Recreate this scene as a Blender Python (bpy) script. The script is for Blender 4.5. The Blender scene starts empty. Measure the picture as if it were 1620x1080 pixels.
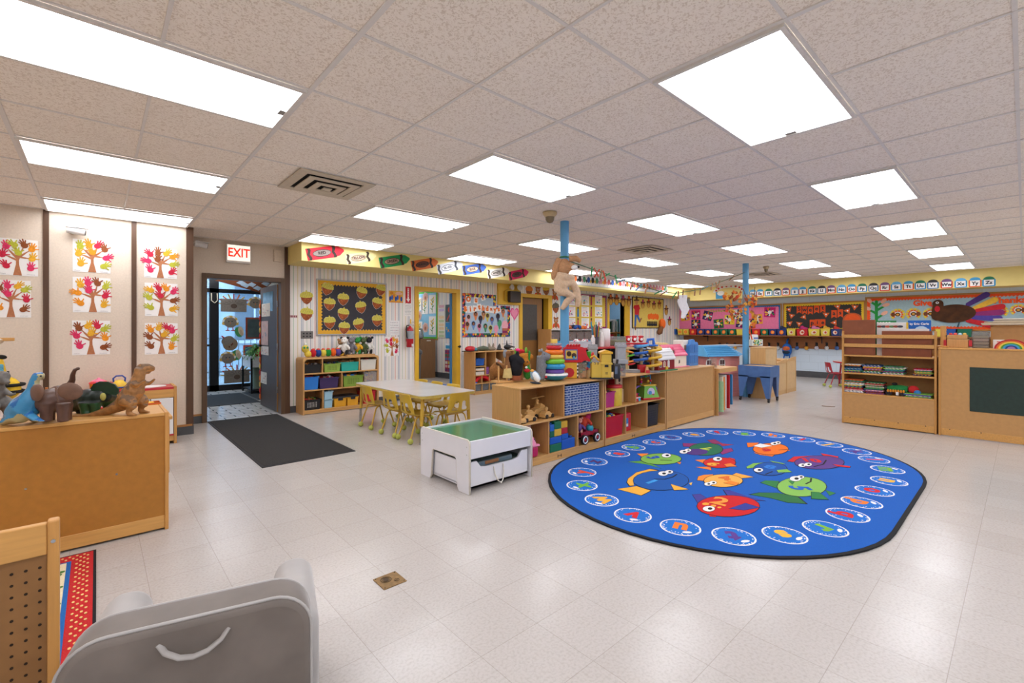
import bpy, bmesh, math, random
from mathutils import Vector, Matrix, Euler
R = math.radians; pi = math.pi; sin = math.sin; cos = math.cos
random.seed(7)
S = bpy.context.scene; COL = S.collection

# ---------------------------------------------------------------- camera
F_PX = 729.72; CXP = 810.0; CYP = 520.67; YAW = .8378; CAMH = 1.267; ZC = 2.503
cam = bpy.data.cameras.new('camera'); co = bpy.data.objects.new('camera', cam); COL.objects.link(co)
co.location = (0, 0, CAMH); co.rotation_euler = (pi/2, 0, YAW - pi/2)
cam.sensor_width = 36; cam.lens = F_PX/1620*36; cam.shift_y = (CYP - 540)/1620
cam.clip_start = .02; cam.clip_end = 200
S.camera = co

def P(px, py, X=None, Y=None, Z=None):
    """the point of a real plane (X=, Y= or Z=) seen at a pixel of the photograph"""
    a = (px - CXP)/F_PX; d = (cos(YAW) + sin(YAW)*a, sin(YAW) - cos(YAW)*a, -(py - CYP)/F_PX)
    t = X/d[0] if X is not None else Y/d[1] if Y is not None else (Z - CAMH)/d[2]
    return Vector((d[0]*t, d[1]*t, CAMH + d[2]*t))

# ---------------------------------------------------------------- materials
def lin(h):
    h = h.lstrip('#'); o = []
    for i in (0, 2, 4):
        c = int(h[i:i+2], 16)/255
        o.append(c/12.92 if c <= .04045 else ((c + .055)/1.055)**2.4)
    return tuple(o) + (1,)
_mc = {}
def new_mat(name):
    m = bpy.data.materials.new(name); m.use_nodes = True
    nt = m.node_tree; b = nt.nodes['Principled BSDF']
    return m, nt, b
def M(h, rough=.5, var=.06, scale=30, metal=0, bump=0, spec=.5, trans=0, alpha=1, stretch=None, emit=0, ior=1.45):
    k = (h, rough, var, scale, metal, bump, spec, trans, alpha, stretch, emit)
    if k in _mc: return _mc[k]
    m, nt, b = new_mat('mat_' + h.lstrip('#')); _mc[k] = m
    c = lin(h); b.inputs['Roughness'].default_value = rough; b.inputs['Metallic'].default_value = metal
    b.inputs['Specular IOR Level'].default_value = spec
    b.inputs['Transmission Weight'].default_value = trans; b.inputs['Alpha'].default_value = alpha; b.inputs['IOR'].default_value = ior
    if emit:
        b.inputs['Emission Color'].default_value = c; b.inputs['Emission Strength'].default_value = emit
    tc = nt.nodes.new('ShaderNodeTexCoord'); n = nt.nodes.new('ShaderNodeTexNoise'); n.inputs['Scale'].default_value = scale
    n.inputs['Detail'].default_value = 3
    if stretch:
        mp = nt.nodes.new('ShaderNodeMapping'); mp.inputs['Scale'].default_value = stretch
        nt.links.new(tc.outputs['Object'], mp.inputs['Vector']); nt.links.new(mp.outputs['Vector'], n.inputs['Vector'])
    else: nt.links.new(tc.outputs['Object'], n.inputs['Vector'])
    if var:
        r = nt.nodes.new('ShaderNodeValToRGB'); r.color_ramp.elements[0].position = .3; r.color_ramp.elements[1].position = .7
        r.color_ramp.elements[0].color = tuple(x*(1-var) for x in c[:3]) + (1,)
        r.color_ramp.elements[1].color = tuple(min(1, x*(1+var)) for x in c[:3]) + (1,)
        nt.links.new(n.outputs['Fac'], r.inputs['Fac']); nt.links.new(r.outputs['Color'], b.inputs['Base Color'])
    else: b.inputs['Base Color'].default_value = c
    if bump:
        bp = nt.nodes.new('ShaderNodeBump'); bp.inputs['Strength'].default_value = bump; bp.inputs['Distance'].default_value = .01
        nt.links.new(n.outputs['Fac'], bp.inputs['Height']); nt.links.new(bp.outputs['Normal'], b.inputs['Normal'])
    return m
def glass(h='#ffffff', rough=.02):
    """thin clear plastic / window pane: mostly see-through with a glossy surface"""
    k = ('glass', h, rough)
    if k in _mc: return _mc[k]
    m, nt, b = new_mat('glass_' + h.lstrip('#')); _mc[k] = m
    b.inputs['Base Color'].default_value = lin(h); b.inputs['Roughness'].default_value = rough
    tr = nt.nodes.new('ShaderNodeBsdfTransparent'); tr.inputs['Color'].default_value = lin(h)
    mx = nt.nodes.new('ShaderNodeMixShader'); mx.inputs['Fac'].default_value = .22
    nt.links.new(tr.outputs[0], mx.inputs[1]); nt.links.new(b.outputs[0], mx.inputs[2])
    nt.links.new(mx.outputs[0], nt.nodes['Material Output'].inputs['Surface'])
    return m
def wood(h, axis='x', rough=.42, var=.09):
    st = {'x': (2, 30, 30), 'y': (30, 2, 30), 'z': (30, 30, 2)}[axis]
    return M(h, rough, var, 2.2, stretch=st)

# ---------------------------------------------------------------- mesh builder
def circ(n, r=1, ph=0): return [(r*cos(ph + 2*pi*i/n), r*sin(ph + 2*pi*i/n)) for i in range(n)]
def ortho(d):
    d = Vector(d).normalized(); a = Vector((0, 0, 1)) if abs(d.z) < .9 else Vector((1, 0, 0))
    u = d.cross(a).normalized(); return u, d.cross(u).normalized()
class MB:
    def __init__(s, m=None):
        s.v = []; s.f = []; s.fm = []; s.fs = []; s.mats = []; s.mi = 0; s.T = Matrix()
        if m: s.use(m)
    def use(s, m):
        if isinstance(m, str): m = M(m)
        if m not in s.mats: s.mats.append(m)
        s.mi = s.mats.index(m); return s
    def at(s, loc=(0, 0, 0), rot=(0, 0, 0), sc=1):
        sc = (sc,)*3 if not hasattr(sc, '__len__') else sc
        s.T = Matrix.Translation(loc) @ Euler(rot).to_matrix().to_4x4() @ Matrix.Diagonal((*sc, 1)); return s
    def add(s, vs, fs, smooth=False):
        o = len(s.v); T = s.T; s.v += [T @ Vector(v) for v in vs]
        for f in fs: s.f.append([o + i for i in f]); s.fm.append(s.mi); s.fs.append(smooth)
        return s
    def box(s, x0, x1, y0, y1, z0, z1, b=0, seg=2):
        if b:
            b = min(b, .45*min(abs(x1-x0), abs(y1-y0), abs(z1-z0)))
            bm = bmesh.new(); bmesh.ops.create_cube(bm, size=1)
            for v in bm.verts: v.co = Vector(((x0+x1)/2 + v.co.x*(x1-x0), (y0+y1)/2 + v.co.y*(y1-y0), (z0+z1)/2 + v.co.z*(z1-z0)))
            bmesh.ops.bevel(bm, geom=bm.edges[:], offset=b, segments=seg, profile=.5, affect='EDGES')
            bm.verts.index_update()
            s.add([v.co.copy() for v in bm.verts], [[v.index for v in f.verts] for f in bm.faces], seg > 2); bm.free(); return s
        return s.add([(x, y, z) for z in (z0, z1) for y in (y0, y1) for x in (x0, x1)],
                     [(0, 2, 3, 1), (4, 5, 7, 6), (0, 1, 5, 4), (2, 6, 7, 3), (0, 4, 6, 2), (1, 3, 7, 5)])
    def cb(s, c, d, b=0, seg=2):
        return s.box(c[0]-d[0]/2, c[0]+d[0]/2, c[1]-d[1]/2, c[1]+d[1]/2, c[2]-d[2]/2, c[2]+d[2]/2, b, seg)
    def cyl(s, p0, p1, r0, r1=None, n=14, smooth=True):
        r1 = r0 if r1 is None else r1; p0 = Vector(p0); p1 = Vector(p1); u, w = ortho(p1 - p0)
        vs = [p0 + u*x*r0 + w*y*r0 for x, y in circ(n)] + [p1 + u*x*r1 + w*y*r1 for x, y in circ(n)]
        s.add(vs, [(i, (i+1) % n, n + (i+1) % n, n + i) for i in range(n)], smooth)
        s.add(vs[:n], [list(range(n))[::-1]]); return s.add(vs[n:], [list(range(n))])
    def tube(s, pts, r, n=8, closed=False, flat=1):
        pts = [Vector(p) for p in pts]; k = len(pts); rs = r if hasattr(r, '__len__') else [r]*k
        vs = []; u = None
        for i, p in enumerate(pts):
            a = pts[i-1] if (i or closed) else p; b = pts[(i+1) % k] if (i < k-1 or closed) else p
            d = (b - a).normalized() if (b - a).length > 1e-9 else Vector((0, 0, 1))
            if u is None: u, w = ortho(d)
            else:
                u = (u - d*u.dot(d)); u = u.normalized() if u.length > 1e-6 else ortho(d)[0]; w = d.cross(u)
            vs += [p + (u*x + w*y*flat)*rs[i] for x, y in circ(n)]
        fs = []
        for i in range(k if closed else k-1):
            a, b = i*n, ((i+1) % k)*n
            fs += [(a+j, a+(j+1) % n, b+(j+1) % n, b+j) for j in range(n)]
        s.add(vs, fs, True)
        if not closed: s.add(vs[:n], [list(range(n))[::-1]], True); s.add(vs[-n:], [list(range(n))], True)
        return s
    def lathe(s, prof, n=20, c=(0, 0, 0), smooth=True):
        vs = []; fs = []
        for r, z in prof: vs += [(c[0] + r*x, c[1] + r*y, c[2] + z) for x, y in circ(n)]
        for i in range(len(prof)-1): fs += [(i*n+j, i*n+(j+1) % n, (i+1)*n+(j+1) % n, (i+1)*n+j) for j in range(n)]
        s.add(vs, fs, smooth)
        if prof[0][0] > 1e-6: s.add(vs[:n], [list(range(n))[::-1]])
        if prof[-1][0] > 1e-6: s.add(vs[-n:], [list(range(n))])
        return s
    def ell(s, c, r, rot=(0, 0, 0), n=14, m=8):
        r = (r,)*3 if not hasattr(r, '__len__') else r; E = Euler(rot).to_matrix(); c = Vector(c); vs = []; fs = []
        for i in range(m+1):
            a = pi*i/m
            for x, y in circ(n): vs.append(c + E @ Vector((r[0]*sin(a)*x, r[1]*sin(a)*y, r[2]*cos(a))))
        for i in range(m): fs += [(i*n+j, (i+1)*n+j, (i+1)*n+(j+1) % n, i*n+(j+1) % n) for j in range(n)]
        return s.add(vs, fs, True)
    def torus(s, c, Rr, r, n=24, m=10, rot=(0, 0, 0), sz=1):
        E = Euler(rot).to_matrix(); c = Vector(c); vs = []
        for i in range(n):
            a = 2*pi*i/n
            for x, y in circ(m): vs.append(c + E @ Vector(((Rr + r*x)*cos(a), (Rr + r*x)*sin(a), r*y*sz)))
        return s.add(vs, [(i*m+j, ((i+1) % n)*m+j, ((i+1) % n)*m+(j+1) % m, i*m+(j+1) % m) for i in range(n) for j in range(m)], True)
    def prism(s, poly, o, U, V, t, smooth=False):
        """polygon in the plane (o, U, V) grown by t along U x V"""
        o = Vector(o); U = Vector(U); V = Vector(V); N = U.cross(V).normalized()*t; n = len(poly)
        a = [o + U*x + V*y for x, y in poly]; b = [p + N for p in a]
        s.add(a + b, [(i, (i+1) % n, n + (i+1) % n, n + i) for i in range(n)], smooth)
        s.add(a, [list(range(n))[::-1]]); return s.add(b, [list(range(n))])
    def text(s, t, size, o, U, V, ext=.001, align='CENTER', bold=0):
        cu = bpy.data.curves.new('t', 'FONT'); cu.body = t; cu.size = size; cu.align_x = align; cu.align_y = 'CENTER'; cu.extrude = ext; cu.offset = bold; cu.resolution_u = 3
        ob = bpy.data.objects.new('t', cu); COL.objects.link(ob)
        dg = bpy.context.evaluated_depsgraph_get(); me = bpy.data.meshes.new_from_object(ob.evaluated_get(dg))
        U = Vector(U); V = Vector(V); N = U.cross(V).normalized(); o = Vector(o)
        s.add([o + U*v.co.x + V*v.co.y + N*v.co.z for v in me.vertices], [list(p.vertices) for p in me.polygons])
        bpy.data.objects.remove(ob); bpy.data.meshes.remove(me); bpy.data.curves.remove(cu); return s
    def mesh(s, name):
        me = bpy.data.meshes.new(name); me.from_pydata([tuple(v) for v in s.v], [], s.f)
        for m in s.mats: me.materials.append(m)
        me.polygons.foreach_set('material_index', s.fm); me.polygons.foreach_set('use_smooth', s.fs); me.update()
        bm = bmesh.new(); bm.from_mesh(me); bmesh.ops.recalc_face_normals(bm, faces=bm.faces[:]); bm.to_mesh(me); bm.free()
        return me
    def build(s, name, parent=None, loc=None):
        o = bpy.data.objects.new(name, s.mesh(name)); COL.objects.link(o)
        if parent: o.parent = parent
        if loc: o.location = loc
        return o
def tag(o, label=None, cat=None, group=None, kind=None):
    if label: o['label'] = label
    if cat: o['category'] = cat
    if group: o['group'] = group
    if kind: o['kind'] = kind
    return o
def thing(name, label, cat, loc=(0, 0, 0), rz=0, group=None):
    o = bpy.data.objects.new(name, None); COL.objects.link(o); o.empty_display_size = .05
    o.location = loc; o.rotation_euler = (0, 0, rz); return tag(o, label, cat, group)
def solo(mb, name, label, cat, loc=(0, 0, 0), rz=0, group=None):
    o = mb.build(name); o.location = loc; o.rotation_euler = (0, 0, rz); return tag(o, label, cat, group)
def struct(mb, name, label=None, parent=None):
    o = mb.build(name, parent)
    if not parent: tag(o, label, None, None, 'structure')
    return o
def dup(root, loc, rz=None, label=None, group=None):
    r = root.copy(); COL.objects.link(r); r.location = loc
    if rz is not None: r.rotation_euler = (0, 0, rz)
    if label: r['label'] = label
    if group: r['group'] = group
    for ch in list(root.children):
        c = ch.copy(); COL.objects.link(c); c.parent = r
        for g in list(ch.children):
            d = g.copy(); COL.objects.link(d); d.parent = c
    return r
def blob(mb, voxel=.01, it=4, paint=None, decimate=0):
    """fuse the shapes of a builder into one continuous skin"""
    me = mb.mesh('b'); ob = bpy.data.objects.new('b', me); COL.objects.link(ob)
    m = ob.modifiers.new('r', 'REMESH'); m.mode = 'VOXEL'; m.voxel_size = voxel; m.use_smooth_shade = True
    k = ob.modifiers.new('s', 'SMOOTH'); k.iterations = it; k.factor = .5
    dg = bpy.context.evaluated_depsgraph_get(); e = bpy.data.meshes.new_from_object(ob.evaluated_get(dg))
    out = MB(); out.mats = list(mb.mats)
    out.v = [v.co.copy() for v in e.vertices]; out.f = [list(p.vertices) for p in e.polygons]
    out.fm = [paint(p.center, p.normal) if paint else 0 for p in e.polygons]; out.fs = [True]*len(out.f)
    bpy.data.objects.remove(ob); bpy.data.meshes.remove(me); bpy.data.meshes.remove(e); return out
def ordinal(i): return ['first', 'second', 'third', 'fourth', 'fifth', 'sixth', 'seventh', 'eighth', 'ninth', 'tenth', 'eleventh', 'twelfth', 'thirteenth', 'fourteenth', 'fifteenth', 'sixteenth', 'seventeenth', 'eighteenth', 'nineteenth', 'twentieth'][i]
def arc(cx, cy, rx, ry, a0, a1, n): return [(cx + rx*cos(R(a0 + (a1-a0)*i/n)), cy + ry*sin(R(a0 + (a1-a0)*i/n))) for i in range(n+1)]
def rrect(w, h, r, n=4, cx=0, cy=0):
    return [p for k, (sx, sy) in enumerate(((1, 1), (-1, 1), (-1, -1), (1, -1))) for p in arc(cx + sx*(w/2-r), cy + sy*(h/2-r), r, r, 90*k, 90*k+90, n)]
X_ = Vector((1, 0, 0)); Y_ = Vector((0, 1, 0)); Z_ = Vector((0, 0, 1))
# ================================================================ the setting
S.view_settings.view_transform = 'Standard'; S.view_settings.look = 'None'; S.view_settings.gamma = 1; S.view_settings.exposure = .36
S.cycles.max_bounces = 8; S.cycles.diffuse_bounces = 5; S.cycles.glossy_bounces = 4; S.cycles.transmission_bounces = 6; S.cycles.transparent_max_bounces = 12
S.cycles.use_denoising = True; S.cycles.sample_clamp_indirect = 6
w = bpy.data.worlds.new('world'); S.world = w; w.use_nodes = True
bg = w.node_tree.nodes['Background']
bg.inputs[0].default_value = (.62, .80, 1.0, 1); bg.inputs[1].default_value = 4.2

TG = .6096; GX = .819; GY = 1.8536
def gx(i): return GX + TG*i
def gy(j): return GY + TG*j
YP = 6.75      # panelled wall
YW = 7.45      # door wall and striped wall
XF = 14.0      # far wall
YS = 6.80      # soffit front over the striped wall
XS = 13.4      # soffit front on the far wall
ZS = 2.235

def math_node(nt, op, a, b=None):
    n = nt.nodes.new('ShaderNodeMath'); n.operation = op
    for k, x in enumerate((a, b)):
        if x is None: continue
        if isinstance(x, (int, float)): n.inputs[k].default_value = x
        else: nt.links.new(x, n.inputs[k])
    return n.outputs[0]
def floor_mat():
    m, nt, b = new_mat('vinyl_floor_tiles')
    tc = nt.nodes.new('ShaderNodeTexCoord'); sp = nt.nodes.new('ShaderNodeSeparateXYZ'); nt.links.new(tc.outputs['Object'], sp.inputs[0])
    ux = math_node(nt, 'DIVIDE', math_node(nt, 'SUBTRACT', sp.outputs[0], 1.1056), .3048)
    uy = math_node(nt, 'DIVIDE', math_node(nt, 'SUBTRACT', sp.outputs[1], 1.4070), .3048)
    fx = math_node(nt, 'FLOOR', ux); fy = math_node(nt, 'FLOOR', uy)
    ex = math_node(nt, 'ABSOLUTE', math_node(nt, 'SUBTRACT', math_node(nt, 'FRACT', ux), .5))
    ey = math_node(nt, 'ABSOLUTE', math_node(nt, 'SUBTRACT', math_node(nt, 'FRACT', uy), .5))
    seam = math_node(nt, 'GREATER_THAN', math_node(nt, 'MAXIMUM', ex, ey), .4955)
    cb = nt.nodes.new('ShaderNodeCombineXYZ'); nt.links.new(fx, cb.inputs[0]); nt.links.new(fy, cb.inputs[1])
    wn = nt.nodes.new('ShaderNodeTexWhiteNoise'); nt.links.new(cb.outputs[0], wn.inputs['Vector'])
    n1 = nt.nodes.new('ShaderNodeTexNoise'); n1.inputs['Scale'].default_value = 85; n1.inputs['Detail'].default_value = 3; nt.links.new(tc.outputs['Object'], n1.inputs['Vector'])
    n2 = nt.nodes.new('ShaderNodeTexNoise'); n2.inputs['Scale'].default_value = 3.5; n2.inputs['Detail'].default_value = 4; nt.links.new(tc.outputs['Object'], n2.inputs['Vector'])
    n3 = nt.nodes.new('ShaderNodeTexNoise'); n3.inputs['Scale'].default_value = 7; n3.inputs['Detail'].default_value = 2; nt.links.new(tc.outputs['Object'], n3.inputs['Vector'])
    r1 = nt.nodes.new('ShaderNodeValToRGB'); e = r1.color_ramp.elements
    e[0].position = .28; e[0].color = lin('#b4ada6'); e[1].position = .56; e[1].color = lin('#c0bab5')
    nt.links.new(n1.outputs['Fac'], r1.inputs['Fac'])
    def mix(a, col, fac):
        mx = nt.nodes.new('ShaderNodeMix'); mx.data_type = 'RGBA'; mx.blend_type = 'MULTIPLY'
        nt.links.new(a, mx.inputs['A']); mx.inputs['B'].default_value = col
        if isinstance(fac, float): mx.inputs['Factor'].default_value = fac
        else: nt.links.new(fac, mx.inputs['Factor'])
        return mx.outputs['Result']
    c = mix(r1.outputs['Color'], (.955, .95, .94, 1), wn.outputs['Value'])
    c = mix(c, (.84, .81, .77, 1), math_node(nt, 'MULTIPLY', n2.outputs['Fac'], .16))
    c = mix(c, (.62, .58, .54, 1), math_node(nt, 'MULTIPLY', seam, .6))
    nt.links.new(c, b.inputs['Base Color'])
    nt.links.new(math_node(nt, 'ADD', math_node(nt, 'MULTIPLY', n2.outputs['Fac'], .1), .175), b.inputs['Roughness'])
    bp = nt.nodes.new('ShaderNodeBump'); bp.inputs['Strength'].default_value = .05; bp.inputs['Distance'].default_value = .05
    nt.links.new(n3.outputs['Fac'], bp.inputs['Height']); nt.links.new(bp.outputs['Normal'], b.inputs['Normal'])
    b.inputs['Specular IOR Level'].default_value = .45
    return m
def ceil_mat():
    m, nt, b = new_mat('fissured_ceiling_tile')
    tc = nt.nodes.new('ShaderNodeTexCoord')
    n = nt.nodes.new('ShaderNodeTexNoise'); n.inputs['Scale'].default_value = 75; n.inputs['Detail'].default_value = 2; n.inputs['Distortion'].default_value = 1.2
    nt.links.new(tc.outputs['Object'], n.inputs['Vector'])
    r = nt.nodes.new('ShaderNodeValToRGB'); e = r.color_ramp.elements
    e[0].position = .40; e[0].color = lin('#e0d4c6'); e[1].position = .48; e[1].color = lin('#f6eee4')
    nt.links.new(n.outputs['Fac'], r.inputs['Fac'])
    n2 = nt.nodes.new('ShaderNodeTexNoise'); n2.inputs['Scale'].default_value = .9; nt.links.new(tc.outputs['Object'], n2.inputs['Vector'])
    mx = nt.nodes.new('ShaderNodeMix'); mx.data_type = 'RGBA'; mx.blend_type = 'MULTIPLY'; nt.links.new(n2.outputs['Fac'], mx.inputs['Factor'])
    nt.links.new(r.outputs['Color'], mx.inputs['A']); mx.inputs['B'].default_value = (.97, .95, .93, 1)
    nt.links.new(mx.outputs['Result'], b.inputs['Base Color']); b.inputs['Roughness'].default_value = .9; b.inputs['Specular IOR Level'].default_value = .1
    bp = nt.nodes.new('ShaderNodeBump'); bp.inputs['Strength'].default_value = .35; bp.inputs['Distance'].default_value = .01
    nt.links.new(n.outputs['Fac'], bp.inputs['Height']); nt.links.new(bp.outputs['Normal'], b.inputs['Normal'])
    return m
def stripe_mat(axis=0, period=.46):
    m, nt, b = new_mat('striped_wallpaper')
    tc = nt.nodes.new('ShaderNodeTexCoord'); sp = nt.nodes.new('ShaderNodeSeparateXYZ'); nt.links.new(tc.outputs['Object'], sp.inputs[0])
    fr = math_node(nt, 'FRACT', math_node(nt, 'DIVIDE', math_node(nt, 'ADD', sp.outputs[axis], 20), period))
    r = nt.nodes.new('ShaderNodeValToRGB'); cr = r.color_ramp; cr.interpolation = 'CONSTANT'
    base = '#ebe5de'
    st = [(0, '#dc9a8c'), (.022, base), (.13, '#96a2b2'), (.155, '#dcd9d6'), (.185, '#96a2b2'), (.205, base), (.31, '#aec4a6'), (.33, base), (.44, '#dccb98'), (.462, base),
          (.56, '#a2abb8'), (.585, '#dcd9d6'), (.61, '#a2abb8'), (.63, base), (.74, '#b4c6ae'), (.755, base), (.86, '#9aa4b2'), (.885, base), (.93, '#c4c9d0'), (.945, base)]
    cr.elements[0].position = 0; cr.elements[0].color = lin(st[0][1]); cr.elements.remove(cr.elements[1])
    for p, c in st[1:]:
        e = cr.elements.new(p); e.color = lin(c)
    nt.links.new(fr, r.inputs['Fac']); nt.links.new(r.outputs['Color'], b.inputs['Base Color']); b.inputs['Roughness'].default_value = .65
    return m
def block_mat(h, axis=1):
    m, nt, b = new_mat('painted_block_wall')
    tc = nt.nodes.new('ShaderNodeTexCoord'); sp = nt.nodes.new('ShaderNodeSeparateXYZ'); nt.links.new(tc.outputs['Object'], sp.inputs[0])
    cb = nt.nodes.new('ShaderNodeCombineXYZ'); nt.links.new(sp.outputs[axis], cb.inputs[0]); nt.links.new(sp.outputs[2], cb.inputs[1])
    br = nt.nodes.new('ShaderNodeTexBrick'); br.inputs['Scale'].default_value = 1; br.inputs['Brick Width'].default_value = .4; br.inputs['Row Height'].default_value = .2; br.inputs['Mortar Size'].default_value = .006
    br.inputs['Color1'].default_value = br.inputs['Color2'].default_value = lin(h); br.inputs['Mortar'].default_value = tuple(x*.88 for x in lin(h)[:3]) + (1,)
    nt.links.new(cb.outputs[0], br.inputs['Vector']); nt.links.new(br.outputs['Color'], b.inputs['Base Color']); b.inputs['Roughness'].default_value = .5
    return m
FLOOR = floor_mat(); CEIL = ceil_mat(); STRIPE = stripe_mat()
PANEL = M('#dbcbb8', .8, .05, 60, bump=.05)
DKWOOD = wood('#553a26', 'z'); YEL = M('#d9b648', .4, .03, 8); YELW = M('#e6d184', .6, .03, 5); GREYB = M('#4b4c4f', .5, .06, 10)

RX0, RY0 = -3.6, -4.6
mb = MB(FLOOR); mb.box(RX0-.1, XF+.1, RY0-.1, YW+.0, -.1, 0); struct(mb, 'floor')
mb = MB(CEIL); mb.box(RX0-.1, XF+.1, RY0-.1, YW+.1, ZC, ZC+.1); struct(mb, 'ceiling')
# T bars
TB = M('#dcd7d2', .5, .03, 20)
mb = MB(TB); e = .0012
for i in range(-7, 22):
    x = gx(i); wd = .024 if i % 2 == 0 else .015
    if RX0 < x < XF: mb.box(x-wd/2, x+wd/2, RY0, YW, ZC-.006, ZC+.001)
for j in range(-10, 10):
    y = gy(j)
    if RY0 < y < YW: mb.box(RX0, XF, y-.008, y+.008, ZC-.0045, ZC+.001)
struct(mb, 'trim_1')
# walls
mb = MB(PANEL); mb.box(RX0, .80, YP, YP+.12, 0, ZC); mb.box(.80, .86, YP, YW, 0, ZC); struct(mb, 'wall_left')
mb = MB(DKWOOD)
for x in (-2.49, -1.79, -1.09, -.388, .314): mb.box(x-.022, x+.022, YP-.012, YP, .1, ZC)
mb.box(.80, .872, YP-.012, YP+.03, .1, ZC); struct(mb, 'trim_2')
mb = MB(PANEL); mb.box(.86, 1.10, YW, YW+.1, 0, ZC); mb.box(2.05, 2.13, YW, YW+.1, 0, ZC); mb.box(1.10, 2.05, YW, YW+.1, 2.0, ZC); struct(mb, 'wall_exit')
mb = MB(DKWOOD); mb.box(2.10, 2.17, YW-.03, YW, 0, ZC); struct(mb, 'trim_3')
# baseboards
OAK = wood('#a8743f', 'x')
mb = MB(GREYB); mb.box(RX0, .80, YP-.012, YP, 0, .10); mb.box(.80, .875, YP-.014, YP, 0, .1); mb.box(.86, 1.06, YW-.012, YW, 0, .1); mb.use(OAK); mb.box(RX0, .86, YP-.014, YP, .10, .125); mb.box(.86, 1.06, YW-.014, YW, .1, .125); struct(mb, 'baseboard_left')
# striped wall with its openings: yellow door, brown door, far door
DY = (4.38, 5.22, 1.98); DB = (6.99, 7.82, 2.0); DF = (10.19, 10.90, 2.0)
mb = MB(STRIPE); xs = [2.13, DY[0], DY[1], DB[0], DB[1], DF[0], DF[1], XF+.1]
for k in range(0, 8, 2): mb.box(xs[k], xs[k+1], YW, YW+.12, 0, ZC)
for d in (DY, DB, DF): mb.box(d[0], d[1], YW, YW+.12, d[2], ZC)
struct(mb, 'wall_back')
mb = MB(GREYB)
for a, b_ in ((2.17, DY[0]-.06), (DY[1]+.06, DB[0]-.06), (DB[1]+.06, DF[0]-.06), (DF[1]+.06, XF)): mb.box(a, b_, YW-.012, YW, 0, .1)
struct(mb, 'baseboard_back')
# soffits
mb = MB(YELW); mb.box(2.14, XF, YS, YW, ZS, ZC); mb.box(XS, XF, RY0, YS, 2.13, ZC); struct(mb, 'trim_4')
# far wall
BLK = block_mat('#c9d7e3')
mb = MB(BLK); mb.box(XF, XF+.1, RY0, YW, 0, ZC); struct(mb, 'wall_right')
mb = MB(GREYB); mb.box(XF-.012, XF, RY0, YW-.02, 0, .16); struct(mb, 'baseboard_right')
# walls behind the camera
mb = MB(BLK); mb.box(RX0, XF, RY0-.1, RY0, 0, ZC); struct(mb, 'wall_front')
mb = MB(PANEL); mb.box(RX0-.1, RX0, RY0, YP, 0, ZC); struct(mb, 'wall_side')

# ================================================================ ceiling lights
LIGHT = M('#f6f8ff', .5, 0, emit=6.0)
def make_light():
    t = thing('ceiling_light', 'x', 'ceiling light', group='recessed ceiling light panels')
    f = MB(M('#d8d3cd', .5)); L, W = TG*2-.02, TG-.02
    for (x0, x1, y0, y1) in ((0, L, 0, .02), (0, L, W-.02, W), (0, .02, .02, W-.02), (L-.02, L, .02, W-.02)): f.box(x0, x1, y0, y1, -.016, -.001)
    f.build('frame', t)
    d = MB(LIGHT); d.box(.02, L-.02, .02, W-.02, -.011, -.001); d.build('diffuser', t)
    k = MB(M('#8a8580', .5)); k.box(L-.05, L-.015, .30, .36, -.0125, -.0105); k.build('latch', t)
    return t
l0 = None
cols = [-6, -2, 2, 6, 10, 14, 18]; rows = [-11+1, -8, -5, -2, 1, 4, 7]
cn = {-6: 'over the left cabinet', -2: 'over the play kitchen column', 2: 'over the white activity table column', 6: 'over the fish rug column', 10: 'third column from far wall', 14: 'second column from far wall', 18: 'column nearest far wall'}
rn = {-2: 'rightmost visible row', 1: 'row second from right', 4: 'row between posts and striped wall', 7: 'row nearest striped wall', -5: 'row beyond right frame edge', -8: 'second row beyond right edge', -10: 'row by front wall'}
for i in cols:
    for j in rows:
        if i == 18 and j == 4 or (i == 18 and j == 7): pass
        p = (gx(i)+.01, gy(j)+.01, ZC-.004); lb = 'bright ceiling light, %s, %s' % (cn[i], rn[j])
        if gx(i) < RX0 or gx(i+2) > XS+.1 or gy(j) < RY0: continue
        if l0 is None: l0 = make_light(); l0.location = p; l0['label'] = lb
        else: dup(l0, p, 0, lb)
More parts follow.
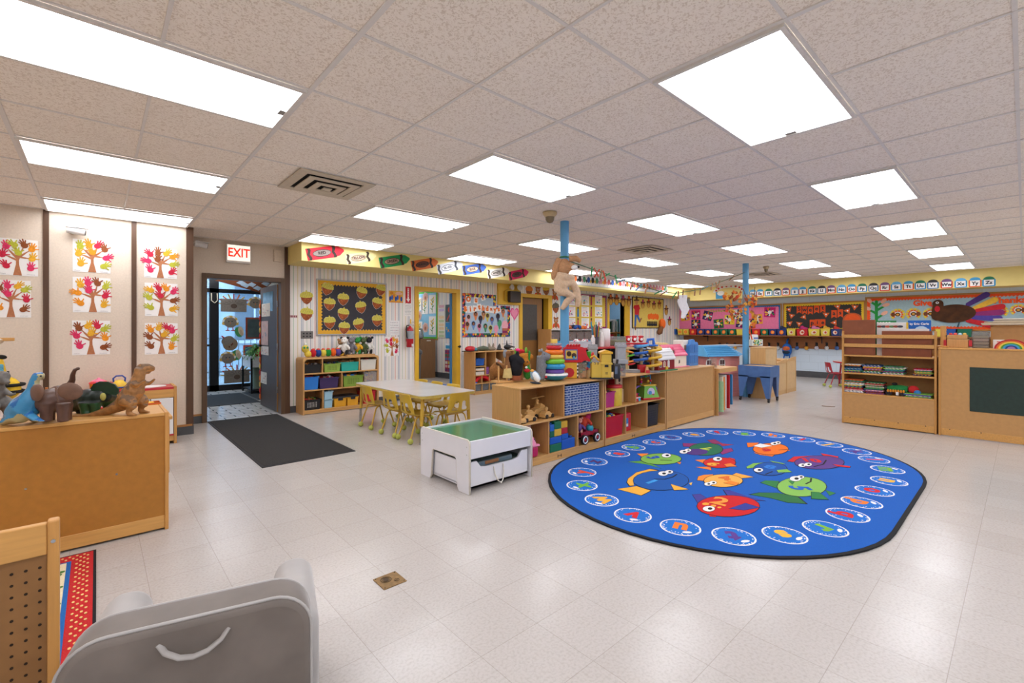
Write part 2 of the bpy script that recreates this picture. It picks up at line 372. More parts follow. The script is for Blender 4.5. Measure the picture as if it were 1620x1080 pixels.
# ================================================================ art helper: cut paper laid in layers on a plane
class Art:
    def __init__(s, mb, o, U=X_, V=Z_, step=.0013):
        s.mb = mb; s.o = Vector(o); s.U = Vector(U); s.V = Vector(V); s.N = s.U.cross(s.V).normalized(); s.st = step; s.k = 0
    def poly(s, pts, m, l=1):
        s.k = (s.k + 1) % 24; s.mb.use(m); s.mb.prism(pts, s.o + s.N*(s.st*(l-1) + s.k*s.st*.038), s.U, s.V, s.st*1.02); return s
    def ell(s, cx, cy, rx, ry, m, l=1, a=0, n=14):
        return s.poly([(cx + rx*x*cos(a) - ry*y*sin(a), cy + rx*x*sin(a) + ry*y*cos(a)) for x, y in circ(n)], m, l)
    def rect(s, x0, x1, y0, y1, m, l=1): return s.poly([(x0, y0), (x1, y0), (x1, y1), (x0, y1)], m, l)
    def cap(s, x0, y0, x1, y1, w0, w1, m, l=1):
        a = math.atan2(y1-y0, x1-x0); p = [(x0 + w0*cos(a + pi/2 + pi*i/5), y0 + w0*sin(a + pi/2 + pi*i/5)) for i in range(6)]
        return s.poly(p + [(x1 + w1*cos(a - pi/2 + pi*i/5), y1 + w1*sin(a - pi/2 + pi*i/5)) for i in range(6)], m, l)
    def line(s, pts, w, m, l=1):
        for i in range(len(pts)-1): s.cap(*pts[i], *pts[i+1], w, w, m, l)
        return s
    def hand(s, cx, cy, r, a, m, l=1):
        s.ell(cx, cy, r*.42, r*.46, m, l, a, 10)
        for k, (da, L) in enumerate(((.62, .8), (.24, 1.0), (-.1, 1.02), (-.45, .85), (-1.25, .78))):
            b = a + pi/2 + da; s.cap(cx + .25*r*cos(b), cy + .25*r*sin(b), cx + r*L*cos(b), cy + r*L*sin(b), r*.1, r*.075, m, l)
        return s
    def text(s, t, size, x, y, m, l=1, bold=0, a=0, align='CENTER'):
        U = s.U*cos(a) + s.V*sin(a); V = s.V*cos(a) - s.U*sin(a)
        s.mb.use(m); s.mb.text(t, size, s.o + s.U*x + s.V*y + s.N*s.st*(l+.45), U, V, s.st*.5, align, bold); return s
    def scallop(s, x0, x1, y0, y1, w, m, l=1, pitch=.05):
        """wavy border frame of width w inside the rectangle"""
        def strip(ax, ay, bx, by, nx, ny):
            L = math.hypot(bx-ax, by-ay); n = max(2, round(L/pitch)); pts = [(ax, ay), (bx, by)]
            for i in range(n, -1, -1):
                t = i/n; pts.append((ax + (bx-ax)*t + nx*w, ay + (by-ay)*t + ny*w))
                if i: t = (i-.5)/n; pts.append((ax + (bx-ax)*t + nx*w*.68, ay + (by-ay)*t + ny*w*.68))
            s.poly(pts, m, l)
        strip(x0, y0, x1, y0, 0, 1); strip(x0, y1, x1, y1, 0, -1); strip(x0, y0, x0, y1, 1, 0); strip(x1, y0, x1, y1, -1, 0); return s
PAPER = M('#f1eeea', .8, .02, 10)
HC = [M(c, .8, .15, 60) for c in ('#c9213f', '#e8921f', '#8d4a22', '#b9b838', '#e3a92b', '#d8315f')]
TRUNK = M('#b5744c', .8, .1, 50)
INK = M('#3a3a40', .8, 0)
def tree_picture(label, c, w, h, seed, tilt=0, group='handprint tree pictures'):
    rd = random.Random(seed); mb = MB(PAPER); a = Art(mb, (0, 0, 0))
    a.rect(-w/2, w/2, -h/2, h/2, PAPER, 1); x = rd.uniform(-.03, .03)*w
    a.poly([(x-.11*w, -h*.49), (x+.11*w, -h*.49), (x+.04*w, -h*.2), (x+.035*w, 0), (x-.035*w, 0), (x-.04*w, -h*.2)], TRUNK, 2)
    tips = [(-.36, .05), (-.3, .27), (-.08, .33), (.16, .33), (.34, .24), (.36, -.02)]
    for k, (tx, ty) in enumerate(tips):
        by = -.08 + .05*(k % 3); a.cap(x, by*h, (tx*.55)*w + x, (ty*.55+by*.3)*h, .036*w, .026*w, TRUNK, 2); a.cap(tx*.55*w + x, (ty*.55+by*.3)*h, tx*w*.9, ty*h*.9, .02*w, .012*w, TRUNK, 2)
    cs = list(range(6)); rd.shuffle(cs)
    spots = tips + [(-.3, -.24), (.3, -.28), (rd.uniform(-.1, .1), .12)]
    for k, (tx, ty) in enumerate(spots):
        a.hand(tx*w*1.02 + rd.uniform(-.02, .02)*w, ty*h*1.02, .225*w, rd.uniform(-.8, .8) + (-.5*tx/.36), HC[cs[k % 6]], 3)
    for k in range(5): a.line([(-.45*w + k*.03*w, -.46*h), (-.43*w + k*.03*w, -.45*h)], .003*w, INK, 2)
    for k in range(7): a.line([(.22*w + k*.03*w, -.465*h), (.24*w + k*.03*w, -.455*h)], .003*w, INK, 2)
    o = solo(mb, 'tree_picture', label, 'picture', c, 0, group); o.rotation_euler = (0, tilt, 0); return o
def pic_at(px0, py0, px1, py1, Y):
    a = P(px0, (py0+py1)/2, Y=Y); b = P(px1, (py0+py1)/2, Y=Y); xm = (px0+px1)/2
    t = P(xm, py0, Y=Y); d = P(xm, py1, Y=Y); return ((a.x+b.x)/2, Y, (t.z+d.z)/2), b.x-a.x, t.z-d.z
YA = YP - .0005
for k, (q, lb) in enumerate((((-4, 378, 60, 436), 'handprint tree painting with crimson hand at top, upper one at left edge'), ((-14, 443, 49, 502), 'handprint tree painting with gold and red hands, lower one at left edge'),
        ((115, 380, 175, 431), 'handprint tree painting under the bullet camera, top of the middle panel'), ((115, 439, 175, 494), 'handprint tree painting in the centre of the middle wall panel'), ((114, 507, 174, 561), 'handprint tree painting lowest on the middle wall panel'),
        ((228, 393, 280, 440), 'handprint tree painting topmost on the panel nearest the exit'), ((229, 448, 281, 500), 'handprint tree painting in the middle of the panel nearest the exit'), ((229, 511, 281, 560), 'handprint tree painting lowest on the panel nearest the exit'))):
    c, w_, h_ = pic_at(*q, YA); tree_picture(lb, c, w_, h_, k+3, random.uniform(-.01, .01))

# ---------------------------------------------------------------- bullet cameras, exit sign, sensor
WHITE = M('#e9e7e4', .35, .02, 10); BLK = M('#18181a', .4, .05, 20); CHROME = M('#b9bcc0', .25, .02, 10, metal=1)
def bullet(name, lb, c, rz):
    t = thing(name, lb, 'camera', c, rz)
    b = MB(WHITE); b.cyl((0, .0, 0), (0, -.025, 0), .045, n=20); b.tube([(0, -.02, 0), (0, -.05, -.01), (.02, -.07, -.02)], .014); b.build('mount', t)
    b = MB(WHITE); b.cyl((-.05, -.075, -.01), (.09, -.09, -.03), .034, n=18); b.box(-.06, .115, -.118, -.048, .012, .02, .004); b.build('housing', t)
    b = MB(BLK); b.cyl((.088, -.0899, -.0298), (.094, -.0905, -.0305), .029, n=18); b.build('lens', t)
bullet('security_camera', 'white bullet security camera above middle tree pictures on panelled wall', P(117, 364, Y=YP), 0)
bullet('security_camera', 'white bullet security camera in the corner by the exit sign', P(307, 385, Y=YW) + Vector((.03, 0, 0)), .2)
c, w_, h_ = pic_at(358, 387, 397, 416, YW - .05)
t = thing('exit_sign', 'lit EXIT sign with red letters above the open door', 'exit sign', (c[0], YW, c[2]))
b = MB(M('#d9d4cc', .4)); b.box(-w_/2, w_/2, -.055, 0, -h_/2, h_/2, .006); b.build('housing', t)
b = MB(M('#f3e9dc', .4, 0, emit=.75)); b.box(-w_/2+.012, w_/2-.012, -.058, -.054, -h_/2+.03, h_/2-.012); b.build('panel', t)
b = MB(M('#e0301c', .4, 0, emit=.7)); b.text('EXIT', .17, (0, -.0595, .008), X_*.78, Z_, .001, bold=.004); b.build('letters', t)
c, w_, h_ = pic_at(433, 395, 446, 414, YW - .03)
t = thing('door_sensor', 'small beige wall sensor box right of the exit sign', 'sensor', (c[0], YW, c[2]))
b = MB(M('#d8c8b4', .5)); b.box(-w_/2, w_/2, -.04, 0, -h_/2, h_/2, .006); b.build('case', t)
b = MB(M('#b9a892', .5));
for k in range(5): b.box(-w_/2+.004, -w_/2+.012, -.0425, -.039, -h_/2+.02+k*.022, -h_/2+.03+k*.022)
b.build('vent_slots', t)

# ---------------------------------------------------------------- left cabinet (its back turned to the room)
MAPLE = wood('#cb9753', 'x'); MAPLZ = wood('#c48e4c', 'z'); MDF = M('#a86f27', .6, .07, 25); MDFB = M('#bd8f58', .6, .05, 25)
CL, CR, CY, CT = -.90, .34, 3.64, .742
def cab(name, lb, x0, x1, y0, y1, h, panel=MDF, shelves=1):
    t = thing(name, lb, 'cabinet', (x0, y0, 0)); W = x1-x0; D = y1-y0
    b = MB(panel); b.box(.02, W-.02, .004, .012, .09, h-.02); b.build('back_panel', t)
    b = MB(MAPLE); b.box(.02, W-.02, 0, D, h-.022, h-.002, .003); b.build('top', t)
    for s_ in (0, 1): b = MB(MAPLZ); b.box(0 if not s_ else W-.02, .02 if not s_ else W, -.004, D, 0, h, .004); b.build('side_panel', t)
    b = MB(MAPLE); b.box(.02, W-.02, .002, .02, .012, .092, .003); b.box(.02, W-.02, D-.02, D, .012, .07); b.build('kick_rail', t)
    b = MB(MAPLE); b.box(.02, W-.02, .013, D-.005, .07, .085)
    for k in range(shelves): z = .07 + (h-.09)*(k+1)/(shelves+1); b.box(.02, W-.02, .013, D-.005, z, z+.018)
    b.build('shelf', t); return t
t = cab('low_cabinet', 'brown backed low cabinet carrying toy dinosaurs, left', CL, CR, CY, 4.06, CT)
b = MB(CHROME)
for px, py in ((184.5, 750), (40.5, 773.5)): p = P(px, py, Y=CY); b.cyl((p.x-CL, .0045, p.z), (p.x-CL, .001, p.z), .006, n=10)
b.build('screw', t)

# ---------------------------------------------------------------- toy animals on it: modelled side-on, x to their right hand edge of the photo
K = .00378; RZD = YAW - pi/2
def pt(px, py, x0, y0, d=0, comp=True, k=K):
    if not comp: return ((px-x0)*k, d, (y0-py)*k)
    D = F_PX*k; return (((px-CXP)*(D+d) - (x0-CXP)*D)/F_PX, d, ((CYP-py)*(D+d) - (CYP-y0)*D)/F_PX)
def animal(name, lb, cat, x0, y0, Z=CT, dy=0):
    return thing(name, lb, cat, P(x0, y0, Z=Z) + Vector((0, dy, 0)), RZD, 'toy animals on the left cabinet')
# tyrannosaur
TR = M('#9a6b3c', .45, .25, 45, bump=.25); TR2 = M('#6d5138', .5, .2, 40, bump=.3); TR3 = M('#bb7d3d', .5, .1, 40)
t = animal('toy_dinosaur', 'orange brown toy tyrannosaur standing upright, long tail toward triceratops', 'toy dinosaur', 216, 655)
q = lambda x, y, d=0: pt(x, y, 216, 655, d, False)
b = MB(TR); b.use(TR2); b.use(TR3)
b.tube([q(222, 579, .0), q(221, 588), q(218, 600), q(213, 614), q(204, 628), q(190, 640), q(172, 649, -.02), q(152, 654.5, -.05), q(132, 655, -.07), q(128, 654.5, -.07)], [.028, .031, .036, .055, .06, .042, .026, .015, .008, .005], 12)
b.tube([q(221, 580), q(224, 580, .05), q(226, 583, .085)], [.03, .027, .018], 10); b.tube([q(222, 585, .01), q(225, 588, .06)], [.02, .012], 8)
for s_ in (-1, 1):
    b.tube([q(205, 630, .035*s_), q(216, 634, .045*s_), q(221, 639, .045*s_)], [.045, .036, .026], 10)
    b.tube([q(221, 639, .045*s_), q(213, 646, .045*s_), q(212, 652, .045*s_)], [.024, .016, .014], 8)
    b.tube([q(211, 653, .045*s_), q(220, 653.5, .045*s_), q(227, 654, .045*s_)], [.013, .012, .007], 8)
    b.tube([q(222, 654, .045*s_), q(226, 654.4, .062*s_)], [.008, .005], 6)
    b.tube([q(218, 605, .03*s_), q(228, 606, .045*s_), q(234, 602, .04*s_), q(239, 598, .035*s_)], [.02, .013, .009, .008], 8)
def pn(c, n):
    f = math.sin(c.x*160 + c.z*40)*.5 + math.sin(c.z*210 - c.x*30)*.3
    return 1 if n.z > .35 + .3*f and c.z > .05 else (2 if n.z < -.4 and c.z > .06 else 0)
blob(b, .0065, 3, pn).build('body', t)
e = MB(BLK)
for s_ in (-1, 1): e.ell((.031 + .014*s_, .045, .285), .005)
e.build('eye', t)
# triceratops
GR = M('#232d26', .4, .25, 30, bump=.2); GR2 = M('#2c5230', .4, .15, 30); GRY = M('#b9b25c', .5, .1, 30); GRD = M('#272b2d', .4, .1, 30)
t = animal('toy_dinosaur', 'dark green toy triceratops with yellow spot between elephant and tyrannosaur', 'toy dinosaur', 148, 655.5)
q = lambda x, y, d=0: pt(x, y-4.5, 148, 655.5, d+.03)
b = MB(GR); b.use(GR2); b.use(GRD)
b.ell(q(142, 634), (.085, .062, .062)); b.ell(q(158, 631), (.06, .052, .055)); b.tube([q(128, 636), q(115, 646), q(104, 655), q(97, 659)], [.055, .034, .017, .006], 10)
b.tube([q(165, 630), q(176, 632, .05), q(180, 640, .1)], [.045, .035, .015], 10)
for x, d in ((126, .035), (150, -.04), (133, -.05), (172, .04)):
    b.tube([q(x, 640, d), q(x+1, 650, d), q(x+1, 658, d)], [.036, .026, .022], 8); b.ell(q(x+3, 658, d), (.028, .024, .012))
blob(b, .0065, 3, lambda c, n: 1 if c.z < .075 and c.x > -.05 else (2 if n.z > .7 else 0)).build('body', t)
b = MB(M('#1c3521', .45, .15, 40)); pts = []
for i in range(15): a_ = R(-20 + 225*i/14); pts.append((.07*cos(a_)*(1 + .06*(i % 2)), .05*sin(a_)*(1 + .06*(i % 2))))
b.prism(pts, q(166, 620, -.02), (.93, .25, -.28), (.3, .1, .95), -.014); b.build('frill', t)
b = MB(GRY); b.ell(q(163.5, 631, -.046), (.018, .008, .024)); b.build('spot', t)
b = MB(M('#c7bd95', .4)); b.tube([q(174, 625, .06), q(182, 617, .12)], [.007, .001]); b.tube([q(176, 627, .08), q(185, 621, .13)], [.007, .001]); b.build('horn', t)
b = MB(GR2)
for i in range(9): b.ell(q(101 + 4*i, 654 - 2.6*i if i < 5 else 645 - 3.2*(i-4), -.012 - .002*i), .006, n=6, m=4)
b.build('spine_bump', t)
# elephant
EL = M('#5b3f33', .4, .2, 22, bump=.15); EL2 = M('#6f5040', .45, .15, 30)
t = animal('toy_elephant', 'brown toy elephant with big ears and raised trunk', 'toy elephant', 86, 670, dy=.02)
q = lambda x, y, d=0: pt(x, y, 86, 670, d)
b = MB(EL); b.ell(q(84, 636, .03), (.07, .1, .07)); b.ell(q(91, 627, .13), (.05, .05, .052))
for x, d in ((74, -.03), (99, -.03), (78, .1), (103, .1)): b.tube([q(x, 640, d), q(x, 655, d), q(x, 668, d)], [.034, .028, .027], 10)
b.tube([q(94, 628, .16), q(106, 618, .18), q(112.5, 606, .17), q(113, 598, .15), q(116, 591, .14), q(123, 588, .14)], [.03, .022, .016, .013, .011, .010], 10)
blob(b, .0065, 4).build('body', t)
for s_, cx, cy in ((-1, 63, 625), (1, 109, 623)):
    b = MB(EL2); b.ell(q(cx - (3 if s_ < 0 else 0), cy, -.08), (.058, .013, .047), (0, .25*s_, .3*s_)); b.build('ear', t)
b = MB(EL2); b.tube([q(88, 617, -.058), q(88.5, 628, -.076), q(92, 640, -.076)], [.005, .004, .003]); b.build('tail', t)
b = MB(M('#d9cdb4', .4)); b.tube([q(104, 634, .15), q(108, 640, .17)], [.007, .004]); b.build('tusk', t)
# plesiosaur
BL = M('#3f87b3', .18, .15, 14); BL2 = M('#2a67a6', .2, .1, 14); BL3 = M('#b9b186', .3, .05, 20)
t = animal('toy_dinosaur', 'glossy blue long necked toy dinosaur left of the elephant', 'toy dinosaur', 34, 672, dy=.0)
q = lambda x, y, d=0: pt(x, y, 34, 672, d)
b = MB(BL); b.use(BL2); b.use(BL3)
b.tube([q(4, 670), q(16, 664), q(28, 656), q(40, 646), q(47, 634), q(51, 620), q(53, 607), q(57, 600), q(61, 600, .02), q(63, 604, .05)], [.012, .03, .06, .07, .05, .028, .021, .023, .021, .014], 12)
b.tube([q(20, 660, -.04), q(8, 667, -.05), q(-4, 670, -.06)], [.028, .022, .006], 8, flat=.5)
b.tube([q(44, 656, -.04), q(56, 664, -.05), q(67, 667, -.05)], [.028, .022, .008], 8, flat=.5)
b.tube([q(44, 656, .05), q(54, 664, .1), q(62, 668, .13)], [.026, .02, .008], 8)
blob(b, .0065, 3, lambda c, n: 2 if n.z < -.45 or (c.z > .2 and n.x > .7) else (1 if n.z > .3 and math.sin(c.x*90) > .2 else 0)).build('body', t)
e = MB(BLK); e.ell(q(62, 601, -.012), .005); e.build('eye', t)
# grey dinosaur cut by the frame
GD = M('#75706a', .5, .25, 40, bump=.2)
t = animal('toy_dinosaur', 'grey olive toy dinosaur at the far left frame edge', 'toy dinosaur', -12, 668, dy=.02)
q = lambda x, y, d=0: pt(x, y, -12, 668, d, False)
b = MB(GD); b.tube([q(8, 600), q(-1, 600), q(-7, 608), q(-12, 622), q(-20, 640), q(-36, 655), q(-60, 664)], [.028, .04, .036, .05, .06, .03, .008], 12)
b.tube([q(4, 606), q(12, 610)], [.02, .012], 8)
for s_ in (-1, 1):
    b.tube([q(-14, 640, .04*s_), q(0, 646, .04*s_), q(-2, 656, .04*s_), q(2, 664, .04*s_), q(9, 666, .04*s_)], [.05, .036, .02, .016, .01], 8); b.tube([q(-7, 620, .03*s_), q(4, 629, .04*s_), q(11, 627, .04*s_)], [.018, .012, .008], 8)
blob(b, .007, 3).build('body', t)
e = MB(BLK)
for s_ in (-1, 1): e.ell(q(1, 594, .033*s_), .006)
e.build('eye', t)

# ---------------------------------------------------------------- play kitchen against the panelled wall
RED = M('#c02a36', .3, .04, 10); WDOOR = M('#e4e1de', .3, .02, 10)
KX0, KX1, KY0, KY1, KH = -.14, .665, 6.32, 6.72, .635
t = thing('play_kitchen', 'wooden play kitchen with red counter and white doors', 'play kitchen', (KX0, KY0, 0)); W = KX1-KX0; D = KY1-KY0
for x in (0, W*.42, W-.028): b = MB(MAPLZ); b.box(x, x+.028, 0, D, 0, KH, .004); b.build('side_panel', t)
b = MB(RED); b.box(.028, W*.42, .012, D-.01, KH-.03, KH-.008); b.box(W*.42+.028, W-.028, .012, D-.01, KH-.03, KH-.008, .002); b.build('countertop', t)
b = MB(MAPLE); b.box(.028, W-.028, .006, .022, KH-.12, KH-.03); b.build('rail', t); b = MB(MAPLE); b.box(.028, W-.028, .01, D-.02, .03, .09); b.build('base', t)
b = MB(WHITE); b.lathe([(.0, -.006), (.10, -.005), (.13, .001), (.145, .004), (.15, .001)], 28, (0, 0, 0)); o = b.build('sink', t); o.location = (W*.72, D*.5, KH-.006); o.scale = (1, .8, 1)
xd = W*.42+.03; wd = (W-.03-xd)/2
for k in range(2):
    b = MB(WDOOR); b.box(xd+wd*k+.004, xd+wd*(k+1)-.004, -.006, .01, .11, KH-.125, .003); d = b.build('door', t)
    b = MB(CHROME); xx = xd+wd-.02 if not k else xd+wd+.02; b.cyl((xx, -.006, .4), (xx, -.02, .4), .008, n=10); b.build('knob', d)
b = MB(RED); b.box(xd, W-.03, -.004, .01, .092, .108); b.build('red_trim', t)
b = MB(WDOOR); b.box(.034, W*.42-.006, -.006, .01, .11, KH-.125, .003); d = b.build('oven_door', t)
b = MB(RED); b.box(.06, W*.42-.03, -.02, -.006, .45, .47); b.build('handle', d)
b = MB(BLK)
for k in range(2): b.torus((.10+.14*k, D*.5, KH-.007), .045, .006, 18, 6)
b.build('burner', t)
def kz(px, py): return P(px, py, Z=KH-.006)
t = thing('toy_pot', 'orange toy cooking pot with pink lid on the play kitchen', 'toy pot', kz(152, 616) + Vector((.02, .02, .002)))
b = MB(M('#eb9a2a', .3)); b.lathe([(.055, 0), (.07, .01), (.075, .06), (.078, .062)], 22); b.build('pan', t)
b = MB(M('#d8343c', .3)); b.lathe([(.08, .062), (.078, .072), (.06, .085)], 22); b.build('rim', t); b = MB(M('#e77a98', .3)); b.lathe([(.06, .084), (.04, .1), (.012, .108), (.012, .12), (0, .122)], 18); b.build('lid', t)
b = MB(M('#2f56b5', .3)); b.box(-.02, .03, -.09, -.06, .055, .08, .004); b.build('handle', t)
t = thing('toy_kettle', 'yellow toy kettle with arched blue handle', 'toy kettle', kz(185, 615) + Vector((.02, .02, .002)))
b = MB(M('#e8c03a', .3)); b.lathe([(.06, 0), (.068, .01), (.062, .05), (.035, .085), (.012, .092), (0, .095)], 22); b.build('kettle_body', t)
b = MB(M('#23479b', .3)); b.tube([(-.045, 0, .07), (-.05, 0, .11), (-.025, 0, .135), (.025, 0, .135), (.05, 0, .11), (.045, 0, .07)], .008); b.lathe([(.07, .008), (.073, .014), (.069, .022)], 22); b.build('handle', t)
b = MB(M('#cc2f36', .3)); b.tube([(-.055, 0, .05), (-.08, 0, .075)], [.016, .01]); b.build('spout', t)
b = MB(wood('#c99a5e', 'z')); b.box(-.03, .03, -.03, .03, 0, .055, .003); solo(b, 'wooden_block', 'small wooden block standing by the play sink', 'block', kz(246, 606) + Vector((0, .1, .002)))
for lb, c, px in (('small blue toy cup on the play kitchen counter', '#2d4b8f', 253), ('small red toy cup beside the tyrannosaur hand', '#b52b35', 239)):
    b = MB(M(c, .3)); b.lathe([(.014, 0), (.02, .03), (.018, .03), (.012, .004), (0, .003)], 14); solo(b, 'toy_cup', lb, 'toy cup', kz(px, 606) + Vector((0, .1, .002)))
# low play table with food baskets, mostly behind the cabinet
t = thing('play_table', 'low wooden play table hidden behind the dinosaur cabinet', 'table', (-.35, 5.05, 0))
b = MB(MAPLE); b.box(0, .85, 0, .5, .47, .50, .006); b.build('tabletop', t)
for x in (.04, .81):
    for y in (.04, .46): b = MB(MAPLZ); b.box(x-.02, x+.02, y-.02, y+.02, 0, .47); b.build('leg', t)
def basket(name, lb, p, c1, c2, w=.16, d=.11, h=.05):
    t = thing(name, lb, 'basket', p); b = MB(M(c1, .35))
    b.add([(-w*.42, -d*.42, 0), (w*.42, -d*.42, 0), (w*.42, d*.42, 0), (-w*.42, d*.42, 0), (-w/2, -d/2, h), (w/2, -d/2, h), (w/2, d/2, h), (-w/2, d/2, h)], [(0, 3, 2, 1), (0, 1, 5, 4), (1, 2, 6, 5), (2, 3, 7, 6), (3, 0, 4, 7)]); b.build('tray', t)
    b = MB(M(c2, .35)); b.tube([(-w/2, -d/2, h), (w/2, -d/2, h), (w/2, d/2, h), (-w/2, d/2, h)], .008, 6, True); b.build('rim', t)
    b = MB(M('#e8b22a', .35)); b.ell((0, 0, h), (.04, .03, .018)); b.ell((.03, 0, h), (.03, .03, .016)); b.build('toy_food', t); return t
p0 = Vector((.33, 5.30, .5)); basket('toy_basket', 'yellow toy food basket behind the tyrannosaur legs', p0, '#e9a52b', '#d9622a', .2, .14, .1)
b = basket('toy_basket', 'orange toy food basket behind the tyrannosaur tail', Vector((.08, 5.22, .5)), '#e8902a', '#d8362e', .2, .14, .09)
b = MB(M('#c02c5a', .35)); b.box(-.08, .08, -.05, .05, 0, .06, .01); solo(b, 'toy_box', 'magenta toy box behind the elephant legs', 'toy box', (-.17, 5.15, .5))

# ---------------------------------------------------------------- dress-up clothes on a stand
t = thing('dress_up_rack', 'wooden dress-up rack holding costumes at the left edge', 'clothes rack', (-.86, 6.2, 0))
b = MB(MAPLZ); b.box(-.02, .02, -.02, .02, 0, 1.25, .004); b.build('post', t)
b = MB(MAPLE); b.box(-.35, .2, -.018, .018, .92, .95, .004); b.box(-.25, .3, -.018, .018, 1.16, 1.19, .004); b.build('crossbar', t)
for x in (.0, .12): b = MB(MAPLE); b.cyl((x, -.018, .935), (x, -.07, .945), .009, n=8); b.build('peg', t)
b = MB(MAPLE); b.box(-.25, .25, -.03, .03, 0, .04); b.box(-.03, .03, -.25, .25, 0, .04); b.build('foot', t)
CLOTH = M('#ddb531', .9, .15, 25); CB = M('#191712', .9, .1, 30)
t = thing('bee_costume', 'yellow plush bee costume with black stripes hanging at left', 'costume', (-.66, 6.16, .58), RZD)
b = MB(CLOTH); b.tube([(-.1, 0, .1), (-.08, 0, .32), (-.06, 0, .45)], [.12, .11, .07], 12); b.ell((.08, -.02, .16), (.13, .09, .11)); b.tube([(-.06, -.04, .42), (.03, -.05, .28), (.08, -.04, .16)], [.06, .05, .05], 10)
blob(b, .012, 4).build('costume_body', t)
b = MB(CB)
for z in (.13, .19): b.torus((.085, -.02, z), .118, .016, 20, 8, sz=.9)
b.torus((-.02, -.045, .33), .062, .013, 16, 8, (0, 1.0, 0)); b.build('stripe', t)
b = MB(CB); b.ell((.07, -.03, .44), (.045, .018, .02), (0, .1, 0)); b.build('antenna', t); b = MB(M('#d9d5d8', .9)); b.ell((.06, -.07, .3), (.055, .02, .025), (0, .4, 0)); b.build('wing', t)
b = MB(M('#d99a56', .9)); b.ell((.12, -.09, .06), (.04, .03, .035)); b.build('glove', t)
t = thing('white_dress', 'white dress-up gown with pink smudges under bee costume', 'costume', (-.68, 6.2, .12), RZD)
b = MB(M('#e6d5cc', .9, .1, 18, bump=.3)); pr = []
b.lathe([(.17, 0), (.13, .2), (.09, .35), (.05, .44), (.05, .47)], 24)
for i, v in enumerate(b.v): b.v[i] = Vector((v.x*(1 + .1*sin(9*math.atan2(v.y, v.x))), v.y*.55, v.z))
b.build('gown', t); b = MB(M('#c9694f', .9, .2)); b.ell((.02, -.075, .25), (.014, .012, .03), (0, .4, 0)); b.ell((.05, -.055, .36), (.012, .012, .015)); b.build('pink_bow', t)
t = thing('white_bonnet', 'white bonnet with a black feather atop the rack', 'hat', (-.72, 6.2, 1.16), RZD)
b = MB(M('#e8e2d8', .9, .06)); b.lathe([(.0, .06), (.035, .05), (.05, .02), (.085, -.02), (.09, -.03)], 20); o = b.build('brim', t); o.rotation_euler = (0, -.5, 0); b = MB(CB); b.ell((.0, -.02, .075), (.05, .02, .02), (0, -.6, 0)); b.build('feather', t)
b = MB(M('#5d9fb8', .9, .3, 60)); b.box(-.05, .05, -.03, .03, 0, .16, .01); solo(b, 'blue_vest', 'blue patterned dress-up vest at the far left edge', 'costume', P(0, 590, Y=6.1) + Vector((-.03, 0, -.08)), RZD)
b = MB(wood('#b8703a', 'z'))
for x in (-.04, .0, .04): b.cyl((x, 0, 0), (x, 0, .3), .009, n=8)
b.box(-.06, .06, -.015, .015, .2, .22); b.box(-.06, .06, -.015, .015, 0, .02); solo(b, 'toy_rack', 'small red and wood toy rack behind blue dinosaur neck', 'toy', Vector((-.33, 5.3, .5)), RZD)

# ---------------------------------------------------------------- pegboard cabinet in the near left corner
PEG = M('#8a6136', .6, .08, 20); HOLE = M('#2a1c10', .9, 0); PX, PY, PH = -.075, 1.755, .752
t = thing('pegboard_divider', 'wooden framed pegboard divider with rows of holes, bottom left corner', 'room divider', (PX-.9, PY, 0))
b = MB(PEG); b.box(.01, .89, .006, .014, .05, PH-.03); b.use(HOLE)
for i in range(32):
    for j in range(20):
        x = .862 - i*.0258; z = PH - .122 - j*.0305
        if z > .07: b.cyl((x, .0062, z), (x, .0052, z), .0037, n=8, smooth=False)
b.build('pegboard', t)
for x in (0, .876): b = MB(MAPLZ); b.box(x, x+.024, -.004, .03, 0, PH, .005); b.build('post', t)
b = MB(MAPLE); b.box(.024, .876, 0, .022, PH-.09, PH-.006, .003); b.build('top_rail', t); b = MB(MAPLE); b.box(.024, .876, 0, .022, .03, .09, .003); b.build('bottom_rail', t)
for x in (.0, .876): b = MB(MAPLZ); b.box(x, x+.024, -.12, -.004, 0, .04, .004); b.build('foot', t)
b = MB(CHROME); b.cyl((.888, -.004, PH-.055), (.888, -.007, PH-.055), .005, n=10); b.build('screw', t)

# ---------------------------------------------------------------- polka-dot rug at left
ra = P(153, 870, Z=0); rb = P(151, 975, Z=0); rx = (ra.x + rb.x)/2 + .0; W, L = 1.2, 1.72; t0 = Vector((rx-W, ra.y-L, 0))
RR = M('#c02224', .95, .12, 150, bump=.3); RY = M('#e8c07a', .95, .1, 150); RBLU = M('#1d62a8', .95, .1, 150); RBE = M('#e5d6b0', .95, .1, 150); RBK = M('#17171a', .95, .1, 150); RG = M('#4c7a35', .95, .15, 120); RGD = M('#2a4f2a', .95, .1, 100)
mb = MB(RBK); a = Art(mb, t0, X_, Y_, .002); mb.box(t0.x, t0.x+W, t0.y, t0.y+L, 0, .006)
a.o = t0 + Vector((0, 0, .005)); a.rect(.012, W-.012, .012, L-.012, RR, 1); a.rect(.10, W-.10, .10, L-.10, RBLU, 2); a.rect(.118, W-.118, .118, L-.118, RBE, 3)
for i in range(40):
    for j in range(58):
        x = .03 + i*.0295 + (j % 2)*.0147; y = .03 + j*.0295
        if x < W-.03 and y < L-.03 and not (.09 < x < W-.09 and .09 < y < L-.09): a.ell(x, y, .0055, .0085, RY, 2, 0, 6)
rd = random.Random(4)
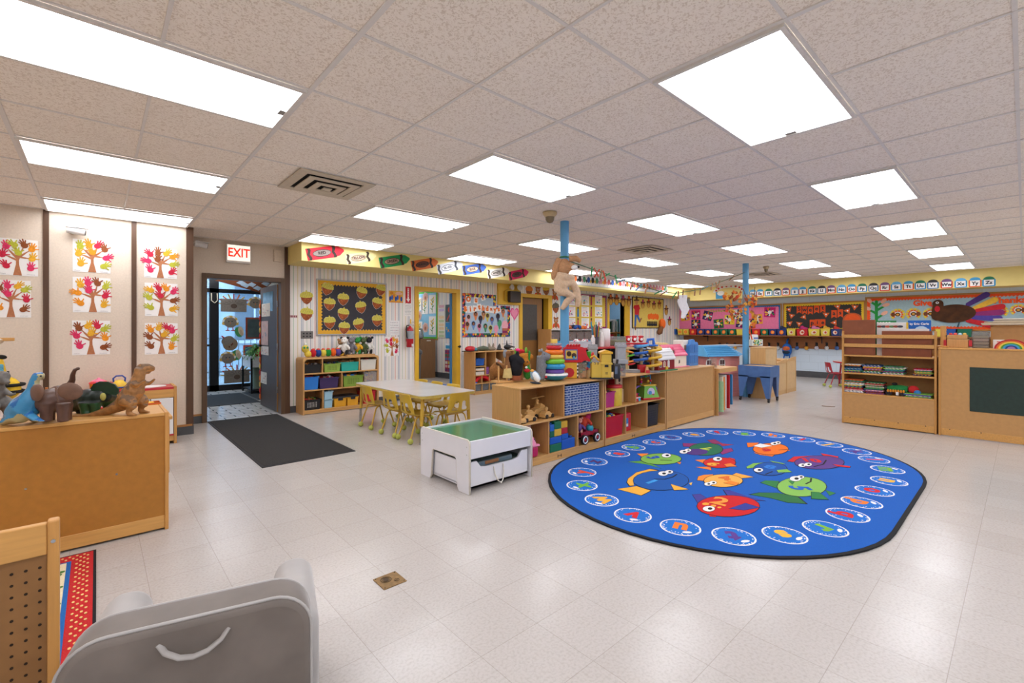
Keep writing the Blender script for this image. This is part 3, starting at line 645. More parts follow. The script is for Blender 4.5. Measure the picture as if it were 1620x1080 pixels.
for k in range(7):
    cy = .32 + k*.19
    for cx in (W-.22, W-.50, .28):
        a.cap(cx, cy-.06, cx, cy+.03, .006, .005, M('#4a2c18', .95), 4); a.ell(cx-.02, cy+.03, .038, .05, RGD, 5, .2)
        for dx, dy in ((.05, .04), (.07, .02), (.06, -.015)): a.ell(cx+dx, cy+dy, .032, .014, RG, 4, .3)
for k in range(60): a.ell(rd.uniform(.2, W-.2), rd.uniform(.2, L-.2), .008, .008, M(rd.choice(['#d98b4a', '#7f2a20', '#8fa3b8']), .95), 4, 0, 7)
solo(mb, 'polka_dot_rug', 'rug with red polka-dot border and tree pattern, left front', 'rug')

# ---------------------------------------------------------------- small grey velvet armchair, its back to us
VEL = M('#6f665f', .6, .22, 6, bump=.02); VEL2 = M('#a9a5a2', .5, .08, 9)  # overhead light in the colours: dark back, pale arms; blotches stand for sheen
for m_ in (VEL, VEL2): m_.node_tree.nodes['Principled BSDF'].inputs['Sheen Weight'].default_value = .5; m_.node_tree.nodes['Principled BSDF'].inputs['Sheen Roughness'].default_value = .35
ACW, ACH = .56, .52
t = thing('child_armchair', 'small grey velvet armchair seen from behind, bottom left', 'armchair', (.205, 1.50, 0), R(-15))
def soft(b, prof, y0, y1, r, seg=4):
    """rounded-edge slab: outline in x-z, grown from y0 to y1 with edge radius r"""
    n = len(prof); cx = sum(p[0] for p in prof)/n; cz = sum(p[1] for p in prof)/n; rows = []
    for i in range(seg+1):
        a_ = pi/2*i/seg; rows.append((y0 + r*(1-sin(a_)), r*(1-cos(a_))))
    ring = [(y, i_) for y, i_ in rows[::1]]; ring = ring[::-1] if False else ring
    rings = [(y0 + r*(1-sin(pi/2*i/seg)), r*(1-cos(pi/2*i/seg))) for i in range(seg, -1, -1)]
    rings = [(y, ins) for y, ins in rings]; rings = [(y0 + r*(1 - cos(pi/2*i/seg)), r*(1 - sin(pi/2*i/seg))) for i in range(seg+1)]
    rings += [(y1 - r*(1 - cos(pi/2*i/seg)), r*(1 - sin(pi/2*i/seg))) for i in range(seg, -1, -1)]
    vs = []
    nrm = []
    for i in range(n):
        p, q_ = prof[i-1], prof[(i+1) % n]; dx, dz = q_[0]-p[0], q_[1]-p[1]; L_ = math.hypot(dx, dz) or 1; nrm.append((-dz/L_, dx/L_))
    for y, ins in rings: vs += [(prof[i][0] + nrm[i][0]*ins, y, prof[i][1] + nrm[i][1]*ins) for i in range(n)]
    fs = [(k*n+i, k*n+(i+1) % n, (k+1)*n+(i+1) % n, (k+1)*n+i) for k in range(len(rings)-1) for i in range(n)]
    b.add(vs, fs, True); b.add(vs[:n], [list(range(n))]); b.add(vs[-n:], [list(range(n))[::-1]]); return b
def backprof(w, h, z0=.03, r=.10):
    return [(w/2, z0)] + arc(w/2-r, h-r, r, r, 0, 90, 8) + arc(-w/2+r, h-r, r, r, 90, 180, 8) + [(-w/2, z0)]
b = MB(VEL); soft(b, backprof(ACW, ACH), -.065, .065, .022, 4); o = b.build('backrest', t)
b = MB(VEL2); pr = backprof(ACW-.004, ACH-.002); b.tube([(x, -.055, z) for x, z in pr], .0045, 6); b.tube([(x, .05, z) for x, z in pr], .0045, 6); b.build('piping', o)
b = MB(M('#9d9894', .5, .06)); b.tube([(-.075, -.062, ACH-.048), (-.06, -.075, ACH-.066), (-.03, -.082, ACH-.083), (.0, -.084, ACH-.088), (.03, -.082, ACH-.083), (.06, -.075, ACH-.066), (.075, -.062, ACH-.048)], .009, 8, flat=.5); b.build('handle_strap', o)
for s_ in (-1, 1):
    b = MB(VEL2); soft(b, [(x + s_*.245, z) for x, z in backprof(.13, .40, .03, .06)], .05, .46, .04, 4); b.build('arm', t)
b = MB(VEL2); b.box(-.185, .185, .05, .44, .12, .26, .035, 4); b.build('seat_cushion', t); b = MB(VEL); b.box(-.27, .27, -.05, .44, .025, .13, .02, 3); b.build('base', t)
for x in (-.24, .24):
    for y in (-.03, .40): b = MB(BLK); b.cyl((x, y, 0), (x, y, .03), .02, n=12); b.build('foot', t)

# ---------------------------------------------------------------- entrance mat and floor plate
MAT = M('#33312f', .95, .3, 180, bump=.6)
mb = MB(M('#232223', .8)); mb.box(1.12, 2.0, 4.65, 7.46, 0, .006, .002); mb.use(MAT); mb.box(1.145, 1.975, 4.68, 7.44, .002, .009, .002)
for i in range(69): mb.box(1.15 + i*.012, 1.154 + i*.012, 4.69, 7.43, .008, .0105)
solo(mb, 'entrance_mat', 'long charcoal ribbed entrance mat leading to the exit door', 'door mat')
BR = M('#8a6d45', .45, .2, 40, metal=.6); BRD = M('#4f3d28', .5, .1, 30, metal=.5)
c = [P(*q_, Z=0) for q_ in ((592, 915), (620, 902), (645, 921), (610, 936))]; cc = sum(c, Vector())/4
t = thing('floor_plate', 'square brass floor outlet plate in foreground tiles', 'floor plate', cc)
b = MB(BR); b.box(-.062, .062, -.062, .062, 0, .004, .0015); b.build('plate', t)
b = MB(BRD); b.torus((-.014, .014, .0042), .026, .002, 22, 6); b.torus((-.014, .014, .0042), .018, .0015, 18, 6); b.cyl((-.014, .014, .003), (-.014, .014, .005), .014, n=18); b.build('screw_cap', t)
b = MB(BRD); b.torus((.026, -.022, .0042), .012, .0016, 16, 6); b.box(.018, .034, -.0235, -.0205, .003, .0055); b.build('socket_cap', t)
b = MB(BRD)
for x in (-.052, .052):
    for y in (-.052, .052): b.cyl((x, y, .003), (x, y, .0052), .004, n=8)
b.build('screw', t)
# ================================================================ exit door and vestibule
FRM = wood('#5f4630', 'z', .4)
def frame_z(mb, x0, x1, ix0, ix1, z1, iz, y0, y1):
    mb.box(x0, ix0, y0, y1, 0, z1, .004); mb.box(ix1, x1, y0, y1, 0, z1, .004); mb.box(ix0, ix1, y0, y1, iz, z1, .004)
d1 = bpy.data.objects.new('door_1', None); COL.objects.link(d1); tag(d1, kind='structure')
mb = MB(FRM); frame_z(mb, 1.055, 2.105, 1.115, 2.045, 2.03, 1.965, YW-.03, YW+.13); mb.build('frame', d1)
LEAF = M('#4a403b', .5, .05, 8); LX = 2.035
mb = MB(LEAF); mb.box(LX-.0, LX+.03, YW+.16, YW+1.10, .015, 1.95); mb.use(wood('#9a6a2c', 'z')); mb.box(LX, LX+.032, YW+.135, YW+.16, .015, 1.95); lf = mb.build('door_leaf', d1)
mb = MB(M('#6f8fa0', .08, .2, 6)); mb.box(LX-.004, LX, YW+.36, YW+.92, 1.55, 1.86); mb.build('door_window', lf)
mb = MB(CHROME)
for z in (.35, 1.0, 1.65): mb.cyl((LX+.0, YW+.128, z-.05), (LX+.0, YW+.128, z+.05), .009, n=10)
mb.build('hinge', lf)
mb = MB(BLK); mb.box(LX-.05, LX-.005, YW+1.0, YW+1.08, .98, 1.01, .006); mb.build('door_handle', lf)
VR = MB(M('#c8bda8', .7)); VX0, VX1, VY0, VY1, VZ = .2, 2.75, YW+.12, 11.1, 2.40
VR.box(VX0-.08, VX0, VY0, VY1, 0, VZ); VR.box(VX1, VX1+.08, VY0, VY1, 0, VZ); VR.box(VX0-.08, .9, VY0-.02, VY0, 0, VZ); VR.box(2.2, VX1+.08, VY0-.02, VY0, 0, VZ); VR.box(VX0, VX1, VY0-.02, VY0, 2.06, VZ); struct(VR, 'wall_vestibule')
mb = MB(M('#b8b2aa', .8)); mb.box(VX0, VX1, VY0, VY1, VZ, VZ+.05); struct(mb, 'trim_5')
def hex_floor():
    m, nt, b = new_mat('vestibule_tile'); tc = nt.nodes.new('ShaderNodeTexCoord'); br = nt.nodes.new('ShaderNodeTexBrick')
    br.inputs['Scale'].default_value = 1; br.inputs['Brick Width'].default_value = .30; br.inputs['Row Height'].default_value = .15; br.inputs['Mortar Size'].default_value = .008
    br.inputs['Color1'].default_value = lin('#d8d6d2'); br.inputs['Color2'].default_value = lin('#c9c8c6'); br.inputs['Mortar'].default_value = lin('#4d565f')
    nt.links.new(tc.outputs['Object'], br.inputs['Vector']); nt.links.new(br.outputs['Color'], b.inputs['Base Color']); b.inputs['Roughness'].default_value = .2; return m
mb = MB(hex_floor()); mb.box(VX0, VX1, YW, VY1+.1, -.1, 0.001); struct(mb, 'floor_vestibule')
DKM = M('#2e3236', .9, .25, 160, bump=.4)
mb = MB(DKM); mb.box(.5, 2.12, 8.9, 10.42, .001, .010, .003); mb.use(M('#4a5158', .7)); mb.box(.5, 2.12, 8.9, 8.915, .009, .0125); solo(mb, 'vestibule_mat', 'dark floor mat inside the glass entrance vestibule', 'door mat')
mb = MB(DKM); mb.box(2.14, 2.72, 9.2, 10.42, .001, .010, .003); mb.use(M('#4a5158', .7)); mb.box(2.14, 2.155, 9.2, 10.42, .009, .0125); solo(mb, 'vestibule_mat', 'second dark mat under the white plant table', 'door mat')
# storefront
YF = 11.1; BFR = M('#131416', .35, .05, 10)
wn = bpy.data.objects.new('window_1', None); COL.objects.link(wn); tag(wn, kind='structure')
mb = MB(BFR)
for x0, x1 in ((VX0, .35), (.98, 1.06), (1.70, 1.86), (2.66, VX1)): mb.box(x0, x1, YF-.05, YF+.05, 0, VZ)
for z0, z1 in ((0, .12), (2.02, 2.10), (2.32, VZ)): mb.box(VX0, VX1, YF-.05, YF+.05, z0, z1)
mb.box(.98, 1.70, YF-.03, YF+.03, .92, .96); mb.build('window_frame', wn)
mb = MB(glass('#e4f0f8')); mb.box(VX0, VX1, YF-.004, YF+.004, .1, 2.35); mb.build('pane', wn)
mb = MB(M('#c9bfa8', .4)); mb.tube([(1.73, YF-.07, 2.0), (1.725, YF-.09, 1.85), (1.78, YF-.1, 1.80), (1.83, YF-.09, 1.85), (1.83, YF-.07, 2.0)], .010); solo(mb, 'pull_cord', 'cream looped pull cord hanging at the entrance header', 'cord')
# things taped to the glass
YG = YF - .012; CARD = M('#857b71', .9, .12, 40); ORA = M('#d4703a', .8); RDP = M('#b5302c', .8); GRN = M('#4c9a5c', .8); YLP = M('#d9b45a', .8)
def glass_item(name, lb, px, py, fn, cat='window decoration'):
    c = P(px, py, Y=YG); mb = MB(CARD); a = Art(mb, (0, 0, 0), step=.002); fn(a); solo(mb, name, lb, cat, c, 0, 'paper decorations on the entrance glass')
SC = 9.35/F_PX   # metres per pixel at the glass
def rect_turkey(a):
    w_, h_ = 18.5*SC*1.0, 10.5*SC
    for k in range(9): ang = R(20*k + 10); a.cap(0, 0, cos(ang)*w_*1.25, sin(ang)*h_*1.75, .012, .012, (ORA, RDP, YLP)[k % 3], 1)
    a.rect(-w_, w_, -h_, h_, CARD, 2); a.ell(0, -h_*.1, .06, .05, M('#5a4a40', .9), 3)
    for k in range(8): ang = R(22*k + 12); a.line([(cos(ang)*.07, sin(ang)*.06), (cos(ang)*.2, sin(ang)*.11)], .003, M('#4b443e', .9), 3)
glass_item('paper_turkey', 'grey rectangular cardboard turkey, top of the entrance glass', 370, 483, rect_turkey); glass_item('paper_turkey', 'grey rectangular cardboard turkey, bottom of the entrance glass', 375, 595, rect_turkey)
def round_turkey(legs=True, wav=True):
    def fn(a):
        for k in range(9): ang = R(-10 + 25*k); a.ell(cos(ang)*.115, sin(ang)*.115, .04, .035, PAPER if k % 2 else YLP, 1)
        a.ell(0, 0, .115, .11, CARD, 2)
        if legs:
            for s_ in (-1, 1): a.line([(s_*.045, -.1), (s_*.05, -.16)], .008, RDP, 1); a.line([(s_*.05-.03, -.165), (s_*.05+.03, -.165)], .008, RDP, 1)
        a.ell(-.03, .02, .012, .012, BLK, 3); a.ell(.03, .02, .012, .012, BLK, 3); a.poly([(-.015, -.005), (.015, -.005), (0, -.03)], ORA, 3)
    return fn
glass_item('paper_turkey', 'round paper turkey with white frill and red feet, upper left on glass', 364.5, 510, round_turkey()); glass_item('paper_turkey', 'round grey paper turkey with red feet, lower left on glass', 360.5, 567, round_turkey()); glass_item('paper_turkey', 'round paper turkey partly behind the open door leaf', 404, 480, round_turkey(False))
def acorn_g(a): a.ell(0, -.02, .14, .13, M('#8a7561', .9), 1, .5); a.ell(-.05, .06, .12, .09, CARD, 2, .5); a.cap(-.12, .12, -.15, .15, .015, .012, RDP, 2); [a.ell(.02*k, -.05+.02*k, .012, .02, M('#5a2e20', .8), 3) for k in (-1, 1, 2)]
glass_item('paper_acorn', 'grey brown paper acorn in the middle of the entrance glass', 364.5, 543, acorn_g)
def corn_g(a): a.ell(-.02, 0, .08, .11, GRN, 1, .3); a.ell(.015, .02, .05, .1, M('#d8c4a8', .9), 2, .25); a.ell(.02, -.02, .03, .07, M('#c2ad94', .9), 3, .25)
glass_item('paper_corn', 'green husked paper corn cob, upper one on entrance glass', 380, 525, corn_g); glass_item('paper_corn', 'green husked paper corn cob, lower one on entrance glass', 376, 561.5, corn_g)
def framed(c1, c2, w_, h_):
    def fn(a): a.rect(-w_, w_, -h_, h_, M(c1, .5), 1); a.rect(-w_+.035, w_-.035, -h_+.035, h_-.035, M(c2, .3, .25, 9), 2)
    return fn
glass_item('framed_notice', 'red brown framed dark notice on the glass above fern', 401, 519, framed('#8a3a22', '#3e4f52', .15, .23), 'notice'); glass_item('framed_notice', 'orange framed blue poster on the glass under fern', 393, 562, framed('#c9452a', '#3f6f9c', .10, .22), 'notice')
# plant table with fern
t = thing('plant_table', 'white topped plant table with black legs in vestibule', 'table', (2.22, 10.05, 0.001))
b = MB(M('#cdd3da', .3)); b.box(0, .45, 0, .75, .70, .73, .004); b.box(.01, .44, .01, .74, .52, .70); b.build('tabletop', t)
for x in (.02, .43):
    for y in (.02, .73): b = MB(BFR); b.box(x-.016, x+.016, y-.016, y+.016, .0, .70); b.build('leg', t)
b = MB(BFR); b.box(.02, .43, .04, .71, .06, .085); b.build('lower_shelf', t)
b = MB(M('#7f8f7f', .5)); b.lathe([(.12, 0), (.15, .4), (.165, .42), (.165, .44), (.14, .44), (.12, .05)], 20); solo(b, 'waste_bin', 'grey green bin standing under the white plant table', 'bin', (2.44, 10.3, .087))
def frond(b, o, ang, el, L, w_, n=7):
    pts = []
    for i in range(n+1): s_ = i/n; pts.append(Vector(o) + Vector((cos(ang)*L*s_*cos(el), sin(ang)*L*s_*cos(el), L*s_*sin(el) - 1.0*L*s_*s_*.75)))
    sd = Vector((-sin(ang), cos(ang), 0))
    for i in range(n):
        wi = w_*sin(pi*(i+.6)/(n+1)); m_ = (pts[i]+pts[i+1])/2
        for s_ in (-1, 1): b.add([pts[i], pts[i+1], m_ + sd*s_*wi + (pts[i+1]-pts[i])*.9 - Vector((0, 0, wi*.3))], [(0, 1, 2)])
    b.tube(pts, .003, 4)
t = thing('potted_fern', 'bushy green fern in a pot on the white plant table', 'plant', (2.40, 10.2, .732))
b = MB(M('#b5502f', .6)); b.lathe([(.07, 0), (.09, .14), (.1, .15), (.1, .16), (.085, .16), (.08, .12), (0, .12)], 18); b.build('pot', t)
rd = random.Random(3); b = MB(M('#3f7a34', .5, .25, 20)); b2 = MB(M('#63a045', .5, .2, 20))
for k in range(66): frond(b if k % 3 else b2, (0, 0, .14), rd.uniform(0, 2*pi), rd.uniform(.2, 1.3), rd.uniform(.24, .4), rd.uniform(.035, .055))
b.build('foliage', t); b2.build('young_fronds', t)
b = MB(M('#c9502d', .6)); b.box(-.05, .05, -.05, .05, 0, .16, .006); b.use(M('#e8a37a', .6)); b.tube([(-.02, -.052, .05), (.0, -.055, .08), (.02, -.052, .05)], .006); solo(b, 'planter_box', 'orange square planter box on the plant table, right of the fern', 'planter', (2.50, 10.08, .732))
# papers on the door leaf (seen on its left face)
def leaf_paper(lb, q, c, l=0, spots=()):
    a0 = P(q[0], q[1], X=LX-.006); a1 = P(q[2], q[3], X=LX-.006); y0, y1 = sorted((a0.y, a1.y)); z0, z1 = sorted((a0.z, a1.z))
    cc = Vector((LX-.0045-.0015*l, (y0+y1)/2, (z0+z1)/2)); mb = MB(M(c, .8)); a = Art(mb, (0, 0, 0), -Y_, Z_, .001); w_, h_ = (y1-y0)/2, (z1-z0)/2
    a.rect(-w_, w_, -h_, h_, M(c, .8, .12, 14), 1)
    rd = random.Random(int(q[1]))
    for k in range(8): a.ell(rd.uniform(-.7, .7)*w_, rd.uniform(-.7, .7)*h_, w_*.16, h_*.08, M(rd.choice(spots or ['#b9a9a0', '#d9a9a0', '#8f9aa8']), .8), 2)
    solo(mb, 'paper_sheet', lb, 'paper', cc, 0, 'papers taped to the open door')
leaf_paper('drawing on cream paper, uppermost sheet on the open door', (414, 481, 427, 500), '#d8cfc5'); leaf_paper('tall pink and grey paper collage in the middle of open door', (413.5, 508, 424, 546), '#c9b0b0'); leaf_paper('pale sheet low on the open door', (413, 547, 425, 562), '#dcd7d6', 1)
leaf_paper('white crinkled sheet, lowest on the open door', (412.5, 587, 422, 608), '#d5d6d4', 1)
mb = MB(M('#c94a2c', .7, .3, 12)); mb.box(LX-.008, LX-.002, YW+1.06, YW+1.10, .10, 1.75)
for k in range(16): mb.use((ORA, RDP, YLP)[k % 3]); mb.ell((LX-.012, YW+1.08, .15+.1*k), (.012, .035, .045), n=8, m=6)
solo(mb, 'leaf_garland', 'orange red garland hanging down the far edge of open door', 'garland')
BRP = M('#6f3a1c', .8, .15, 20); BLP = M('#a9c0d4', .7)
g = [P(*q_, Y=8.75) for q_ in ((340, 443.5), (412, 463), (430, 447), (420, 440), (360, 438))]; o = g[0].copy()
mb = MB(BRP); a = Art(mb, (0, 0, 0)); a.poly([(p.x-o.x, p.z-o.z) for p in g], BRP, 1)
for px, py in ((381, 447.5), (398, 450.5), (388, 451.5), (407, 456), (420, 449)): p = P(px, py, Y=8.75); a.poly([(p.x-o.x-.07, p.z-o.z), (p.x-o.x, p.z-o.z+.045), (p.x-o.x+.07, p.z-o.z+.01), (p.x-o.x+.02, p.z-o.z-.04)], BLP, 2)
solo(mb, 'paper_banner', 'brown paper banner with pale cut-outs hung in the vestibule top', 'banner', o)
# outdoors
mb = MB(M('#9aa3a8', .9, .1, 2)); mb.box(-30, 40, 11.2, 60, -.2, -.02); struct(mb, 'ground_outside')
mb = MB(M('#a8bccb', .9, .05, 1)); mb.box(-6, 10, 17.5, 18, -.2, 5.5)
t_ = mb
b = thing('building_outside', 'pale blue building with dark windows across the street', 'building', (0, 0, 0)); mb.build('wall', b)
for k in range(7):
    mb = MB(M('#4a6478', .2, .1, 3)); mb.box(-4.6 + k*2.0, -3.5 + k*2.0, 17.45, 17.5, .9, 2.7); w0 = mb.build('window', b)
    mb = MB(M('#d8e2ea', .6)); mb.box(-4.05 + k*2.0, -4.0 + k*2.0, 17.42, 17.46, .9, 2.7); mb.box(-4.7 + k*2.0, -3.4 + k*2.0, 17.40, 17.46, .8, .9); mb.build('window_bar', w0)
mb = MB(M('#5a6a74', .5))
for k in range(40): mb.box(-1 + k*.15, -.98 + k*.15, 14.5, 14.52, 0, 1.0)
mb.box(-1, 5, 14.49, 14.53, 1.0, 1.04); mb.box(-1, 5, 14.49, 14.53, .1, .14); solo(mb, 'iron_railing', 'grey iron railing outside beyond the entrance glass', 'railing')
b = MB(M('#a99c8c', .9)); rd = random.Random(8)
for k in range(240): x = rd.uniform(.3, 4); y = rd.uniform(11.2, 11.9); b.mats and b.use(M(rd.choice(['#8a5a34', '#c9b8a0', '#6f6a66', '#b98a4a', '#e0d8cc']), .9)); b.ell((x, y, .0), (.05, .04, .03), n=6, m=4)
solo(b, 'fallen_leaves', 'strip of fallen leaves and pebbles outside along the glass', 'leaves'); bpy.data.objects['fallen_leaves']['kind'] = 'stuff'

# ================================================================ yellow and brown doors
YELD = M('#dcae34', .35, .03, 8)
def yframe(name, x0, x1, ix0, ix1, z1, iz):
    d = bpy.data.objects.new(name, None); COL.objects.link(d); tag(d, kind='structure'); mb = MB(YELD); frame_z(mb, x0, x1, ix0, ix1, z1, iz, YW-.035, YW+.13); mb.build('frame', d); return d
d2 = yframe('door_2', 4.31, 5.31, 4.385, 5.215, 2.05, 1.975)
mb = MB(BLK); mb.cyl((5.263, YW-.035, .93), (5.263, YW-.075, .93), .014, n=12); mb.ell((5.263, YW-.085, .93), .026); mb.build('door_knob', d2)
mb = MB(M('#3f7fb8', .5)); mb.box(5.195, 5.213, YW+.11, YW+.17, 0, 1.97); mb.build('blue_edge', d2)
d3 = yframe('door_3', 6.91, 7.95, 6.995, 7.815, 2.06, 1.98); BW = wood('#8a6136', 'z', .4)
mb = MB(BW); mb.box(7.0, 7.70, YW+.06, YW+.1, .01, 1.97); lf = mb.build('door_leaf', d3)
mb = MB(M('#4d4a47', .25, .1, 20)); mb.box(7.07, 7.53, YW+.055, YW+.06, 1.02, 1.83); mb.build('door_window', lf)
mb = MB(CHROME); mb.ell((7.64, YW+.03, .95), .028); mb.build('door_knob', lf)
mb = MB(M('#1c1a18', .9)); mb.box(6.9, 8.0, YW+.5, YW+.55, 0, 2.1); mb.box(6.85, 6.9, YW+.12, YW+.55, 0, 2.1); mb.box(8.0, 8.05, YW+.12, YW+.55, 0, 2.1); mb.box(6.85, 8.05, YW+.12, YW+.55, 2.1, 2.15); struct(mb, 'wall_closet')  # near-black walls put the dark of the door gap into the colour
d4 = yframe('door_4', 10.10, 11.14, 10.19, 10.90, 2.08, 2.0)
# the room behind the yellow door
mb = MB(stripe_mat(1)); mb.box(6.7, 6.8, YW+.12, 12.5, 0, ZC); struct(mb, 'wall_office_right')
mb = MB(STRIPE); mb.box(3.0, 6.7, 12.4, 12.5, 0, ZC); struct(mb, 'wall_office_back'); mb = MB(M('#d9d2c8', .8)); mb.box(2.95, 3.0, YW+.12, 12.5, 0, ZC); struct(mb, 'wall_office_left')
mb = MB(FLOOR); mb.box(2.95, 13.9, YW, 12.5, -.1, 0); struct(mb, 'floor_office'); mb = MB(CEIL); mb.box(2.95, 13.9, YW+.1, 12.5, ZC, ZC+.1); struct(mb, 'ceiling_office')
mb = MB(GREYB); mb.box(6.688, 6.7, YW+.14, 12.4, 0, .14); struct(mb, 'baseboard_office')
dup(l0, (4.0, 9.2, ZC-.004), 0, 'ceiling light inside the room behind the yellow door'); dup(l0, (5.3, 8.3, ZC-.004), 0, 'second unseen ceiling light added to brighten the room behind the yellow door'); dup(l0, (5.3, 11.2, ZC-.004), 0, 'rear unseen ceiling light added to brighten the room behind the yellow door'); dup(l0, (11.1, 8.5, ZC-.004), 0, 'unseen ceiling light placed to brighten the room behind the far yellow doorway')  # second and rear panels added unseen for brightness, far one placed for it
mb = MB(M('#7fa3bd', .8)); mb.box(9.2, 12.8, 9.9, 10.0, 0, ZC); struct(mb, 'wall_far_office'); mb = MB(M('#7fa3bd', .8)); mb.box(9.15, 9.2, YW+.12, 10, 0, ZC); mb.box(12.8, 12.85, YW+.12, 10, 0, ZC); struct(mb, 'wall_far_office_sides')
XO = 6.688
def on_x(q, X): a0 = P(q[0], q[1], X=X); a1 = P(q[2], q[3], X=X); return Vector((X, (a0.y+a1.y)/2, (a0.z+a1.z)/2)), abs(a0.y-a1.y), abs(a0.z-a1.z)
c, w_, h_ = on_x((650, 464, 692, 536), XO); w_ = 2.0; c.y = P(692, 500, X=XO).y + 1.0
BGRN = M('#57b83d', .7); BSKY = M('#8fcbe8', .7); STEM = M('#3f8a35', .7); CORN = M('#e8c34a', .7)
t = thing('bulletin_board', 'green bordered pale blue board with corn stalk papers seen through yellow door', 'bulletin board', c)
mb = MB(MAPLE); a = Art(mb, (0, 0, 0), -Y_, Z_, .004); a.rect(-w_/2-.03, w_/2+.03, -h_/2-.03, h_/2+.03, MAPLE, 1); mb.build('frame', t)
mb = MB(BGRN); a = Art(mb, (-.005, 0, 0), -Y_, Z_, .002); a.rect(-w_/2, w_/2, -h_/2, h_/2, BGRN, 1); a.rect(-w_/2+.05, w_/2-.05, -h_/2+.05, h_/2-.05, BSKY, 2); mb.build('panel', t)
yb = c.copy()
for k, (px, py, hh) in enumerate(((663, 481, .36), (672, 484, .44), (684, 481, .5), (663, 520, .4), (684, 515, .5))):
    p = P(px, py, X=XO-.014); mb = MB(PAPER); a = Art(mb, (0, 0, 0), -Y_, Z_, .0015); a.rect(-.17, .17, -hh/2, hh/2, PAPER, 1); a.line([(0, -hh*.42), (0, hh*.3)], .012, STEM, 2)
    for j in range(4): s_ = 1 if j % 2 else -1; a.cap(0, -hh*.3 + j*hh*.13, s_*.09, -hh*.2 + j*hh*.15, .014, .006, STEM, 2); a.ell(s_*.05, hh*.02 + j*hh*.1, .022, .04, CORN, 3, -.4*s_)
    solo(mb, 'corn_picture', ['corn stalk paper, upper left on the green bordered board', 'corn stalk paper, top centre on the green bordered board', 'corn stalk paper, top right on the green bordered board', 'corn stalk paper, lower left on the green bordered board', 'corn stalk paper, lower right on the green bordered board'][k], 'picture', p, 0, 'corn stalk papers')
for k, (px, py) in enumerate(((673, 470), (663, 499), (673, 518))):
    p = P(px, py, X=XO-.014); mb = MB(M('#d9b9aa', .8)); a = Art(mb, (0, 0, 0), -Y_, Z_, .0015)
    for j in range(7): a.ell(.09*cos(R(51*j)), .09*sin(R(51*j)), .06, .05, M('#dcbcb0', .8), 1)
    a.ell(0, 0, .1, .1, M('#cfa090', .8), 2); a.ell(0, -.02, .04, .05, M('#a86a4c', .8), 3)
    solo(mb, 'paper_turkey', ['pinkish paper turkey, top of the green bordered board', 'pinkish paper turkey, left on the green bordered board', 'pinkish paper turkey, bottom of the green bordered board'][k], 'picture', p, 0, 'paper turkeys behind the yellow door')
def office_poster(lb, q, base, spots, name='wall_poster', rows=0):
    c, w_, h_ = on_x(q, XO-.002); mb = MB(M(base, .7)); a = Art(mb, (0, 0, 0), -Y_, Z_, .0015); a.rect(-w_/2, w_/2, -h_/2, h_/2, M(base, .7), 1); rd = random.Random(int(q[0]*3+q[1]))
    if rows:
        for r_ in range(rows[1]):
            for k in range(rows[0]): x = -w_/2 + w_*(k+.5)/rows[0]; y = -h_/2 + h_*(r_+.5)/rows[1]; a.rect(x-w_*.38/rows[0], x+w_*.38/rows[0], y-h_*.36/rows[1], y+h_*.36/rows[1], M(rd.choice(spots), .7), 2)
    return mb, a, c, w_, h_
mb, a, c, w_, h_ = office_poster('', (693, 482, 704, 534), '#e3ded2', ['#d9a9b8', '#b9c9a0', '#c9b8d8', '#e3c9a0', '#e0e0d8'], rows=(1, 9)); solo(mb, 'wall_poster', 'tall pastel strip chart right of the green bordered board', 'poster', c)
mb, a, c, w_, h_ = office_poster('', (705, 482, 717.5, 509), '#3f5257', ['#2d3d42']); a.ell(0, h_*.2, w_*.2, h_*.16, M('#c94a3a', .7), 2); a.ell(w_*.2, h_*.15, w_*.2, h_*.3, BLK, 2); a.ell(w_*.18, -h_*.15, w_*.18, h_*.2, M('#d9c9c0', .7), 3); a.line([(-w_*.3, -h_*.4), (0, -h_*.1)], .02, M('#c94a3a', .7), 2); solo(mb, 'wall_poster', 'dark poster with red and black bird beyond yellow door', 'poster', c)
mb, a, c, w_, h_ = office_poster('', (705, 510, 717.5, 535), '#2f86c0', ['#2f86c0'])
for k, ch in enumerate('SAFE'): a.text(ch, w_*.3, -w_*.34 + w_*.22*k, h_*(.1 - .12*(k % 2)), M(['#e8d24a', '#e8a03a', '#8fd04a', '#e8d24a'][k], .7), 2, .004)
solo(mb, 'wall_poster', 'bright blue poster reading SAFE beyond the yellow door', 'poster', c)
mb, a, c, w_, h_ = office_poster('', (704, 543, 716.5, 552), '#e0e3e6', ['#e0e3e6']); a.rect(-w_*.4, w_*.4, -h_*.45, h_*.15, M('#3f97c4', .7), 2); solo(mb, 'wall_poster', 'small white and blue sign above the picture chart', 'poster', c)
mb, a, c, w_, h_ = office_poster('', (704, 553, 718, 589), '#b03a48', ['#3f6f5a', '#d9a9b0', '#4a78a8', '#c9b84a', '#d8d4c8', '#6a3a6a'], rows=(3, 6)); solo(mb, 'wall_poster', 'red picture grid chart low on wall beyond yellow door', 'poster', c)
t = thing('filing_cabinet', 'brown wooden cupboard end standing in the room beyond yellow door', 'cabinet', (P(665.5, 560, Y=10.35).x, 10.35, 0)); b = MB(wood('#84603f', 'z')); b.box(0, .44, 0, .03, 0, 1.02, .004); b.box(.38, .44, .03, 1.1, 0, 1.02); b.box(0, .38, .03, 1.1, .98, 1.02); b.box(0, .03, .03, 1.1, 0, 1.0); b.build('carcass', t); b = MB(M('#d8d2c8', .5)); b.box(.18, .30, -.002, .0, .96, .985); b.build('label_strip', t)
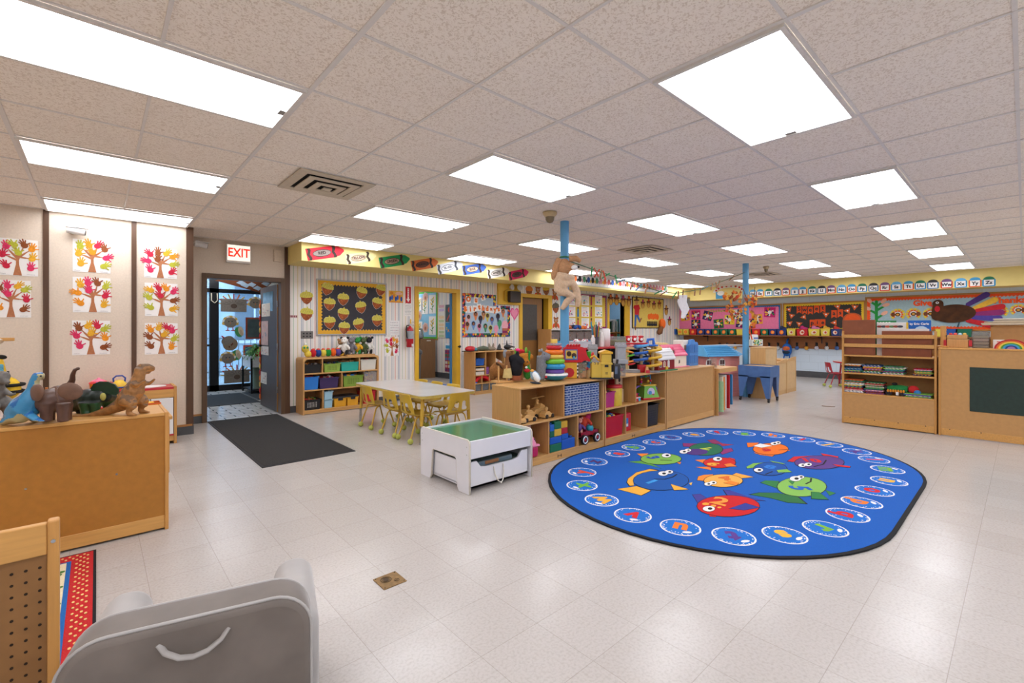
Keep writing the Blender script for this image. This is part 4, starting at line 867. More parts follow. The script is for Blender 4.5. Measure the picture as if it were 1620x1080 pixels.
b = MB(M('#a8b0b8', .25, .05, 10, metal=.8)); b.lathe([(.1, 0), (.13, .04), (.12, .2), (.1, .26), (.03, .28), (0, .29)], 20); solo(b, 'steel_urn', 'silver urn standing on the cupboard beyond yellow door', 'urn', (6.2, 10.5, 1.022))
t = thing('rubbish_bin', 'tall dark grey bin just inside the yellow door', 'bin', (4.52, YW+.38, 0)); b = MB(M('#4c5159', .45)); b.lathe([(.11, 0), (.14, .78), (.155, .79), (.155, .83), (.14, .83)], 18); b.build('bin_body', t); b = MB(M('#3a3e45', .45)); b.lathe([(.16, .8), (.16, .85), (.1, .9), (0, .91)], 18); b.build('lid', t)
b = MB(M('#2a5fa8', .9)); b.box(4.9, 5.9, 8.4, 9.0, 0, .012, .004); solo(b, 'blue_mat', 'blue edged floor mat beyond the yellow door', 'mat')
b = MB(M('#26282b', .5)); b.box(0, .3, 0, .35, 0, .95, .01); b.use(M('#3a4a52', .2)); b.box(.02, .28, -.004, .0, .6, .9); solo(b, 'microwave', 'dark appliance beside the brown cupboard beyond yellow door', 'appliance', (5.6, 10.4, 0)); 

dup(l0, (.75, 8.4, 2.395), 0, 'unseen ceiling light added to brighten the entrance vestibule, nearer the door'); dup(l0, (.75, 10.4, 2.395), 0, 'unseen ceiling light added to brighten the entrance vestibule, nearer the glass')  # both panels are unseen, added to brighten the vestibule
# ================================================================ striped wall: boards, posters, soffit decorations
# crayons on the soffit
def crayon(word, col, q0, q1, hgt, lb, tip=True, band='#3a2a22', lab='#e8d8c8'):
    a0 = P(*q0, Y=YS); a1 = P(*q1, Y=YS); d = a1 - a0; L = math.hypot(d.x, d.z); ang = math.atan2(d.z, d.x); h2 = hgt/2; mb = MB(M(col, .7)); a = Art(mb, (0, 0, 0)); C_ = M(col, .7, .05); B_ = M(band, .7)
    def rot(pts): return pts
    a.rect(0, L*.78, -h2, h2, C_, 1); a.poly([(L*.78, -h2*.85), (L*.86, -h2*.8), (L, -h2*.15), (L, h2*.15), (L*.86, h2*.8), (L*.78, h2*.85)], C_ if tip else M('#ece3d6', .7), 1)
    for x in (.03, .68):
        pts = [(L*x + .012*sin(k*1.6), -h2 + hgt*k/6) for k in range(7)]; a.poly(pts + [(p[0] + L*.08, p[1]) for p in pts[::-1]], B_, 2)
    a.ell(L*.4, 0, L*.25, h2*.62, B_, 2, n=20); a.ell(L*.4, 0, L*.235, h2*.5, M(lab, .7), 3, n=20); a.text(word, h2*.72, L*.4, 0, B_, 4, .002)
    o = solo(mb, 'paper_crayon', lb, 'paper crayon', (a0.x, YS-.001, a0.z), 0, 'paper crayons along the soffit'); o.rotation_euler = (0, -ang, 0)
crayon('RED', '#d92436', (485, 403), (544, 396), .17, 'red paper crayon on the yellow soffit corner', lab='#8c7f78')
crayon('YELLOW', '#efe2a2', (547.5, 410.5), (595, 404), .15, 'pale yellow paper crayon on the soffit, right of the red one', lab='#d8b49a'); crayon('GREEN', '#178a4a', (600.5, 416), (648, 409), .17, 'green paper crayon on the yellow soffit', lab='#a98a72')
crayon('ORANGE', '#cf6a2c', (651, 421), (693, 414), .17, 'orange paper crayon on the yellow soffit', lab='#6a3a28'); crayon('SILVER', '#c9ccd2', (692, 427), (732, 417.5), .17, 'silver grey paper crayon on the yellow soffit', lab='#e0dfe0', band='#3f4248')
crayon('BLUE', '#3f63b4', (732, 428), (769, 422.5), .17, 'blue paper crayon on the yellow soffit', lab='#d8b49a'); crayon('WHITE', '#e9e4da', (771, 434), (806, 428.5), .17, 'white paper crayon on the yellow soffit', False, lab='#cfc6bc'); crayon('PINK', '#d9245a', (805, 437), (836, 430), .17, 'hot pink paper crayon, last on the yellow soffit', lab='#5a3a3a')

# acorn board
CAPC = M('#cfc257', .8, .15, 40); NUT = M('#94481a', .6, .35, 16); FOIL = M('#d8d4cc', .4)
def acorn(c, s, lb, tilt, seed, U=X_, name='paper_acorn', group='paper acorns of the striped wall', cap=None, nut=None, face=False):
    mb = MB(FOIL); a = Art(mb, (0, 0, 0), U, Z_); rd = random.Random(seed); cap = cap or CAPC; nut = nut or NUT
    ca, sa = cos(tilt), sin(tilt); rt = lambda pts: [(x*ca - y*sa, x*sa + y*ca) for x, y in pts]
    out = [(-.42, .1), (-.38, -.15), (-.2, -.38), (0, -.5), (.2, -.38), (.38, -.15), (.42, .1)]
    a.poly(rt([(x*s*1.04, y*s*1.04) for x, y in out] + [(.44*s, .28*s), (.28*s, .44*s), (-.28*s, .44*s), (-.44*s, .28*s)]), FOIL, 1); a.poly(rt([(x*s, y*s) for x, y in out]), nut, 2)
    a.poly(rt([(-.48*s, .06*s), (-.25*s, .0), (0, -.02*s), (.25*s, .0), (.48*s, .06*s), (.44*s, .28*s), (.25*s, .42*s), (.05*s, .45*s), (.03*s, .55*s), (-.04*s, .55*s), (-.05*s, .45*s), (-.25*s, .42*s), (-.44*s, .28*s)]), cap, 3)
    for k in range(5):
        x = (-.3 + .15*k)*s; a.line(rt([(x, .05*s), (x + .1*s, .36*s)]), .008*s, M('#a89c3c', .8), 4)
    for k in range(4): x, y = rd.uniform(-.2, .2)*s, rd.uniform(-.3, -.05)*s; a.ell(*rt([(x, y)])[0], .05*s, .02*s, M('#c9752c', .7), 3, rd.uniform(0, 3))
    if face:
        for s_ in (-1, 1): a.ell(*rt([(s_*.12*s, -.12*s)])[0], .05*s, .05*s, BLK, 3)
        a.ell(*rt([(0, -.25*s)])[0], .1*s, .03*s, BLK, 3)
    return solo(mb, name, lb, 'paper acorn', c, 0, group)
def board(name, lb, q, border, panel, frame=None, scal=True, Y=YW, bw=.055, pitch=.05):
    c, w_, h_ = pic_at(*q, Y); t = thing(name, lb, 'bulletin board', c)
    f = MB(frame or M('#a9a9aa', .35, .03, 10, metal=.4)); e = .022
    for x0, x1, z0, z1 in ((-w_/2, w_/2, -h_/2, -h_/2+e), (-w_/2, w_/2, h_/2-e, h_/2), (-w_/2, -w_/2+e, -h_/2+e, h_/2-e), (w_/2-e, w_/2, -h_/2+e, h_/2-e)): f.box(x0, x1, -.022, 0, z0, z1, .003)
    f.build('frame', t); p = MB(panel); p.box(-w_/2+e, w_/2-e, -.012, -.002, -h_/2+e, h_/2-e); p.build('panel', t)
    if border:
        b = MB(border); a = Art(b, (0, -.012, 0)); a.scallop(-w_/2+e, w_/2-e, -h_/2+e, h_/2-e, bw, border, 1, pitch); b.build('border', t)
    return t, c, w_, h_
BLACKP = M('#3c3a40', .85, .05, 20); GOLD = M('#e0a82c', .7, .03, 10)
board('bulletin_board', 'black acorn bulletin board with scalloped yellow border over the toy shelf', (500, 444.5, 611, 530), GOLD, BLACKP, bw=.075)
q = lambda x, y: P(440 + x/3.175, 340 + y/3.175, Y=YW - .016)
nm = ['top row, furthest left', 'top row, second', 'top row, third', 'top row, furthest right', 'second row left', 'centre of the second row', 'right of the second row', 'below centre on the left half', 'lower left corner', 'bottom row right of centre', 'lower right corner', 'lowest, touching the bottom border']
for k, (x, y) in enumerate(((247, 371), (327, 423), (419, 390), (515, 377), (258, 447), (416, 463), (497, 443), (327, 497), (259, 540), (405, 548), (497, 530), (332, 567))):
    acorn(q(x, y), .205, 'paper acorn on the black board: %s' % nm[k], random.uniform(-.25, .25), k)
q = lambda x, y: P(440 + x/3.175, 340 + y/3.175, Y=YW - .001)
acorn(q(143, 415), .21, 'paper acorn on striped wall left of the board, upper', .05, 31); acorn(q(143, 497), .21, 'paper acorn on striped wall left of the board, lower', -.1, 32)
mb = MB(M('#7a3a3a', .8)); a = Art(mb, (0, 0, 0)); a.rect(-.09, .09, -.02, .02, M('#c9a9a4', .8), 1)
for k in range(7): a.rect(-.08 + .024*k, -.065 + .024*k, -.013, .013, M('#7a2c34', .8), 2)
solo(mb, 'name_strip', 'small maroon lettered strip by the door trim', 'sign', q(66, 509))
t = thing('outlet_plate', 'grey six hole outlet plate under the wall acorns', 'outlet plate', P(485.5, 529.5, Y=YW)); b = MB(M('#77726e', .4, .03, 10, metal=.3)); b.box(-.092, .092, -.006, 0, -.058, .058, .003); b.build('plate', t); b = MB(M('#2a2828', .6))
for i in range(3):
    for j in range(2): b.box(-.062 + .05*i, -.038 + .05*i, -.008, -.0055, -.035 + .045*j, -.013 + .045*j)
b.build('outlet_hole', t)
def wall_paper(name, lb, cat, q_, base, fn=None, Y=YW-.0005, group=None, U=X_):
    c, w_, h_ = pic_at(*q_, Y); mb = MB(M(base, .8)); a = Art(mb, (0, 0, 0)); a.rect(-w_/2, w_/2, -h_/2, h_/2, M(base, .8), 1)
    if fn: fn(a, w_, h_)
    return solo(mb, name, lb, cat, c, 0, group)
def art_kids(a, w_, h_):
    for k in range(7): a.ell(-.4*w_ + k*.13*w_, -.18*h_ + .1*h_*(k % 3), .07*w_, .22*h_, M(['#2b4f9c', '#3a62b4', '#d9862a'][k % 3], .8), 2)
    a.rect(-w_/2, w_/2, -h_/2, -.42*h_, M('#d9862a', .8), 2); a.ell(.2*w_, .28*h_, .25*w_, .14*h_, M('#e8b9a0', .8), 2); a.ell(-.3*w_, .3*h_, .12*w_, .14*h_, M('#d98a2a', .8), 2)
wall_paper('wall_poster', 'small orange and blue painting right of the acorn board', 'poster', (615, 460, 637.5, 478.5), '#e3b04a', art_kids)
def arrow(a, w_, h_): a.rect(-.14*w_, .14*w_, -.28*h_, .42*h_, PAPER, 2); a.poly([(-.34*w_, -.24*h_), (.34*w_, -.24*h_), (0, -.44*h_)], PAPER, 2); [a.rect(-.05*w_, .05*w_, .32*h_ - k*.14*h_, .38*h_ - k*.14*h_, M('#b8222c', .6), 3) for k in range(4)]
wall_paper('extinguisher_sign', 'red sign with white down arrow above the fire extinguisher', 'sign', (641.5, 453.5, 650, 479.5), '#c3242e', arrow)
def script(n, cs=('#8a8a90',)):
    def fn(a, w_, h_):
        rd = random.Random(n)
        for r_ in range(n):
            y = h_*(.36 - .7*r_/max(1, n-1)); x = -.4*w_
            while x < .34*w_: l_ = rd.uniform(.04, .12)*w_; a.line([(x, y), (x+l_, y + rd.uniform(-.01, .01)*h_)], .006*h_ + .001, M(rd.choice(cs), .8), 2); x += l_ + .05*w_
    return fn
wall_paper('paper_notice', 'white handwritten notice above the small tree picture', 'paper', (616, 507, 632, 530), '#e9e6e4', script(5, ('#5a5a66', '#c98a9a', '#5a5a66')), group=None); wall_paper('paper_notice', 'pale printed notice under the extinguisher sign', 'paper', (640, 481, 651, 500), '#ebe7e2', script(7))
c, w_, h_ = pic_at(608.5, 533, 631, 563, YW-.0005); tree_picture('handprint tree painting on striped wall beside the fire extinguisher', c, w_, h_, 77)
t = thing('fire_extinguisher', 'red fire extinguisher on the striped wall left of yellow door', 'fire extinguisher', P(648.5, 549, Y=YW-.09)); k = .0108
b = MB(M('#b01f2a', .25, .05, 10)); b.lathe([(.055, 0), (.062, .01), (.062, .30), (.05, .34), (.025, .36), (.02, .38), (0, .38)], 22); b.build('cylinder', t); b = MB(M('#9aa0a6', .4)); b.lathe([(.0635, .15), (.0635, .29)], 22); b.build('label', t)
b = MB(BLK); b.tube([(-.02, 0, .39), (-.07, -.02, .39), (-.085, -.02, .32), (-.08, -.03, .2), (-.07, -.03, .16)], .011); b.build('hose', t); b = MB(M('#c9c4bc', .3, metal=.7)); b.tube([(0, 0, .37), (0, 0, .42), (.07, 0, .45)], .012); b.tube([(.0, 0, .41), (.08, 0, .40)], .01); b.build('valve_handle', t)
b = MB(M('#e8b83a', .4)); b.box(-.01, .01, -.03, -.02, .42, .5); b.build('tag', t); b = MB(M('#e3dfd8', .5)); b.box(.0, .04, -.066, -.06, .01, .06); b.build('sticker', t); b = MB(M('#7a2a2a', .5)); b.box(-.03, .03, .055, .09, .1, .36); b.build('bracket', t)

# birthday board (notched round the yellow electrical box)
c0 = P(731, 535, Y=YW-.003); q = lambda x, y: P(720 + x/6.35, 450 + y/6.35, Y=YW-.003)
pts = [q(70, 85), q(405, 98), q(405, 215), q(548, 215), q(548, 525), q(72, 525)]; pts = [P(731, 463.3, Y=YW), P(783.8, 465.4, Y=YW), P(783.8, 483.8, Y=YW), P(806.3, 483.8, Y=YW), P(806.3, 532, Y=YW), P(731, 532.5, Y=YW)]
zT, zN, zB = P(731, 463.3, Y=YW).z, P(795, 484, Y=YW).z, P(768, 532.5, Y=YW).z; xL, xN, xR = pts[0].x, pts[1].x, pts[3].x
t = thing('bulletin_board', 'blue notched birthday board with bright speckled border', 'bulletin board', (xL, YW-.0003, zB)); W_, H_, N1, N2 = xR-xL, zT-zB, xN-xL, zN-zB
mb = MB(M('#a9bccb', .8)); mb.prism([(0, 0), (W_, 0), (W_, N2), (N1, N2), (N1, H_), (0, H_)], (0, 0, 0), X_, Z_, .01); mb.build('panel', t)
mb = MB(BLK); a = Art(mb, (0, -.01, 0)); e = .07; edges = [((0, 0), (W_, 0)), ((W_, 0), (W_, N2)), ((W_, N2), (N1, N2)), ((N1, N2), (N1, H_)), ((N1, H_), (0, H_)), ((0, H_), (0, 0))]
cs = ['#c92a3a', '#1f6a4a', '#e8c23a', '#3a4fa0', '#e8702a', '#23232a', '#8a2a6a']; rd = random.Random(5)
for (x0, y0), (x1, y1) in edges:
    L = math.hypot(x1-x0, y1-y0); n = max(2, int(L/.055)); ux, uy = (x1-x0)/L, (y1-y0)/L; nx, ny = -uy, ux
    a.poly([(x0, y0), (x1, y1), (x1 + nx*e, y1 + ny*e), (x0 + nx*e, y0 + ny*e)], M('#2a2f3a', .8), 1)
    for k in range(n):
        for r_ in range(2): s_ = (k + .5 + .3*(r_))*L/(n+.3); a.ell(x0 + ux*s_ + nx*e*(.27 + .46*r_), y0 + uy*s_ + ny*e*(.27 + .46*r_), .027, .024, M(rd.choice(cs), .7), 2, rd.uniform(0, 3), 6)
mb.build('border', t)
ORL = M('#e8772a', .7)
def letter_card(ch, px, py, tilt, lb, s=.17, shape='rect', col=None, base=None, Y=YW-.012, U=X_, X=None):
    c = P(px, py, Y=Y) if X is None else P(px, py, X=X); mb = MB(PAPER); a = Art(mb, (0, 0, 0), U, Z_); ca, sa = cos(tilt), sin(tilt)
    pts = [(-s*.48, -s*.6), (s*.48, -s*.6), (s*.48, s*.6), (-s*.48, s*.6)] if shape == 'rect' else [(-s*.5, s*.6), (s*.5, s*.6), (s*.5, -s*.7), (0, -s*.45), (-s*.5, -s*.7)]
    a.poly([(x*ca - y*sa, x*sa + y*ca) for x, y in pts], base or PAPER, 1); a.text(ch, s*1.15, 0, .02*s, col or ORL, 2, .01, tilt); return mb, c
used = {}
for k, (ch, px, py) in enumerate(zip('OurBirthdays', [741, 753, 764, 736, 744, 751, 758, 764.5, 770.5, 777, 783, 789], [473.5, 474.5, 470, 489, 489, 488.5, 486, 488, 488.5, 489.5, 490, 489])):
    mb, c = letter_card(ch, px, py, [.05, -.05, .3, .05, .08, -.05, .12, -.1, .05, -.1, .1, .15][k], '', .115); word = 'Our' if k < 3 else 'Birthdays'
    solo(mb, 'letter_card', 'white card with orange letter %s, %s of the word %s' % (ch, ordinal(k if k < 3 else k-3), word), 'letter card', c, 0, 'birthday board letters')
SK = [M(c_, .7) for c_ in ('#5a3a2c', '#8a5c44', '#3f2a24', '#a87860')]; BC = ['#d8a2a0', '#e0824a', '#3a3f5a', '#c98a4a', '#c9b84a', '#6a7fb4', '#3a3f5a', '#e0824a', '#c9784a', '#6a8fc4', '#d87a9a', '#3f8a5c', '#c9c24a', '#e0989f']
for k, (x, y) in enumerate(((135, 328), (206, 300), (255, 340), (286, 295), (325, 315), (370, 350), (430, 318), (482, 272), (123, 400), (184, 395), (243, 420), (304, 420), (356, 438))):
    c = P(720 + x/6.35, 450 + y/6.35, Y=YW-.012); mb = MB(M(BC[k], .7)); a = Art(mb, (0, 0, 0)); C_ = M(BC[k], .7); a.ell(0, .0, .055, .063, C_, 1); a.poly([(-.036, -.04), (.036, -.04), (.012, -.12), (-.012, -.12)], C_, 1); a.ell(0, .007, .038, .042, M('#241c1a', .7), 2); a.ell(0, -.002, .026, .03, SK[k % 4], 3)
    solo(mb, 'birthday_balloon', 'paper balloon with child photo, %s across on the birthday board, %s row' % (ordinal(k if k < 8 else k-8), 'upper' if k < 8 else 'lower'), 'paper balloon', c, 0, 'birthday balloons')
for lb, x, y, col in (('pink paper balloon without photo on the birthday board', 412, 443, '#e89ab0'), ('green paper balloon on the birthday board', 446, 388, '#4a9a6a')):
    c = P(720 + x/6.35, 450 + y/6.35, Y=YW-.012); mb = MB(M(col, .7)); a = Art(mb, (0, 0, 0)); a.ell(0, 0, .06, .075, M(col, .7), 1); a.poly([(-.03, -.06), (.03, -.06), (.012, -.13), (-.012, -.13)], M(col, .7), 1); solo(mb, 'paper_balloon', lb, 'paper balloon', c)
c = P(720 + 500/6.35, 450 + 420/6.35, Y=YW-.012); mb = MB(M('#eba9b4', .7)); a = Art(mb, (0, 0, 0)); a.ell(0, .02, .09, .11, M('#eba9b4', .7), 1); a.poly([(-.08, -.04), (.08, -.04), (.065, -.19), (-.065, -.19)], M('#b5684a', .7), 2); a.rect(-.075, .075, -.14, -.09, M('#8a2a5a', .7), 3); a.line([(0, .15), (0, .22)], .01, M('#e8c23a', .7), 1); solo(mb, 'paper_cupcake', 'pink paper cupcake at the right of birthday board', 'paper cupcake', c)
c = P(814, 495.5, Y=YW-.0003); mb = MB(M('#e8709a', .7)); a = Art(mb, (0, 0, 0)); hp = [(.16*sin(R(tt))**3*.8, .01*(13*cos(R(tt)) - 5*cos(R(2*tt)) - 2*cos(R(3*tt)) - cos(R(4*tt)))) for tt in range(0, 360, 15)]; a.poly(hp, M('#e05a90', .7), 1); a.poly([(x*.75, y*.75) for x, y in hp], M('#ee8fb0', .7), 2); solo(mb, 'paper_heart', 'pink paper heart between birthday board and brown door', 'paper heart', c)
# yellow electrical panel and emergency light
c, w_, h_ = pic_at(787.5, 448, 822, 482, YW-.03); t = thing('electrical_panel', 'yellow painted electrical panel beside the brown door', 'electrical panel', (c[0], YW, c[2])); b = MB(YELD); b.box(-w_/2, w_/2, -.05, 0, -h_/2, h_/2, .006); b.build('box', t); b = MB(M('#c99c2a', .4)); b.tube([(-w_*.1, -.055, h_*.2), (-w_*.25, -.075, h_*.1), (-w_*.25, -.075, -h_*.3), (-w_*.05, -.055, -h_*.38)], .014); b.build('conduit', t)
t = thing('emergency_light', 'black emergency light unit with two lamp heads', 'emergency light', P(812, 469, Y=YW-.05)); b = MB(M('#3a302a', .5)); b.box(-.17, .14, -.10, .0, -.13, .11, .01); b.build('housing', t)
for x in (-.11, .12): b = MB(M('#c9c6be', .3)); b.lathe([(.03, -.03), (.065, .03), (.06, .035), (0, .03)], 18); o = b.build('lamp_head', t); o.location = (x, -.06, .19); o.rotation_euler = (R(80), 0, .2 if x < 0 else -.3)
# acorns, bears and squirrels round the brown door
def bear(c, lb, s=.24, seed=0):
    mb = MB(M('#a8622c', .8)); a = Art(mb, (0, 0, 0)); B_ = M('#9a5c2c', .8, .15, 20); a.ell(0, 0, s*.3, s*.3, B_, 1); a.ell(-s*.24, s*.26, s*.12, s*.12, B_, 1); a.ell(s*.24, s*.26, s*.12, s*.12, B_, 1); a.ell(0, -s*.42, s*.26, s*.3, B_, 1)
    for s_ in (-1, 1): a.ell(s_*s*.33, -s*.5, s*.14, s*.26, M('#d9502a', .8), 2, s_*.5); a.ell(s_*s*.1, s*.06, s*.05, s*.06, PAPER, 2); a.ell(s_*s*.1, s*.06, s*.025, s*.03, BLK, 3)
    a.ell(0, -s*.1, s*.1, s*.06, M('#d0a070', .8), 2); solo(mb, 'paper_bear', lb, 'paper bear', c, 0, 'paper bears round the brown door')
acorn(P(837, 460, Y=YW-.0003), .24, 'orange capped paper acorn with face above the brown door', 0, 51, cap=M('#d9762a', .8), nut=M('#9a5a2c', .8), face=True); bear(P(851, 458.5, Y=YW-.0003), 'brown paper bear between two acorns above the brown door'); acorn(P(864, 459, Y=YW-.0003), .25, 'yellow capped paper acorn above the brown door', .1, 52, cap=M('#d9b83a', .8), nut=M('#9a5a2c', .8), face=True)
bear(P(877.5, 463, Y=YW-.0003), 'brown paper bear with orange leaves right of the brown door top'); acorn(P(879, 487, Y=YW-.0003), .26, 'dark capped paper acorn beside the first blue post', .1, 53, cap=M('#5a5450', .8), nut=M('#9a4f2a', .8)); bear(P(879.5, 507, Y=YW-.0003), 'brown paper bear under the dark capped acorn')
# ================================================================ bins and the toy shelf on the striped wall
def bin_(name, lb, col, x0, x1, y0, y1, z0, z1, group, pile=None, holes=False, clear=False, lid=None, n=26, mat=None, cat='toy bin', hc=None, lug=.004):
    W, D, H = x1-x0, y1-y0, z1-z0; t = thing(name, lb, cat, (x0, y0, z0), 0, group); m = mat or (glass(col, .15) if clear else M(col, .35, .04, 12)); i_ = .04*W; e = .006
    b = MB(m); q = lambda a, z, k: (a[0]*(W/2 - i_*(1-k)) + W/2, a[1]*(D/2 - .03*D*(1-k)) + D/2, z); cn = ((-1, -1), (1, -1), (1, 1), (-1, 1))
    o = [q(c, 0, 0) for c in cn] + [q(c, H, 1) for c in cn]; s_ = 1 - 2*e/W; inn = [((x-W/2)*s_ + W/2, (y-D/2)*(1-2*e/D) + D/2, max(z, e)) for x, y, z in o]
    b.add(o + inn, [(3, 2, 1, 0), (0, 1, 5, 4), (1, 2, 6, 5), (2, 3, 7, 6), (3, 0, 4, 7), (8, 9, 10, 11), (8, 12, 13, 9), (9, 13, 14, 10), (10, 14, 15, 11), (11, 15, 12, 8), (4, 5, 13, 12), (5, 6, 14, 13), (6, 7, 15, 14), (7, 4, 12, 15)])
    if holes:
        b.use(M(hc or '#4f5a2a', .8))
        for i in range(7):
            for j in range(5): x = W*(.24 + .52*i/6); z = H*(.28 + .44*j/4); y = .03*D*(1 - z/H); b.box(x - W*.018, x + W*.018, y - .0015, y + .002, z - H*.028, z + H*.028)
    b.build('tub', t); b = MB(m); b.tube([(-lug, -lug, H), (W+lug, -lug, H), (W+lug, D+lug, H), (-lug, D+lug, H)], .008, 6, True); b.build('rim', t)
    if lid: b = MB(M(lid, .4)); b.box(-.008, W+.008, -.008, D+.008, H+.004, H+.028, .006); b.box(W*.3, W*.7, -.014, -.006, H-.03, H+.02, .003); b.build('lid', t)
    if pile:
        rd = random.Random(int(x0*997 + z0*331)); p = MB()
        z_ = .12*H if clear else H*.82
        for k in range(n):
            p.use(M(rd.choice(pile), .5)); x, y = rd.uniform(.14, .86)*W, rd.uniform(.14, .86)*D; z = rd.uniform(e*2+.02, H*.92) if clear else z_ + rd.uniform(-.01, .035); r_ = min(.04, W*.13)
            f = rd.random()
            if f < .4: p.ell((x, y, z), (r_*rd.uniform(.6, 1), r_*rd.uniform(.5, .9), r_*rd.uniform(.4, .8)), (rd.uniform(0, 3), rd.uniform(0, 3), 0), 8, 5)
            elif f < .7: p.at((x, y, z), (rd.uniform(-1, 1), rd.uniform(-1, 1), rd.uniform(0, 3))).cb((0, 0, 0), (r_*1.6, r_*.8, r_*.6), .003, 1); p.at()
            else: p.tube([(x-r_, y, z), (x, y + r_*.4, z + r_*.6), (x+r_, y, z + rd.uniform(-.01, .02))], r_*.25, 6)
        o = p.build('toy_pile', t); o['kind'] = 'stuff'
    return t
BIRCH = wood('#c99a5e', 'x'); BIRCZ = wood('#c4935a', 'z')
SX0, SX1, SY0, SY1, SH = 2.255, 3.445, 7.10, 7.425, .842
t = thing('toy_shelf', 'wooden toy shelf full of bins under the acorn board', 'shelf', (SX0, SY0, 0)); W = SX1-SX0; D = SY1-SY0
sx = lambda px: P(px, 600, Y=SY0).x - SX0
for s_ in (0, 1): b = MB(BIRCZ); x = 0 if not s_ else W-.022; b.prism([(0, 0), (D, 0), (D, SH-.08), (.0, SH-.08)], (x, 0, 0), Y_, Z_, .022); b.build('side_panel', t)
b = MB(BIRCH); b.prism([(.0, SH-.08), (.022, SH-.08), (.03, SH-.045), (.06, SH-.024), (W-.06, SH-.024), (W-.03, SH-.045), (W-.022, SH-.08), (W, SH-.08), (W, SH-.03), (W-.01, SH-.01), (W-.03, SH), (.03, SH), (.01, SH-.01), (0, SH-.03)], (0, D, 0), X_, Z_, D); b.build('top', t)
for z in (.045, .345, .592): b = MB(BIRCH); b.box(.022, W-.022, .004, D-.01, z, z+.018, .002); b.build('shelf', t)
b = MB(BIRCH); b.box(.022, W-.022, .01, .028, .008, .045); b.build('kick_rail', t); b = MB(wood('#a87a48', 'x')); b.box(.01, W-.01, D-.012, D, .02, SH-.03); b.build('back_panel', t)
for px, z0, z1 in ((510.5, .61, SH-.024), (569, .61, SH-.024), (541.5, .363, .592), (511.5, .063, .345)): x = sx(px); b = MB(BIRCZ); b.box(x-.008, x+.008, .006, D-.012, z0, z1); b.build('divider', t)
G1 = 'bins in the toy shelf'; TOYS = ['#c9832c', '#3a3a40', '#a8602c', '#d8d0c4', '#6a6a70', '#8a4a2a']; MIX = ['#c8323a', '#2f5fb0', '#e8b83a', '#3a9a5a', '#e0e0e0', '#d8702a']
bx = lambda px: P(px, 600, Y=SY0+.02).x
def sb(lb, col, p0, p1, z0, h, **k): return bin_('toy_bin', lb, col, bx(p0), bx(p1), SY0+.02, SY1-.03, z0+.001, z0+h, G1, **k)
sb('black bin of small animals, top left in the toy shelf', '#232325', 480.5, 508, .61, .125, pile=['#d8872c', '#8a8078', '#5a5a5e', '#c9752c', '#3f3f44']); sb('light green basket, top row of toy shelf', '#8fae4a', 513, 538.5, .61, .125, holes=True, pile=['#3a3a40', '#6a5a4a', '#2a3f6a', '#c9a97a'])
sb('teal bin, top row of the toy shelf', '#2aa99a', 540, 567.5, .61, .135, pile=['#b98a5a', '#a8784a', '#d0a870']); sb('white bin, top right in the toy shelf', '#d8d4c8', 571, 595, .61, .165, pile=['#b8302c', '#a02a28', '#c8523a'], n=14)
sb('bright blue bin, left of the middle shelf row', '#2d76c8', 480.5, 504, .363, .19, pile=['#b8322a', '#c9423a', '#8a2a24']); sb('dark purple bin with coloured toys in the middle shelf row', '#3d2f5a', 505.5, 535.5, .363, .16, pile=['#2f6fd0', '#c8323a', '#d8c9c0', '#b82a3a'])
sb('olive green basket, middle row of toy shelf', '#7d9a3c', 543.5, 574.5, .363, .165, holes=True, pile=['#2f5fb0', '#e8a83a', '#3a7fd0', '#c9423a']); sb('clear bin of yellow, red and blue rings at right of shelf', '#f0ece8', 576, 596.5, .363, .215, clear=True, pile=['#e8b02c', '#e8b02c', '#c8323a', '#2f4a90', '#e08a2c'], n=60)
sb('black basket of toy food, bottom left in the toy shelf', '#222224', 480.5, 507, .063, .15, holes=True, hc='#c9c4bc', pile=['#d98a4a', '#d98a4a', '#c9b83a', '#b8322a', '#5a8a3a'])
for k in range(2): sb('pale blue drawer box, %s one in the toy shelf' % ('lower' if k == 0 else 'upper'), '#9cc3d6', 513, 526 + k*.4, .063 + k*.128, .122, pile=['#5a5a66', '#d0d0d6'] if k else None, n=10)
for k, (a_, b_) in enumerate(((529, 548), (549.5, 567))): sb('yellow bin with black lid, bottom row, %s' % ('left one' if k == 0 else 'right one'), '#e0a32a', a_, b_, .063, .13, lid='#25262a')
sb('red toy bin, bottom right corner of the toy shelf', '#c0242c', 576, 594, .063, .2, pile=MIX)
